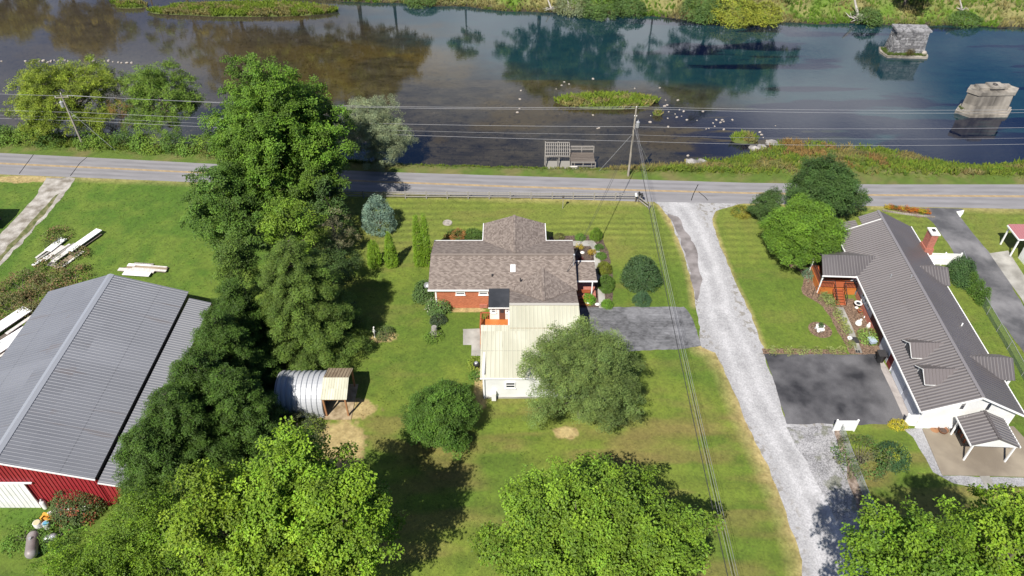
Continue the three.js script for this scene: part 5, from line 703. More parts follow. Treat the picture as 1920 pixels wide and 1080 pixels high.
// ---------------------------------------------------------------- bridge piers in the river
{
  const t = thing('stone_pier', 'old stone block bridge pier with grassy footing in the river', 'bridge pier', [72.6, -2, -131.9], -0.06), H = 4.5;
  add('core', [box(0.35, H / 2 - 0.05, -0.6, 5.2, H - 0.3, 2.5)], M.rockGrey, t);
  const rows = 9, bh = H / rows; let q = 0;
  for (let r = 0; r < rows; r++) { const k = 1 - 0.1 * r / rows, w = 6.0 * k, d = 3.2 * k, n = r % 2 ? 7 : 6; let x = -w / 2; for (let i = 0; i < n; i++) { const bw = i === n - 1 ? w / 2 - x : w / n * rr(0.75, 1.25), g = box(x + bw / 2 + 0.35, bh * (r + 0.5), -0.6 + d / 2 - 0.2 + rr(-0.03, 0.05), bw - 0.05, bh - 0.05, 0.5); x += bw; add('stone', g, M.block[Math.floor(rnd() * 4)], t); }
    for (const s of [-1, 1]) for (let i = 0; i < 4; i++) add('stone', box(0.35 + s * (w / 2 - 0.2) + rr(-0.04, 0.04), bh * (r + 0.5), -0.6 - d / 2 + d * (i + 0.5) / 4 - (r % 2) * 0.1, 0.5, bh - 0.05, d / 4 - 0.05), M.block[Math.floor(rnd() * 4)], t); }
  for (let i = 0; i < 5; i++) add('cap_stone', box(0.35 - 2.5 + i * 1.25, H + 0.14, -0.6, 1.2, rr(0.26, 0.34), 3.1), M.block[2 + (i % 2)], t);
  add('footing', prism([[-4.1, -0.4], [-3.4, 1.9], [3.9, 1.9], [4.3, 0.8], [4.0, -2.2], [-3.6, -2.4]], -0.8, 0.35), M.pier, t);
  const g = []; for (let i = 0; i < 160; i++) { const a = rnd() < 0.75; g.push({ p: V3(a ? rr(-3.3, 3.6) : rr(-3.6, -2.9), 0.33, a ? rr(0.9, 1.6) : rr(-1.5, 1)), s: rr(0.35, 0.8), c: tint([0.09, 0.14, 0.02], 0.3) }); } scatter('footing_grass', S.tuft[0], M.blade, g, t, 'stuff');
  add('boulder', [new THREE.IcosahedronGeometry(0.55, 1).translate(3.4, 0.6, 0.9)], M.rock, t);
  const b = []; for (let i = 0; i < 40; i++) b.push({ p: V3(0.6 + rr(-0.6, 0.6), 0.5 + rr(0, 0.9), 1.35 + rr(-0.3, 0.2)), s: rr(0.5, 0.9), c: tint([0.12, 0.1, 0.03], 0.3) }); scatter('footing_bush', S.weed[0], M.leaf, b, t, 'stuff');
}
{
  const t = thing('concrete_pier', 'weathered concrete bridge pier with stepped top in the river at right', 'bridge pier', [76.6, -2, -109.2], 0.03);
  const P = (w, d, c) => [[-w / 2, -d / 2 + c], [-w / 2 + c, -d / 2], [w / 2 - c, -d / 2], [w / 2, -d / 2 + c], [w / 2, d / 2 - c], [w / 2 - c, d / 2], [-w / 2 + c, d / 2], [-w / 2, d / 2 - c]];
  const hex = (w, d) => [[-w / 2, 0], [-w / 2 + d * 0.42, d / 2], [w / 2 - d * 0.42, d / 2], [w / 2, 0], [w / 2 - d * 0.42, -d / 2], [-w / 2 + d * 0.42, -d / 2]];
  add('footing', [prism(hex(9.3, 3.7), -1.0, 0.45), prism(hex(8.9, 3.2), 0.45, 0.8)], M.pier, t);
  const taper = (a, b, y0, y1) => { const g = prism(a, y0, y1), p = g.attributes.position; for (let i = 0; i < p.count; i++) if (p.getY(i) > (y0 + y1) / 2) { p.setX(i, p.getX(i) * b); p.setZ(i, p.getZ(i) * b); } g.computeVertexNormals(); return g; };
  add('shaft', [taper(hex(8.0, 2.75), 0.97, 0.8, 3.6)], M.pier, t); add('cap', [prism(hex(8.3, 2.9), 3.6, 4.15)], M.pier, t);
  add('top_block', [box(-0.4, 4.35, -0.1, 4.6, 0.4, 1.5), box(0.1, 4.63, 0, 2.3, 0.3, 1.9)], M.pier, t); add('top_block', [box(2.3, 4.35, -0.5, 0.9, 0.4, 0.7)], M.pier, t); add('anchor_ring', [new THREE.TorusGeometry(0.28, 0.1, 8, 20).rotateX(Math.PI / 2).translate(0.0, 4.81, 0)], M.dark, t);
  const g = []; for (let i = 0; i < 50; i++) g.push({ p: V3(rr(-4.2, -3.2), 0.8, rr(-0.5, 0.5)), s: rr(0.2, 0.5), c: tint([0.09, 0.13, 0.03], 0.3) }); scatter('footing_grass', S.tuft[0], M.blade, g, t, 'stuff');
}

// ---------------------------------------------------------------- yard things
function boards(name, label, cat, [x, z], turn, list, group) { const t = thing(name, label, cat, [x, 0, z], turn, group); for (const [bx, y, bz, l, w, m, r = 0, th = 0.08] of list) add('board', box(bx, y, bz, w, th, l, r), m, t); return t; }
const W1 = M.oldBoard, W2 = M.white, W3 = M.greyWood, W4 = M.darkWood, W5 = M.tan;
boards('lumber_pile', 'pile of long white and grey boards overgrown by weeds on left lawn', 'lumber pile', [-53.84, -69.95], -0.42, [[0.9, 0.55, -2.2, 4.6, 0.95, W2, 0.02], [0.2, 0.42, 0.4, 3.4, 0.35, W3, 0], [0.75, 0.46, 0.6, 3.6, 0.6, W1, 0.03], [-0.35, 0.36, 0.5, 3.0, 0.3, W1, -0.03], [1.2, 0.2, -2, 4.4, 0.6, W4, 0], [1.6, 0.2, 1.1, 3.6, 0.7, W5, 0.05], [2.1, 0.13, 0.9, 3.4, 0.35, W1, 0.05], [-1.9, 0.3, -0.3, 2.6, 1.0, W2, 0.12], [-2.1, 0.2, 1.2, 2.6, 0.3, W1, 0.08], [-1.6, 0.15, 1.6, 2.4, 0.3, W3, 0], [-1.0, 0.12, 0.9, 3.0, 0.6, W1, 0.1], [-1.2, 0.1, 2.6, 2.0, 0.4, W2, -0.1], [0.4, 0.08, 1.8, 2.0, 1.0, W3, 0.3]]);
boards('lumber_pile', 'low stack of white boards on grass behind the barn peak', 'lumber pile', [-44.04, -65.92], Math.PI / 2 - 0.1, [[-0.4, 0.3, 0.6, 3.2, 0.7, W2], [0.25, 0.22, 0.2, 4.4, 0.5, W1], [0.75, 0.2, 0.2, 2.9, 0.3, W5], [1.15, 0.22, 0.1, 2.8, 0.45, W2], [1.6, 0.12, 0.4, 2.4, 0.25, W3], [0.4, 0.1, -0.4, 2.5, 0.7, W4]]);
boards('lumber_pile', 'stack of pale boards right of the white stack behind the barn', 'lumber pile', [-42.3, -66.61], Math.PI / 2 - 0.12, [[-0.35, 0.26, 0, 4.2, 0.3, W1], [0, 0.24, 0, 4.0, 0.4, W5], [0.35, 0.2, -0.3, 4.2, 0.25, W1], [0, 0.08, 0, 3.9, 0.9, W4]]);
boards('panel_pile', 'leaning heap of white wall panels left of the grey barn roof', 'panel pile', [-53.38, -55.36], -0.52, [[-1.2, 0.7, -0.2, 6.6, 1.5, W2, 0.04, 0.1], [0.1, 0.55, -1.6, 3.2, 0.4, W1, 0.05], [0.6, 0.4, -1.0, 4.0, 0.3, W2, -0.03], [1.5, 0.45, 1.4, 7.6, 1.3, W2, 0.0, 0.1], [-0.1, 0.2, 0.8, 5, 0.7, W4], [2.4, 0.3, 1.6, 7, 0.3, W1], [-1.6, 0.25, -3.6, 1.5, 0.8, W5, 0.6]]);
{ const [x, z] = [-38.61, -31.15]; const t = thing('propane_tank', 'large rusty grey propane tank lying in weeds by barn', 'tank', [x, 0, z], 0.42); add('tank_body', [new THREE.CapsuleGeometry(0.46, 1.7, 8, 20).rotateX(Math.PI / 2 - 0.12).translate(0, 0.55, 0)], mat(1, 1, 1, { roughness: 0.55, metalness: 0.2, map: rep(mottle(256, [0.24, 0.21, 0.2], [0.52, 0.51, 0.52], 4, 0.3, 501), 2) }), t); add('valve_dome', [cyl(0, 0.93, -0.3, 0.14, 0.12, 0.16)], M.steel, t); add('strap', [new THREE.TorusGeometry(0.43, 0.025, 6, 24).translate(0, 0.55, 0.55)], M.dark, t); for (const s of [-0.6, 0.6]) add('leg', box(0, 0.12, s, 0.7, 0.24, 0.1), M.steel, t); }
{ const [x, z] = [-37.58, -31.91]; const t = thing('propane_tank', 'short pale tank half hidden right of the large propane tank', 'tank', [x, 0, z], 1.9); add('tank_body', [new THREE.CapsuleGeometry(0.3, 0.5, 8, 18).rotateX(Math.PI / 2).translate(0, 0.32, 0)], M.steel, t); add('leg', box(0, 0.06, 0, 0.4, 0.12, 0.4), M.dark, t); }
function drum(label, x, z, lid, h = 0.85, r = 0.3) { const t = thing('drum', label, 'drum', [x, 0, z]); add('barrel', lathe(0, 0, 0, [[0.01, 0], [r, 0], [r, h * 0.33], [r + 0.02, h * 0.35], [r, h * 0.37], [r, h * 0.66], [r + 0.02, h * 0.68], [r, h * 0.7], [r, h], [r - 0.03, h - 0.03], [0.01, h - 0.04]], 18), M.whiteWarm, t); add('lid', cyl(0, h - 0.035, 0, r - 0.04, r - 0.04, 0.03, 18), lid, t); }
drum('white drum with pale top in the junk by the barn', ...[-39.05, -32.97], mat(0.55, 0.45, 0.28)); drum('white drum with blue lid in the junk by the barn', ...[-38.35, -32.97], mat(0.1, 0.3, 0.45), 0.75, 0.27);
{ const [x, z] = [-39.21, -32.48]; const t = thing('old_wheel', 'black tyre with white hub leaning beside the drums by barn', 'wheel', [x, 0.28, z + 0.1], 0.5); add('tyre', new THREE.TorusGeometry(0.22, 0.09, 8, 20).rotateX(-0.7), M.black, t); add('hub', new THREE.CylinderGeometry(0.13, 0.13, 0.08, 16).rotateX(Math.PI / 2 - 0.7), M.white, t); }
{ const [x, z] = [-38.16, -33.71]; const t = thing('yellow_loader_frame', 'yellow steel implement frame lying in junk beside the red barn', 'implement', [x, 0.25, z], -0.3), Y = mat(0.62, 0.33, 0.05, { roughness: 0.5 }); add('beam', [box(0, 0.25, 0, 2.0, 0.18, 0.2), box(-0.9, 0.12, 0.2, 0.16, 0.3, 0.5)], Y, t); add('bucket', [new THREE.CylinderGeometry(0.3, 0.3, 0.7, 12, 1, true, 0, Math.PI).rotateZ(Math.PI / 2).translate(-0.3, 0.0, 0.35)], mat(0.5, 0.24, 0.03), t); }
{ const [x, z] = [-37.59, -34.21]; const t = thing('scrap_heap', 'heap of white scrap sheets and thin poles by the barn wall', 'scrap heap', [x, 0, z], 0.2); for (let i = 0; i < 9; i++) add('scrap_sheet', box(rr(-0.8, 0.6), 0.15 + i * 0.05, rr(-0.4, 0.3), rr(0.4, 1), 0.03, rr(0.3, 0.6), rr(0, 3), rr(-0.3, 0.3), rr(-0.3, 0.3)), i % 3 ? M.whiteWarm : M.steel, t); for (let i = 0; i < 6; i++) add('scrap_pole', rod([rr(-0.4, 0.2), 0.15, rr(0.2, 0.6)], [rr(1.6, 2.6), rr(0.1, 0.5), rr(-0.6, 0.3)], 0.035), i % 2 ? M.oldBoard : M.greyWood, t); }
{ const [x, z] = [-39.48, -34.98]; const t = thing('gas_bottle', 'upright dull white bottle at barn door corner', 'gas bottle', [x, 0, z + 0.1]); add('bottle', lathe(0, 0, 0, [[0.01, 0], [0.22, 0], [0.24, 0.1], [0.24, 0.85], [0.16, 1.02], [0.06, 1.08], [0.06, 1.2], [0.01, 1.22]], 16), M.whiteWarm, t); add('collar', new THREE.TorusGeometry(0.13, 0.03, 6, 16).rotateX(Math.PI / 2).translate(0, 1.16, 0), M.dark, t); }
{ const [x, z] = [37.76, -51.81]; const t = thing('wheelie_bin', 'black wheeled rubbish bin at corner of dark parking court', 'rubbish bin', [x - 0.25, 0, z - 0.1], -0.05); const g = new THREE.CylinderGeometry(0.5, 0.38, 1.05, 4).rotateY(Math.PI / 4).scale(1, 1, 1.1).translate(0, 0.55, 0); add('body', g, M.black, t); add('lid', [box(0, 1.12, 0, 0.8, 0.07, 0.9, 0, 0.05)], M.dark, t); for (const s of [-0.3, 0.3]) add('wheel', new THREE.TorusGeometry(0.1, 0.04, 6, 14).rotateY(Math.PI / 2).translate(s, 0.13, -0.38), M.black, t); add('handle', bar([-0.3, 1.08, -0.5], [0.3, 1.08, -0.5], 0.04), M.dark, t); }
{ const [x, z] = [37.55, -53.17]; const t = thing('garden_cart', 'pale grey garden cart against the long house wall behind the bin', 'cart', [x, 0, z - 1.2], 0.2); add('tray', [box(0, 0.5, 0, 0.6, 0.25, 0.8), box(0, 0.66, 0, 0.68, 0.05, 0.88)], mat(0.35, 0.42, 0.5), t); for (const s of [-0.32, 0.32]) add('wheel', new THREE.TorusGeometry(0.17, 0.05, 6, 14).rotateY(Math.PI / 2).translate(s, 0.2, 0.1), M.black, t); add('handle', bar([0, 0.55, -0.4], [0, 1.0, -0.8], 0.04), M.steel, t); }
function ornament(name, label, cat, [x, z], pts, m, s = 1, rot = 0) { const t = thing(name, label, cat, [x, 0, z], rot); add('pedestal', lathe(0, 0, 0, pts.map(([a, b]) => [a * s, b * s]), 18), m, t); return t; }
{ const t = ornament('bird_bath', 'round white bird bath in mulch below the porch of long house', 'bird bath', [38.07, -59.95], [[0.01, 0], [0.22, 0], [0.2, 0.08], [0.09, 0.15], [0.08, 0.5], [0.4, 0.62], [0.44, 0.72], [0.38, 0.7], [0.01, 0.62]], M.stoneWhite); add('water_bowl', cyl(0, 0.64, 0, 0.33, 0.34, 0.03, 18), M.glass, t); }
{ const t = ornament('garden_statue', 'slender white garden statue next to the bird bath', 'statue', [38.55, -60.3], [[0.01, 0], [0.2, 0], [0.2, 0.12], [0.14, 0.16], [0.18, 0.5], [0.12, 0.75], [0.16, 0.95], [0.06, 1.05], [0.01, 1.06]], M.stoneWhite); add('head', ball(0, 1.15, 0, 0.11), M.stoneWhite, t); }
{ const t = ornament('garden_statue', 'crouching white garden statue in mulch beside the concrete path', 'statue', [37.31, -57.31], [[0.01, 0], [0.35, 0], [0.36, 0.15], [0.28, 0.4], [0.16, 0.55], [0.01, 0.6]], M.stoneWhite); add('head', ball(0.12, 0.66, 0, 0.14), M.stoneWhite, t); }
{ const t = ornament('garden_statue', 'small white garden statue against the dark doorway recess', 'statue', [38.17, -56.82], [[0.01, 0], [0.22, 0], [0.2, 0.3], [0.12, 0.5], [0.01, 0.55]], M.stoneWhite); add('head', ball(0, 0.62, 0, 0.11), M.stoneWhite, t); }
{ const t = ornament('flower_pot', 'terracotta pot in the mulch right of the bird bath', 'pot', [38.09, -59.17], [[0.01, 0], [0.16, 0], [0.24, 0.32], [0.27, 0.32], [0.27, 0.38], [0.22, 0.38], [0.2, 0.33], [0.01, 0.32]], mat(0.35, 0.11, 0.05)); add('soil', cyl(0, 0.3, 0, 0.2, 0.2, 0.03), M.mulchDark, t); }
{ const [x, z] = [38.49, -58.66]; const t = thing('downspout_drain', 'white downspout elbow lying on mulch at the house wall', 'drain pipe', [x, 0, z], -0.05); add('pipe', [bar([0.3, 1.2, -0.3], [0.25, 0.15, -0.2], 0.1), bar([0.25, 0.15, -0.2], [-0.2, 0.06, 0.4], 0.1)], M.white, t); }
{ const [x, z] = [32.94, -56.41]; const t = thing('garden_stone_pile', 'pile of white stones around a plant in round mulch bed', 'stone pile', [x, 0, z]); for (let i = 0; i < 16; i++) { const a = i / 16 * 6.283 + rr(0, 0.3), r = rr(0.15, 0.55); add('stone', new THREE.IcosahedronGeometry(rr(0.13, 0.24), 1).scale(1, rr(0.6, 0.9), rr(0.8, 1.2)).translate(Math.cos(a) * r, rr(0.1, 0.35), Math.sin(a) * r), i % 4 ? M.stoneWhite : M.rockGrey, t); } const l = []; for (let i = 0; i < 16; i++) l.push({ p: V3(rr(-0.2, 0.2), 0.4 + rr(0, 0.3), -0.3 + rr(-0.2, 0.2)), s: rr(0.4, 0.7), c: tint([0.04, 0.09, 0.02], 0.3) }); scatter('plant', S.dense[0], M.needle, l, t, 'stuff'); }
{ const [x, z] = [33.64, -61.63]; const t = thing('shepherd_hook', 'thin black iron plant hooks standing in the mulch bed', 'plant hook', [x, 0, z]); for (const [dx, dz] of [[0, 0], [0.5, 0.3]]) add('hook', [rod([dx, 0, dz], [dx, 1.5, dz], 0.018), new THREE.TorusGeometry(0.2, 0.018, 6, 14, Math.PI).translate(dx + 0.2, 1.5, dz)], M.black, t); }
{ const [x, z] = [36.11, -54.88]; const t = thing('door_mat', 'dark grey mat lying on the concrete path', 'mat', [x, 0.028, z], -0.05); add('weave', box(0, 0.012, 0, 0.75, 0.02, 0.9), M.dark, t); }
{ const [x, z] = [35.52, -54.96]; const t = thing('planter', 'small white planter at the path edge beside the mat', 'planter', [x, 0, z]); add('pot', lathe(0, 0, 0, [[0.01, 0], [0.18, 0], [0.26, 0.3], [0.22, 0.3], [0.01, 0.25]], 14), M.white, t); add('soil', cyl(0, 0.24, 0, 0.2, 0.2, 0.03), M.mulchDark, t); }
{ const [x, z] = [35.79, -53.17]; const t = thing('garden_shoes', 'pair of dark shoes on the path end by the parking court', 'shoes', [x, 0.03, z], -0.1); for (const s of [-0.12, 0.12]) add('shoe', new THREE.CapsuleGeometry(0.08, 0.18, 4, 10).rotateX(Math.PI / 2).scale(1, 0.8, 1).translate(s, 0.06, 0), M.black, t); }
{ const [x, z] = [41.13, -42.8]; const t = thing('barbecue_grill', 'black kettle barbecue grill on patio against white gable wall', 'barbecue', [x, 0.07, z]); add('bowl', ball(0, 0.8, 0, 0.33, 0.75, 18), M.black, t); for (let i = 0; i < 3; i++) { const a = i * 2.09; add('leg', rod([Math.cos(a) * 0.2, 0.62, Math.sin(a) * 0.2], [Math.cos(a) * 0.4, 0, Math.sin(a) * 0.4], 0.02), M.steel, t); } add('handle', box(0, 1.0, 0.28, 0.22, 0.04, 0.04), M.greyWood, t); add('shelf', box(0.5, 0.75, 0, 0.35, 0.03, 0.4), M.steel, t); }
{ const [x, z] = [40.04, -42.92]; const t = thing('fire_pit', 'rusty round fire pit at patio edge left of barbecue', 'fire pit', [x, 0.07, z]); add('bowl', lathe(0, 0, 0, [[0.01, 0.02], [0.3, 0.02], [0.42, 0.25], [0.45, 0.25], [0.38, 0.0], [0.2, 0.0]], 20), mat(0.22, 0.1, 0.05), t); add('ash', cyl(0, 0.05, 0, 0.3, 0.34, 0.06), M.mulchDark, t); }
{ const [x, z] = [39.38, -43.11]; const t = thing('fire_pit', 'rusty flat round lid on patio corner left of fire pit', 'lid', [x, 0.07, z]); add('disc', lathe(0, 0, 0, [[0.01, 0.1], [0.3, 0.07], [0.4, 0.02], [0.4, 0]], 20), mat(0.26, 0.13, 0.06), t); add('knob', ball(0, 0.12, 0, 0.04), M.dark, t); }
for (const [i, p] of [[40.67, -43.11], [41.06, -43.3]].entries()) { const t = thing('patio_stool', ['white patio stool by the gable wall left of barbecue', 'white patio stool by the gable wall, nearer the barbecue'][i], 'stool', [p[0], 0.07, p[1]]); add('seat', cyl(0, 0.42, 0, 0.18, 0.18, 0.05), M.white, t); for (let k = 0; k < 4; k++) { const a = k * 1.57 + 0.78; add('leg', rod([Math.cos(a) * 0.12, 0.42, Math.sin(a) * 0.12], [Math.cos(a) * 0.2, 0, Math.sin(a) * 0.2], 0.02), M.steel, t); } }
{ const [x, z] = [44.33, -41.47]; const t = thing('patio_table', 'wooden table with odds and ends beneath the carport right side', 'table', [x - 0.3, 0.07, z - 0.4], -0.05); add('tabletop', box(0, 0.75, 0, 0.9, 0.05, 0.7), M.tan, t); for (const [a, b] of [[-0.4, -0.3], [0.4, -0.3], [-0.4, 0.3], [0.4, 0.3]]) add('leg', box(a, 0.37, b, 0.06, 0.74, 0.06), M.greyWood, t); }
{ const [x, z] = [40.96, -41.89]; const t = thing('firewood_stack', 'dark stack of firewood under carport left eave', 'firewood', [x + 0.6, 0.07, z], -0.05); for (let r = 0; r < 4; r++) for (let k = 0; k < 9; k++) add('log', new THREE.CylinderGeometry(0.08, 0.09, 0.55, 7).rotateZ(Math.PI / 2).translate(rr(-0.04, 0.04), 0.09 + r * 0.16, -0.8 + k * 0.19 + (r % 2) * 0.08), k % 3 ? M.darkWood : M.redWood, t); }
{ const [x, z] = [38.43, -44.18]; const t = thing('white_cabinet', 'white utility box beside gable corner of the long house', 'utility box', [x + 0.1, 0, z], -0.05); add('box', box(0, 0.55, 0, 0.9, 1.1, 0.5), M.white, t); add('lid', box(0, 1.13, 0, 0.96, 0.06, 0.56), M.whiteWarm, t); }
{ const [x, z] = [6.59, -79.02]; const t = thing('bird_feeder', 'thin post with small house on the front lawn by the road', 'birdhouse', [x, 0, z]); add('post', bar([0, 0, 0], [0, 1.6, 0], 0.07), M.greyWood, t); add('house', [box(0, 1.75, 0, 0.22, 0.3, 0.22)], M.darkWood, t); add('roof', [slab([[-0.16, 1.88, 0.18], [0.16, 1.88, 0.18], [0.16, 2.02, 0], [-0.16, 2.02, 0]], 0.02), slab([[-0.16, 1.88, -0.18], [-0.16, 2.02, 0], [0.16, 2.02, 0], [0.16, 1.88, -0.18]], 0.02)], M.dark, t); }
{ const [x, z] = [-8.18, -75.85]; const t = thing('manhole_stone', 'round flat pale stone ring set in front lawn', 'stone disc', [x, 0, z]); add('disc', cyl(0, 0, 0, 0.62, 0.58, 0.1, 24), M.rock, t); for (let i = 0; i < 6; i++) add('pebble', new THREE.IcosahedronGeometry(0.1, 0).translate(rr(-0.35, 0.35), 0.12, rr(-0.35, 0.35)), M.rockGrey, t); }
{ const [x, z] = [-14.5, -55.36]; const t = thing('garden_statue', 'tall white heron ornament beside small shrub near the spruce', 'statue', [x, 0, z]); add('body', lathe(0, 0, 0, [[0.01, 0], [0.12, 0], [0.05, 0.1], [0.05, 0.6], [0.17, 0.8], [0.12, 1.05], [0.05, 1.2], [0.05, 1.4], [0.01, 1.42]], 12), M.stoneWhite, t); add('head', ball(0.05, 1.45, 0, 0.08), M.stoneWhite, t); }
{ const [x, z] = [-8.22, -55.84]; const t = thing('tree_stump', 'grey weathered stump in the small bed left of back deck', 'stump', [x, 0, z]); add('stump', new THREE.CylinderGeometry(0.28, 0.42, 1.1, 9).translate(0, 0.5, 0), M.greyWood, t); for (let i = 0; i < 4; i++) add('root', rod([Math.cos(i * 1.6) * 0.3, 0.25, Math.sin(i * 1.6) * 0.3], [Math.cos(i * 1.6) * 0.7, 0, Math.sin(i * 1.6) * 0.7], 0.12, 0.04), M.greyWood, t); }
{ const [x, z] = [-3.45, -50.78]; const t = thing('kettle_grill', 'round black grill by left wall of white rear wing', 'grill', [x - 0.15, 0, z]); add('bowl', ball(0, 0.75, 0, 0.32, 0.8, 16), M.black, t); add('lid_top', ball(0, 0.92, 0, 0.2, 0.6), M.steel, t); for (let i = 0; i < 3; i++) add('leg', rod([Math.cos(i * 2.1) * 0.18, 0.6, Math.sin(i * 2.1) * 0.18], [Math.cos(i * 2.1) * 0.35, 0, Math.sin(i * 2.1) * 0.35], 0.025), M.black, t); }
{ const [x, z] = [-5.86, -60.38]; const t = thing('iron_trestle', 'dark red A shaped trestle leaning on brick wall', 'trestle', [x, 0, z - 0.05]); add('leg', [bar([-0.4, 0, 0.2], [-0.02, 1.1, -0.2], 0.08)], M.redWood, t); add('leg', [bar([0.4, 0, 0.2], [0.02, 1.1, -0.2], 0.08)], M.redWood, t); add('crossbar', [bar([-0.25, 0.45, 0.02], [0.25, 0.45, 0.02], 0.06)], M.redWood, t); }
{ const [x, z] = [10.84, -68.81]; for (const [i, p] of [[8.48, -69.63], [8.42, -60.56], [9.47, -60.38], [8.19, -60.74]].entries()) { const t = thing('garden_rock', ['white rock among yellow flowers in the porch bed', 'white rock below bright green shrub, left', 'white rock beside the concrete path end', 'small white rock below bright green shrub, right'][i], 'rock', [p[0], 0.02, p[1]]); add('stone', new THREE.IcosahedronGeometry(0.22, 1).scale(1.3, 0.7, 1).translate(0, 0.1, 0), M.stoneWhite, t); } }
{ const [x, z] = [9.37, -64.2]; const t = thing('porch_chair', 'red and white chair in front of the side porch', 'chair', [x, 0.02, z]); add('seat', box(0, 0.45, 0, 0.5, 0.06, 0.5), M.redWood, t); add('backrest', box(0, 0.8, -0.25, 0.5, 0.6, 0.05), M.redWood, t); for (const [a, b] of [[-0.22, -0.22], [0.22, -0.22], [-0.22, 0.22], [0.22, 0.22]]) add('leg', box(a, 0.22, b, 0.05, 0.44, 0.05), M.white, t); }
// flower bed by the road with its stone edging
{ const [x, z] = [51.09, -78.42]; const t = thing('flower_bed', 'orange and yellow flowers edged with stone beside the road', 'flower bed', [x, 0, z]); const l = []; for (let i = 0; i < 150; i++) { const u = rr(-2.6, 2.6); l.push({ p: V3(u, 0.25 + rr(0, 0.3), 0.24 * u + rr(-0.5, 0.5) * (1 - Math.abs(u) / 4)), s: rr(0.5, 0.9), c: tint(fbm(u * 1.2, 3, 2, 7) > 0.52 ? [0.42, 0.34, 0.03] : rnd() < 0.25 ? [0.07, 0.13, 0.02] : [0.42, 0.14, 0.015], 0.3) }); } scatter('flowers', S.dense[0], M.leaf, l, t, 'stuff'); for (let i = 0; i < 22; i++) { const u = -3 + i * 0.28; add('edging_stone', box(u, 0.08, 0.24 * u + 0.85 - 0.02 * u * u, 0.25, 0.16, 0.22, rr(-0.2, 0.2)), M.rock, t); } }
{ const [x, z] = [8.82, -69.95]; const t = thing('flower_bed', 'yellow and red flowers in the bed beside side porch', 'flower bed', [x, 0, z]); const l = []; for (let i = 0; i < 60; i++) { const k = i % 3; l.push({ p: V3([-0.7, 0.8, -0.9][k] + rr(-0.4, 0.4), 0.2 + rr(0, 0.3), [-0.6, 0.5, 2.0][k] + rr(-0.4, 0.4)), s: rr(0.5, 0.85), c: tint([[0.4, 0.32, 0.04], [0.42, 0.3, 0.04], [0.16, 0.03, 0.03]][k], 0.25) }); } scatter('flowers', S.dense[1], M.leaf, l, t, 'stuff'); const st = []; for (let i = 0; i < 8; i++) st.push(rod([rr(-0.9, 0.9), 0, rr(-0.8, 1.2)], [rr(-0.9, 0.9), 0.3, rr(-0.8, 1.2)], 0.015)); add('stem', st, M.bark, t); }

// ---------------------------------------------------------------- trees and shrubs
const ORD = ['first', 'second', 'third', 'fourth', 'fifth', 'sixth', 'seventh', 'eighth', 'ninth', 'tenth', 'eleventh', 'twelfth', 'thirteenth', 'fourteenth', 'fifteenth', 'sixteenth', 'seventeenth', 'eighteenth', 'nineteenth', 'twentieth', 'last'];
const lime = [0.112, 0.188, 0.012], mid = [0.07, 0.125, 0.018], deepG = [0.045, 0.085, 0.018], olive = [0.085, 0.105, 0.035], silver = [0.17, 0.205, 0.115], yellowG = [0.15, 0.2, 0.018];
const big = { geo: S.maple, dens: 5, size: 1 };
// the tall group between barn field and brick house
tree('very tall green maple standing between the road and the spruce', 'tree', -27.89, -79.11, 9.6, 7.78, { ...big, c: [0.074, 0.142, 0.012], ry: 9.2, lobes: 52, lobe: 0.32, dens: 5.5 });
tree('dark maple filling the left flank of the tall maple at road height', 'tree', -31.34, -74.81, 6.5, 3.97, { ...big, c: [0.07, 0.13, 0.014], ry: 5, lobes: 22 });
tree('dark maple filling the right flank of the tall maple at road height', 'tree', -23.79, -75.39, 6.5, 3.99, { ...big, c: [0.07, 0.13, 0.014], ry: 5, lobes: 22 });
tree('rounded dark maple filling the lower left of the tall maple', 'tree', -33.11, -71.69, 4.8, 4.92, { ...big, c: [0.062, 0.12, 0.016], ry: 5, lobes: 24 });
tree('bright green maple in front of the very tall maple', 'tree', -24.36, -65.19, 6.5, 3.29, { ...big, c: [0.095, 0.16, 0.014], ry: 4.2, lobes: 20 });
tree('shaded dark tree right of the bright maple beside the rail fence corner', 'tree', -21.91, -72.83, 4, 2.43, { ...big, c: deepG, ry: 4.2, lobes: 16 });
tree('pale olive small tree in shade left of the blue spruce', 'tree', -20.6, -69.1, 3.2, 2, { geo: S.fine, c: [0.15, 0.15, 0.08], ry: 2.8, lobes: 14, dens: 6, size: 0.9 });
tree('green small-leaved tree between barn peak and spruce top', 'tree', -29.42, -61, 5, 2.17, { ...big, geo: S.broad, c: [0.07, 0.12, 0.018], ry: 4, lobes: 24, dens: 11, clump: 0.8 });
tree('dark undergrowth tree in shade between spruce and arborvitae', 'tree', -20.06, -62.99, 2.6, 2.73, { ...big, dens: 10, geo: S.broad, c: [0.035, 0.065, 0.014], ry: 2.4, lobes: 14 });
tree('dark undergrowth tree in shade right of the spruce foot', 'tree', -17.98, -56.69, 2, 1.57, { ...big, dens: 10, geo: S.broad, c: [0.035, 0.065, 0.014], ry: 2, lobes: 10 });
conifer('broad Norway spruce with drooping boughs above the arched shed', 'spruce tree', -20.51, -53.55, 14.25, 5.41, { c: [0.082, 0.135, 0.02], tiers: 22, boughs: 19, droop: 0.2, pow: 0.55, base: 0.04, size: 0.8 });
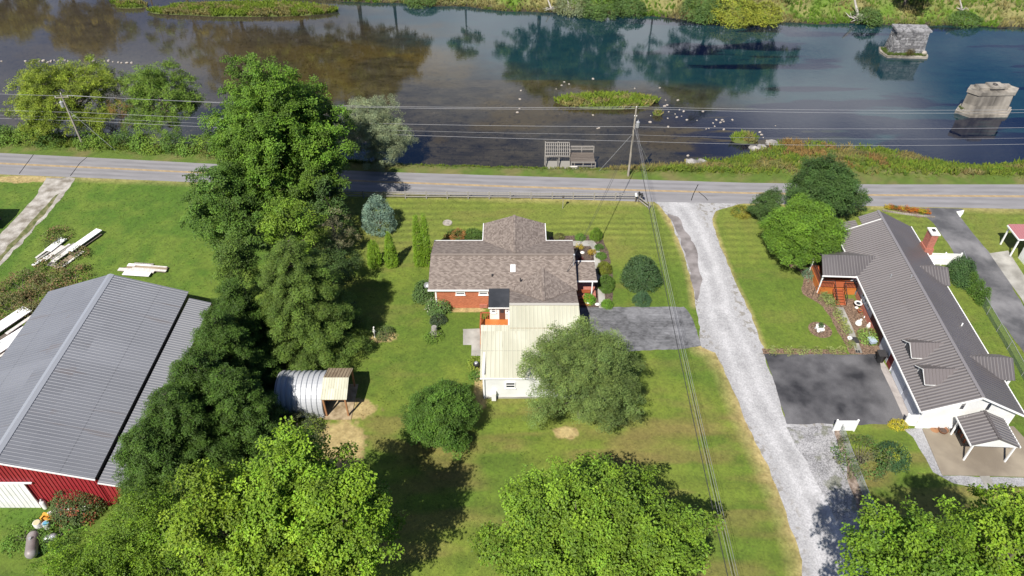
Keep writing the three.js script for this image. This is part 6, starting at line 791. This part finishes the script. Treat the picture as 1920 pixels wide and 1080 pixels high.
// dark evergreens beside the barn
function evergreen(label, x, z, hc, R) { conifer(label, 'evergreen tree', x, z, hc * 2.0, R * 1.22, { c: [0.05, 0.1, 0.012], tiers: 19, boughs: 17, droop: 0.06, pow: 0.6, base: 0.03, size: 0.85, name: 'evergreen_tree', group: 'dark evergreens beside the barn' }); }
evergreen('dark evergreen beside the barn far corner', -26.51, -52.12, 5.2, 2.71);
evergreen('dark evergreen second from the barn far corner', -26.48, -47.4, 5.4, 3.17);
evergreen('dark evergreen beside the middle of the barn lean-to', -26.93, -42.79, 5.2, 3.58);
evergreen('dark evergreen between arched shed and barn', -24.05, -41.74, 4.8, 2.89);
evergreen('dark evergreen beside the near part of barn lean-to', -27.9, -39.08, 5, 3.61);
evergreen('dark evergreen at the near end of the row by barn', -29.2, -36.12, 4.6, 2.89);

// near trees along the lower edge
tree('bright lime maple below arched shed, tallest of the lower left trees', 'tree', -14.93, -29.13, 10, 3.92, { ...big, c: lime, ry: 6, lobes: 36, lobe: 0.32 });
tree('bright lime maple at the bottom, right part of the lower left trees', 'tree', -11.21, -27.46, 10, 2.99, { ...big, c: lime, ry: 5.2, lobes: 28 });
tree('lime maple left of the tallest maple on the lower left', 'tree', -20.01, -27.96, 8.5, 3.59, { ...big, c: [0.118, 0.185, 0.012], ry: 5, lobes: 30 });
tree('bushy green tree covering the barn corner at lower left', 'tree', -27.25, -29.34, 4.2, 3.7, { ...big, geo: S.broad, c: [0.085, 0.15, 0.009], ry: 3.6, lobes: 28, dens: 7 });
tree('bushy green tree at bottom left below the propane tank', 'tree', -31.11, -25.91, 3, 3.58, { ...big, geo: S.broad, c: [0.09, 0.16, 0.009], ry: 2.6, lobes: 24, dens: 7 });
tree('lime maple at the bottom edge beneath the lower left trees', 'tree', -15.29, -25.19, 6.5, 4.6, { ...big, c: [0.12, 0.19, 0.012], ry: 4.6, lobes: 30 });
tree('broad dome shaped maple at bottom centre with dense upright leaf sprays', 'tree', 5.98, -27.46, 6, 7.28, { ...big, c: [0.1, 0.17, 0.014], ry: 5.4, lobes: 60, lobe: 0.24, dens: 6.5, minY: -0.2 });
tree('grey green pear tree leaning over cream roof of the rear wing', 'tree', 6.33, -44.62, 5.4, 5.09, { geo: S.fine, c: [0.1, 0.145, 0.038], ry: 5.2, lobes: 52, lobe: 0.25, dens: 9.5, clump: 0.75, size: 1.0, spray: 0.6, trunkR: 0.17, branchy: true, fill: 0.5 });
tree('rounded glossy green tree on the lawn left of white rear wing', 'tree', -6.44, -42.86, 2.4, 3, { geo: S.broad, c: [0.055, 0.11, 0.014], ry: 2.2, lobes: 30, dens: 11, size: 0.85, clump: 0.75 });
tree('lime tree at bottom right, left one of the pair', 'tree', 23.9, -21.92, 13, 3.58, { ...big, c: [0.09, 0.16, 0.011], ry: 4.8, lobes: 30 });
tree('lime tree at bottom right corner of the picture', 'tree', 30.05, -23.08, 13, 3.39, { ...big, c: [0.105, 0.175, 0.011], ry: 5.4, lobes: 30 });
tree('dense bright green round tree right of the gravel driveway', 'tree', 33.94, -68.98, 3.6, 4.1, { ...big, spray: 0.1, geo: S.broad, c: [0.08, 0.15, 0.014], ry: 3.2, lobes: 38, dens: 12, clump: 0.8 });
tree('dark green tree near the road behind the bright round tree', 'tree', 39.33, -77.22, 3.6, 4.27, { ...big, geo: S.broad, c: [0.04, 0.08, 0.018], ry: 3.2, lobes: 34, dens: 11, clump: 0.8 });
tree('small dark tree left of the bright round tree by driveway', 'tree', 31.89, -76.1, 2.2, 1.87, { ...big, geo: S.broad, c: [0.045, 0.085, 0.02], ry: 2.1, lobes: 16, dens: 12, size: 0.8, clump: 0.8 });
// trees along the river bank
tree('silvery green willow on the bank right of the tall maple', 'tree', -19.54, -92.2, 4.2, 4.62, { geo: S.fine, c: silver, ry: 4.4, lobes: 30, dens: 9, clump: 0.8, size: 1.1, y: -0.8 });
tree('airy yellow green tree on the bank behind transformer pole', 'tree', -65.88, -101.5, 3.8, 7.83, { geo: S.broad, c: yellowG, ry: 5.8, lobes: 30, lobe: 0.28, dens: 7, clump: 0.9, fill: 0.35, branchy: true, size: 1.05, y: 0 });
tree('green rounded bank tree right of the transformer pole', 'tree', -52.12, -101.04, 3.6, 5.42, { geo: S.broad, c: [0.1, 0.165, 0.02], ry: 5.4, lobes: 28, lobe: 0.3, dens: 8, clump: 0.9, y: 0 });
tree('thin half bare tree with rusty leaves between two bank trees', 'tree', -58.34, -99.34, 3, 2.06, { geo: S.fine, c: [0.2, 0.11, 0.04], ry: 4.2, lobes: 12, lobe: 0.35, dens: 2.5, branchy: true, bark: M.paleBark, y: -1 });
// the big trees of the far bank stand above the frame; the river mirrors them
const mirrored = 'trees beyond the river, seen mirrored in the water';
function farTree(x, h, R, o = {}) { const z = zFar(x) - (o.back ?? 6); tree('tall tree beyond the river, seen mirrored in the water', 'tree', x, z, h - (o.ry ?? h * 0.42), R * 1.2, { geo: S.maple, c: [0.09, 0.13, 0.02], ry: h * 0.42, lobes: o.lobes ?? 26, dens: 5, size: 1.7, gain: 2.4, group: mirrored, y: 0, lobe: 0.36, ...o }); }
farTree(-122, 13, 6, { c: [0.17, 0.16, 0.02] }); farTree(-104, 16, 7, { c: [0.18, 0.15, 0.02] }); farTree(-92, 15, 1.6, { lobes: 5, dens: 0.7, branchy: true }); farTree(-84, 17, 2.4, { lobes: 6, dens: 0.6, branchy: true }); farTree(-62, 23, 8, { c: [0.17, 0.15, 0.018], back: 4 }); farTree(-48, 25, 8.5, { c: [0.15, 0.16, 0.018], back: 5 }); farTree(-34, 24, 7.5, { c: [0.15, 0.15, 0.018] }); farTree(-26, 19, 5, { c: [0.17, 0.14, 0.018] }); farTree(-10, 11.5, 2.8, { lobes: 10, back: 3 }); farTree(6, 20, 7, { back: 9 }); farTree(17, 19, 6.5, { back: 10 }); farTree(30.5, 17, 3, { lobes: 12, back: 9 }); farTree(42, 20, 7, { back: 9 }); farTree(54, 16.5, 6, { back: 10 }); farTree(80, 11, 4, { back: 5, c: [0.12, 0.09, 0.02] }); farTree(-75, 18, 5, { lobes: 10, dens: 1 });

// ---------------------------------------------------------------- shrubs
const col = (l, px, o) => shrub('arborvitae', l, 'arborvitae', ...px, { geo: S.scale, gain: 1.6, c: [0.1, 0.175, 0.01], vary: 0.22, dens: 30, size: 0.85, prof: cone(0.62), upw: 0.15, rough: 0.1, ...o });
function tallShrub(l, [x, z, H, R], o = {}) { return col(l, [x, z, R, H], o); }
tallShrub('short twin topped arborvitae, leftmost of the four on the lawn', [-16.14, -67.5, 3.48, 0.81], { prof: (v) => Math.pow(Math.max(0, 1 - v), 0.35) });
tallShrub('cone shaped arborvitae, second from left of the four on lawn', [-14.18, -67.4, 4.7, 0.87]);
tallShrub('tallest arborvitae, left one of the pair at house corner', [-10.84, -67.4, 7.15, 0.64], { prof: cone(0.45) });
tallShrub('slim arborvitae touching the left end of brick house roof', [-9.96, -67.5, 7.08, 0.61], { prof: cone(0.45) });
shrub('blue_spruce', 'fat blue green spruce near the rail fence', 'blue spruce', ...(([x, z, H, R]) => [x, z, R, H])([-16.62, -74.71, 4.65, 2.17]), { geo: S.scale, c: [0.13, 0.2, 0.15], dens: 24, size: 1.1, prof: (v) => Math.pow(Math.max(0, 1 - Math.pow(v, 1.9)), 0.6) * (0.85 + 0.15 * Math.min(1, v * 6)), upw: 0.3, rough: 0.14 });
const dome = (v) => Math.sqrt(Math.max(0, 1 - v * v)) * (0.85 + 0.15 * Math.min(1, v * 6));
function bush(l, [x, z], R, H, o = {}) { return shrub('shrub', l, 'shrub', x, z, R, H, { prof: dome, ...o }); }
bush('large round dark magnolia shrub on lawn right of brick house', [14.73, -64.39], 2.15, 3.3, { geo: S.broad, c: [0.035, 0.07, 0.022], dens: 16, size: 0.9 });
bush('small dark cone shrub on lawn below the magnolia', [14.45, -60.91], 1.05, 1.5, { c: [0.04, 0.085, 0.035], prof: cone(0.7), size: 0.7 });
bush('clipped bright green ball shrub at the bed corner', [10.34, -72.61], 0.75, 1.5, { c: [0.085, 0.15, 0.012], size: 0.6 });
bush('clipped golden hedge ball right of the path, upper', [10.74, -66.31], 0.85, 1.15, { c: [0.1, 0.12, 0.012], rz: 1.0, size: 0.6 });
bush('clipped green hedge block right of the path, lower', [10.72, -63.55], 0.9, 1.3, { c: [0.055, 0.105, 0.012], rz: 1.35, size: 0.6 });
bush('small round green shrub at lower end of path', [10.52, -60.21], 0.62, 0.8, { c: [0.085, 0.17, 0.015], size: 0.6 });
bush('lime green shrub in mulch below the side porch', [8.57, -61], 0.72, 0.9, { c: [0.1, 0.22, 0.015], size: 0.65 });
bush('small leafy plant right of path near its bend', [10.55, -70.57], 0.5, 0.5, { c: [0.06, 0.12, 0.02], size: 0.6 });
bush('small leafy plant right of path, middle', [10.66, -68.91], 0.6, 0.55, { c: [0.075, 0.15, 0.02], size: 0.6 });
bush('small bright plant in front bed before the house', [8.43, -72.61], 0.6, 0.5, { c: [0.08, 0.16, 0.02], size: 0.6 });
bush('low plant in front bed near the front gable', [5.8, -72.71], 0.7, 0.5, { c: [0.1, 0.11, 0.03], size: 0.6 });
bush('reddish topped shrub before the front wall, left one', [-6.75, -72.06], 1.6, 1.7, { c: [0.06, 0.1, 0.018], mixc: [[0.2, 0.1, 0.03], 0.8], rz: 1.0, size: 0.75 });
bush('green shrub before front wall next to front gable', [-4.72, -72.06], 1.5, 1.7, { c: [0.055, 0.105, 0.018], rz: 1.0, size: 0.75 });
bush('leafy shrub at the left rear corner of brick house', [-9.65, -61.81], 1.35, 2.0, { geo: S.broad, c: [0.055, 0.1, 0.025], dens: 16 });
bush('hydrangea like shrub against the red brick rear wall', [-8.05, -59.69], 1.35, 1.5, { geo: S.broad, c: [0.07, 0.13, 0.03], mixc: [[0.2, 0.2, 0.14], 0.4], dens: 16 });
bush('dark grey green shrub below the hydrangea by stump', [-7.96, -57.64], 0.8, 0.9, { c: [0.035, 0.055, 0.025] });
bush('bright low plant around the grey stump', [-8.22, -55.2], 0.95, 0.6, { c: [0.09, 0.16, 0.02], geo: S.weed, dens: 12 });
bush('small low shrub by the white heron ornament', [-13.47, -55.68], 1.1, 0.8, { c: [0.06, 0.09, 0.025], dens: 14 });
bush('yellow green weeds at the left wall of rear wing', [-3.69, -51.37], 0.8, 0.5, { c: [0.13, 0.17, 0.02], geo: S.weed, dens: 12 });
bush('green weeds below the round black grill', [-3.57, -49.62], 0.7, 0.5, { c: [0.07, 0.15, 0.02], geo: S.weed, dens: 14 });
bush('dull olive juniper mound in front of the arched shed', [-19.87, -42.13], 2.5, 1.9, { geo: S.scale, c: [0.055, 0.07, 0.03], dens: 16, size: 1.2, rough: 0.25 });
bush('red green shrub against red barn wall', [-36.63, -35.08], 2.3, 2.4, { geo: S.broad, c: [0.055, 0.085, 0.022], mixc: [[0.2, 0.06, 0.03], 0.22], dens: 12 });
bush('rounded brownish shrub near the road right of driveway', [29.45, -77.71], 1.2, 1.1, { c: [0.17, 0.16, 0.02], mixc: [[0.07, 0.11, 0.02], 0.6] });
bush('airy leggy shrub behind the grey chain link fence', [31.1, -39.42], 2.3, 2.6, { geo: S.fine, c: [0.085, 0.095, 0.035], dens: 7, size: 1, rough: 0.3, mixc: [[0.05, 0.11, 0.02], 0.5], stems: 14 });
bush('dense dark round shrub on garden lawn left of patio', [34, -39.76], 1.45, 1.7, { c: [0.03, 0.07, 0.025], mixc: [[0.16, 0.2, 0.02], 0.35], dens: 26 });
bush('yellow flowering shrub at the left foot of gable fence', [36.05, -43.48], 0.85, 0.8, { c: [0.3, 0.27, 0.02], dens: 16, size: 0.7, rz: 0.5 });
bush('lime green fern clump beside concrete path of long house', [37.63, -55.2], 1.15, 0.8, { geo: S.weed, c: [0.13, 0.2, 0.04], dens: 14 });
bush('blue green agave clump at porch corner', [34.53, -65.35], 0.8, 0.8, { geo: S.weed, c: [0.1, 0.17, 0.1], dens: 12 });
bush('yellow and green hosta clump left of porch steps', [35.47, -61.18], 1.0, 0.6, { geo: S.weed, c: [0.13, 0.16, 0.05], dens: 14 });
const edging = [[35.6, -59.08], [35.64, -57.98], [35.65, -56.98], [35.6, -56.16], [35.28, -54.1], [27.1, -53.32], [28.63, -53.25], [30.12, -53.25], [31.5, -53.25], [32.94, -53.25], [34.15, -53.25]];
for (const [i, p] of edging.entries()) bush(i < 5 ? `low yellow green hosta left of the concrete path, ${ORD[i]} below the porch steps` : `low yellow green hosta along the dark parking court, ${ORD[i - 5]} from the left`, p, rr(0.4, 0.55), 0.4, { geo: S.weed, c: [0.17, 0.2, 0.06], dens: 12, size: 0.7, group: 'hostas edging the path and the parking court' });
[['dark leafy shrub at upper end of the hedge by side lane', [51.99, -65.63], 1.5, 2.3], ['dark leafy shrub next in the hedge by side lane', [51.83, -64.2], 1.4, 1.8]].forEach(([l, p, R, H]) => bush(l, p, R, H, { geo: S.broad, c: [0.035, 0.075, 0.02], dens: 15 }));
[['cone arborvitae, uppermost of three beside the side lane', [52.03, -63.46]], ['cone arborvitae, middle of three beside the side lane', [52.1, -62.08]], ['cone arborvitae, lowest of three beside the side lane', [52.18, -60.74]]].forEach(([l, p]) => col(l, [...p, 0.8, 2.2], { c: [0.05, 0.1, 0.014], prof: cone(0.6) }));
// weeds round the barn
[[[-55.89, -63.27], 2.6, 1.2, 'weedy brown green bramble left of barn gable, upper left'], [[-52.77, -63.74], 2.4, 1.3, 'weedy brown green bramble left of barn gable, upper right'], [[-55.26, -59.69], 2.4, 1.3, 'weedy brown bramble left of barn gable, lower left'], [[-52.75, -60.56], 2.6, 1.2, 'weedy brown bramble left of barn gable, lower right'], [[-50.57, -64.96], 2.2, 1.0, 'weedy green bramble touching the far barn gable'], [[-56.06, -72.5], 1.7, 1.0, 'bramble growing through the long lumber pile'], [[-51.76, -69.32], 1.1, 0.9, 'small bramble right of the long lumber pile'], [[-54.27, -67.3], 1.7, 0.8, 'grey green weeds below the long lumber pile']].forEach(([p, R, H, l], i) => bush(l, p, R, H, { geo: S.weed, c: i < 4 ? [0.1, 0.105, 0.035] : [0.075, 0.105, 0.02], mixc: [[0.16, 0.11, 0.05], 0.7], dens: 8, rough: 0.35, size: 1.1 }));
bush('bright weeds along the propane tank', [-39.94, -32], 1.5, 0.7, { geo: S.weed, c: [0.085, 0.17, 0.018], dens: 10 }); bush('bright weeds below the drums', [-37.21, -32.24], 1.7, 0.9, { geo: S.weed, c: [0.07, 0.14, 0.018], dens: 10 });
// bushes along the left bank and the far bank
const bankGroup = 'green bushes along the left river bank';
[-20, 12, 40, 66, 92, 120, 176, 200, 226, 250, 276, 300, 322, 346, 370, 392].forEach((px, i) => { const x = -81 + px * 0.1065, z = zRoadN(x) - 3.4 - rr(0, 0.8); bush(`leafy green bush in the hedge between road and river, ${ORD[i]} from the left`, [x, z], rr(1.7, 2.4), rr(2.2, 3.2), { gain: 1.8, material: M.leaf, geo: i % 3 ? S.weed : S.broad, c: [[0.075, 0.135, 0.018], [0.1, 0.155, 0.02], [0.055, 0.105, 0.018]][i % 3], dens: 8, rough: 0.3, size: 1.2, y: -0.6, group: bankGroup }); });
bush('bright yellow green bush at the water left of transformer pole', [-71.8, -1, -99.66].filter((v, i) => i !== 1), 2.0, 2.8, { geo: S.broad, c: [0.14, 0.2, 0.02], dens: 9, y: -1.2, size: 1.1 });
[[1075, 14, 3.0, 2.6, 'grey green willow bush on the far bank, left'], [1125, 12, 4.0, 3.4, 'dark green bush on the far bank beside the willow'], [1178, 12, 2.6, 2.4, 'dark green bush on the far bank, right of pair'], [1310, 12, 3.6, 3.6, 'dark leafy bush on far bank, left half of the yellow pair'], [1362, 14, 4.2, 3.6, 'yellow green bush on far bank, middle'], [1420, 16, 2.6, 3.0, 'yellow green bush on far bank, right end'], [1603, 15, 2.2, 2.4, 'rounded green bush on far bank near stone pier'], [790, 4, 3.0, 2.0, 'dark green bush on far bank at top centre'], [1780, 18, 2.4, 1.6, 'small dark bush on far bank above the stone pier right']].forEach(([px, py, R, H, l], i) => { const x = (px - 960) * 0.1095 * (1 + (30 - py) * 0.001), z = zFar(x) - (py < 10 ? 2 : 1.1); bush(l, [x, z], R * 1.3, H * 1.05, { gain: 1.7, material: M.leaf, geo: S.broad, c: i === 4 || i === 5 ? [0.15, 0.17, 0.02] : i === 0 ? [0.12, 0.14, 0.07] : [0.05, 0.09, 0.022], dens: 9, rough: 0.3, size: 1.4, y: -1.6 }); });
// driftwood
function drift(l, px, pz, n, s) { const t = thing('driftwood', l, 'driftwood', [px, farY(px, pz), pz]); for (let i = 0; i < n; i++) { const a = rr(0, 6.283), k = rr(0.8, 2.2) * s; add('branch', [rod([0, 0.3, 0], [Math.cos(a) * k * 0.6, 0.3 + rr(0.1, 0.8) * s, Math.sin(a) * k * 0.4], 0.13 * s, 0.08 * s, 6), rod([Math.cos(a) * k * 0.6, 0.3 + 0.4 * s, Math.sin(a) * k * 0.4], [Math.cos(a + 0.5) * k, rr(0.2, 1.2) * s, Math.sin(a + 0.5) * k * 0.6], 0.08 * s, 0.025, 5)], M.paleBark, t); } add('trunk', rod([0.3, 0.1, 0], [-0.8 * s, 2.6 * s, -1.2 * s], 0.24 * s, 0.12 * s, 8), M.paleBark, t); }
drift('grey driftwood trunk with roots on the far bank beside stone pier', 69.8, zFar(69.8) - 0.8, 12, 1.5); drift('tangle of pale driftwood on far bank below willow bush', 12, zFar(12) - 0.6, 14, 1.1); drift('pale driftwood heap on far bank at the top left of willow', 8, zFar(8) - 0.6, 12, 1.0); drift('small driftwood on far bank grass above right pier', 91, zFar(91) - 4, 7, 0.8);

// ---------------------------------------------------------------- river grass, islets, stones
function islet(label, cx, cz, rx, rz, H, cols, dens = 7, n = 3, tuftS = 1.15) {
  const t = thing('grass_islet', label, 'islet', [cx, -2, cz]), pts = []; for (let i = 0; i < 40; i++) { const a = i / 40 * 6.283, k = 0.82 + 0.36 * fbm(Math.cos(a) * 1.6 + cx, Math.sin(a) * 1.6 + cz, 3, 601); pts.push([Math.cos(a) * rx * k, Math.sin(a) * rz * k]); }
  const pos = [], idx = []; for (let r = 0; r <= 6; r++) for (let i = 0; i < 40; i++) { const k = 1.1 - r / 6 * 1.1; pos.push(pts[i][0] * k, r === 0 ? -0.4 : H * (1 - k * k * 0.85) - 0.05 + 0.1 * rnd(), pts[i][1] * k); if (r) { const a = (r - 1) * 40 + i, b = (r - 1) * 40 + (i + 1) % 40; idx.push(a, a + 40, b, b, a + 40, b + 40); } }
  const g = new THREE.BufferGeometry(); g.setAttribute('position', new THREE.Float32BufferAttribute(pos, 3)); g.setIndex(idx); g.computeVertexNormals(); add('mound', g, mat(0.08, 0.1, 0.025, { roughness: 1 }), t);
  const edgeAt = (a) => { const q = a / 6.2832 * 40, i = Math.floor(q) % 40, j = (i + 1) % 40, k = q - Math.floor(q); return [pts[i][0] + (pts[j][0] - pts[i][0]) * k, pts[i][1] + (pts[j][1] - pts[i][1]) * k]; };
  const l = [[], []], N = Math.round(rx * rz * 3.14 * dens); for (let i = 0; i < N; i++) { const a = rr(0, 6.283), r = Math.sqrt(rnd()), p = edgeAt(a), x = p[0] * r, z = p[1] * r, f = fbm(x * 0.5 + cx, z * 0.8, 3, 603); l[i % 2].push({ p: V3(x, H * (1 - r * r * 0.8) - 0.05, z), s: tuftS * rr(0.7, 1.25), sy: rr(0.6, 1), c: tint(f > 0.58 ? cols[1] : cols[0], 0.28) }); }
  S.tuft.forEach((q, i) => scatter('grass', q, M.blade, l[i], t, 'stuff')); const w = []; for (let i = 0; i < N / 5; i++) { const a = rr(0, 6.283), r = Math.sqrt(rnd()), p = edgeAt(a); w.push({ p: V3(p[0] * r, H * (1 - r * r * 0.8) + 0.15, p[1] * r), s: rr(0.5, 0.9), c: tint(cols[0], 0.3) }); } scatter('weeds', S.weed[1], M.leaf, w, t, 'stuff');
}
const gC = [[0.18, 0.26, 0.025], [0.27, 0.25, 0.09]];
{ const [x, , z] = [15.52, -2, -112.61]; islet('long grassy islet in the shallows left of the roadside pole top', x, z, 8.6, 2.5, 0.7, gC, 9); }
{ const [x, , z] = [35.61, -2, -100.13]; islet('small grassy islet near the right bank below the wires', x, z, 2.0, 1.15, 0.7, gC, 12); }
{ const [x, , z] = [-55.34, -2, -153.65]; islet('long grassy bar across the top left of the river', x, z, 19, 3.6, 0.8, gC, 14); }
{ const [x, , z] = [-80.19, -2, -156.38]; islet('short grassy islet at the top of river near left', x, z, 3.4, 1.5, 0.6, gC, 8); }
{ const [x, , z] = [-84.31, -2, -157.93]; islet('tiny grass clump in the river at top left', x, z, 1.0, 0.7, 0.5, gC, 10); }
{ const [x, , z] = [23.66, -2, -108.35]; islet('tiny grass clump right of the long islet', x, z, 0.7, 0.45, 0.35, gC, 14); }
function long_grass(name, label, n, spot, kindsFn, hi = 1) { const l = [[], [], []]; let tries = 0; while (l[0].length + l[1].length + l[2].length < n && tries++ < n * 12) { const s = spot(); if (!s) continue; const [x, y, z] = s, k = kindsFn(x, z), j = rnd() < (k.weed ?? 0.3) ? 2 : rnd() < 0.5 ? 0 : 1; l[j].push({ p: V3(x, y + (j === 2 ? 0.2 * k.h : 0), z), s: hi * k.h * rr(0.7, 1.3), sy: rr(0.7, 1.1), c: tint(k.c, 0.3) }); }
  [S.tuft[0], S.tuft[1], S.weed[0]].forEach((g, i) => { const m = scatter(name, g, i === 2 ? M.leaf : M.blade, l[i], null, 'stuff'); m.name = numbered(name); m.userData.label = label + ['', ' mixed in', ' with broad leaves'][i]; m.userData.category = 'grass'; scene.add(m); }); }
long_grass('bank_grass', 'tall grass and weeds on the near river bank', 9000, () => { const x = rr(-82, 84), a = zRoadN(x) - 1.3, b = zShore(x) + 0.2, w = a - b; if (w < 0.3 || rnd() > w / 12 + 0.25) return null; const z = a - Math.pow(rnd(), 0.8) * w; return [x, bankY(x, z), z]; }, (x, z) => { const f = fbm(x * 0.22, z * 0.3, 4, 611), e = zRoadN(x) - z; const h = e < 2.2 ? 0.25 : (x > -18 && x < 14) ? 0.45 : x > 18 ? 1.0 : 0.8; const rust = x > 36 && x < 56 && e > 4 ? sst(0.5, 0.58, fbm(x * 0.4, z * 0.4, 3, 613)) : 0; return { h, weed: x > 18 ? 0.4 : 0.25, c: rust > rnd() ? [0.27, 0.18, 0.06] : mix3(mix3([0.12, 0.21, 0.02], [0.2, 0.25, 0.03], rnd()), [0.26, 0.21, 0.09], sst(0.5, 0.66, f) * (x > 14 ? 0.85 : 0.4)) }; });
long_grass('far_bank_grass', 'rough green grass along the far river bank', 9000, () => { const x = rr(-60, 125), d = Math.pow(rnd(), 1.5) * 22, z = zFar(x) - 0.1 - d; return [x, farY(x, z), z]; }, (x, z) => { const f = fbm(x * 0.2, z * 0.3, 4, 615); return { h: 0.9, weed: 0.3, c: mix3([0.13, 0.24, 0.02], [0.3, 0.26, 0.11], sst(0.48, 0.66, f + (zFar(x) - z < 2.5 ? 0.1 : 0)) * 0.85) }; }, 1.15);
// pale stones in the shallows
{
  const geo = [0, 1, 2].map((k) => { const g = new THREE.IcosahedronGeometry(0.3, 1), p = g.attributes.position; for (let i = 0; i < p.count; i++) { const f = 0.8 + 0.45 * vn(p.getX(i) * 5 + k * 7, p.getZ(i) * 5 + p.getY(i) * 3, 621); p.setXYZ(i, p.getX(i) * f * 1.25, p.getY(i) * f * 0.7, p.getZ(i) * f); } g.computeVertexNormals(); return g; });
  const stone = (x, z, s, label, group, y = -1.98, m = M.rock) => { const o = add('river_stone', geo[Math.floor(rnd() * 3)].clone(), m, null); o.name = numbered('river_stone'); o.position.set(x, y, z); o.rotation.y = rr(0, 6.28); o.scale.setScalar(s); o.userData = { label, category: 'stone' }; if (group) o.userData.group = group; scene.add(o); };
  const spots = [[25.66, -113.38], [25.66, -111.67], [25.16, -111.29], [27.71, -113.38], [25.53, -109.26], [27.4, -109.99], [28, -109.44], [26.45, -108.53], [26.53, -107.45], [27.37, -107.81], [28, -106.56], [29.59, -106.39], [25.01, -107.1], [31.13, -109.44], [24.65, -104.3], [31.97, -105.51], [32.7, -106.56], [33.64, -106.56], [33.19, -105.69], [33.78, -106.04], [35.26, -106.56], [32.01, -104.47], [30.94, -103.79], [30.49, -103.62], [33.22, -103.45], [22.4, -107.99], [22.01, -105.86], [38.69, -102.61], [38.73, -101.77], [38.77, -100.95], [39.09, -99.97], [41.66, -104.65], [13.11, -108.17], [8.57, -118.94], [9.1, -120.19], [9.88, -119.36], [7.58, -117.52], [1.55, -116.91], [1.34, -113.76], [1.22, -110.36], [0.87, -109.07], [13.42, -103.79], [13.68, -103.96], [14.21, -121.45], [21.04, -117.72], [25.37, -117.92], [26.19, -95.57], [25.81, -94.36]];
  for (const [x, z] of spots) stone(x, z, rr(0.3, 0.75), 'small pale stone standing out of the shallow river water', 'pale stones scattered in the shallow river');
  const row = [[-93.31, -128.73], [-88.92, -128.73], [-87.33, -128.27], [-86.39, -128.73], [-85.72, -128.96], [-84.24, -128.73], [-83.87, -129.19], [-82.98, -128.96], [-81.97, -128.05], [-81.92, -129.19], [-76.54, -128.96], [-75.66, -128.27], [-74.49, -128.73], [-73.81, -128.96], [-72.84, -128.5], [-71.77, -128.27], [-71.1, -128.05], [-70.12, -128.05], [-69.25, -128.05], [-84.61, -128.27], [-81.12, -128.73]];
  for (const [i, [x, z]] of row.sort((a, b) => a[0] - b[0]).entries()) stone(x, z, rr(0.45, 1.0), `pinkish stone in the row across left river, ${i === 20 ? 'rightmost' : ORD[i] + ' from the left'}`, 'row of stones across the left river');
  for (const [px, s, l] of [[[26.22, -1.7, -92.54], 3.6, 'big grey boulder at water edge, left of two'], [[27.56, -1.7, -92.24], 3.8, 'big grey boulder at water edge, right of two'], [[39.62, -1.9, -98.99], 2.6, 'large pale boulder off the rusty grass point'], [[36.55, -1.9, -97.41], 2.2, 'pale boulder beside the small islet'], [[37.63, -1.9, -97.57], 2.4, 'brown boulder between small islet and bank']]) stone(px[0], px[2], s, l, null, px[1], M.rockGrey);
}

// short tufts that break up the mown lawns
{
  const blocked = [drive, pad, padR, laneR, lane, concreteR], boxes = [[-9, 7, -68.5, -46.8], [-3.5, 4, -71.8, -68], [-49, -31.4, -58.2, -34.9], [-22.6, -15.2, -48.8, -44.4], [33, 47.5, -71.8, -42], [57.5, 70, -72, -58], [6.5, 13.2, -69.5, -59.8], [37, 60, -43.5, -36]], l = [[], []];
  for (let i = 0; i < 42000; i++) { const z = -90 + 66 * rnd(), x = rr(-72, 72) * (0.62 - z * 0.0042), g = fbm(x * 0.8, z * 0.8, 2, 701); if (rnd() > g * 1.5 - 0.1 || z < lerpAt(roadS, x) + 0.3) continue; if (blocked.some((p) => inPoly(p, x, z)) || boxes.some(([a, b, c, d]) => x > a && x < b && z > c && z < d)) continue; if (Math.hypot((x - [-15.79, -41.05][0]) / 2, (z - [-15.79, -41.05][1]) / 4) < 1) continue; const c = lawnColor(x, z), k = rr(0.95, 1.6), y = rnd() < 0.06; l[i % 2].push({ p: V3(x, -0.01, z), s: rr(0.13, 0.27), sy: 0.55, c: y ? [0.2, 0.18, 0.07] : [c[0] * k, c[1] * k * 1.05, c[2] * k] }); }
  S.tuft.forEach((g, i) => { const m = scatter('lawn_grass', g, M.blade, l[i], null, 'stuff'); m.name = numbered('lawn_grass'); m.userData.label = 'short grass tufts of the mown lawns'; m.userData.category = 'grass'; scene.add(m); });
}

renderer.render(scene, camera);
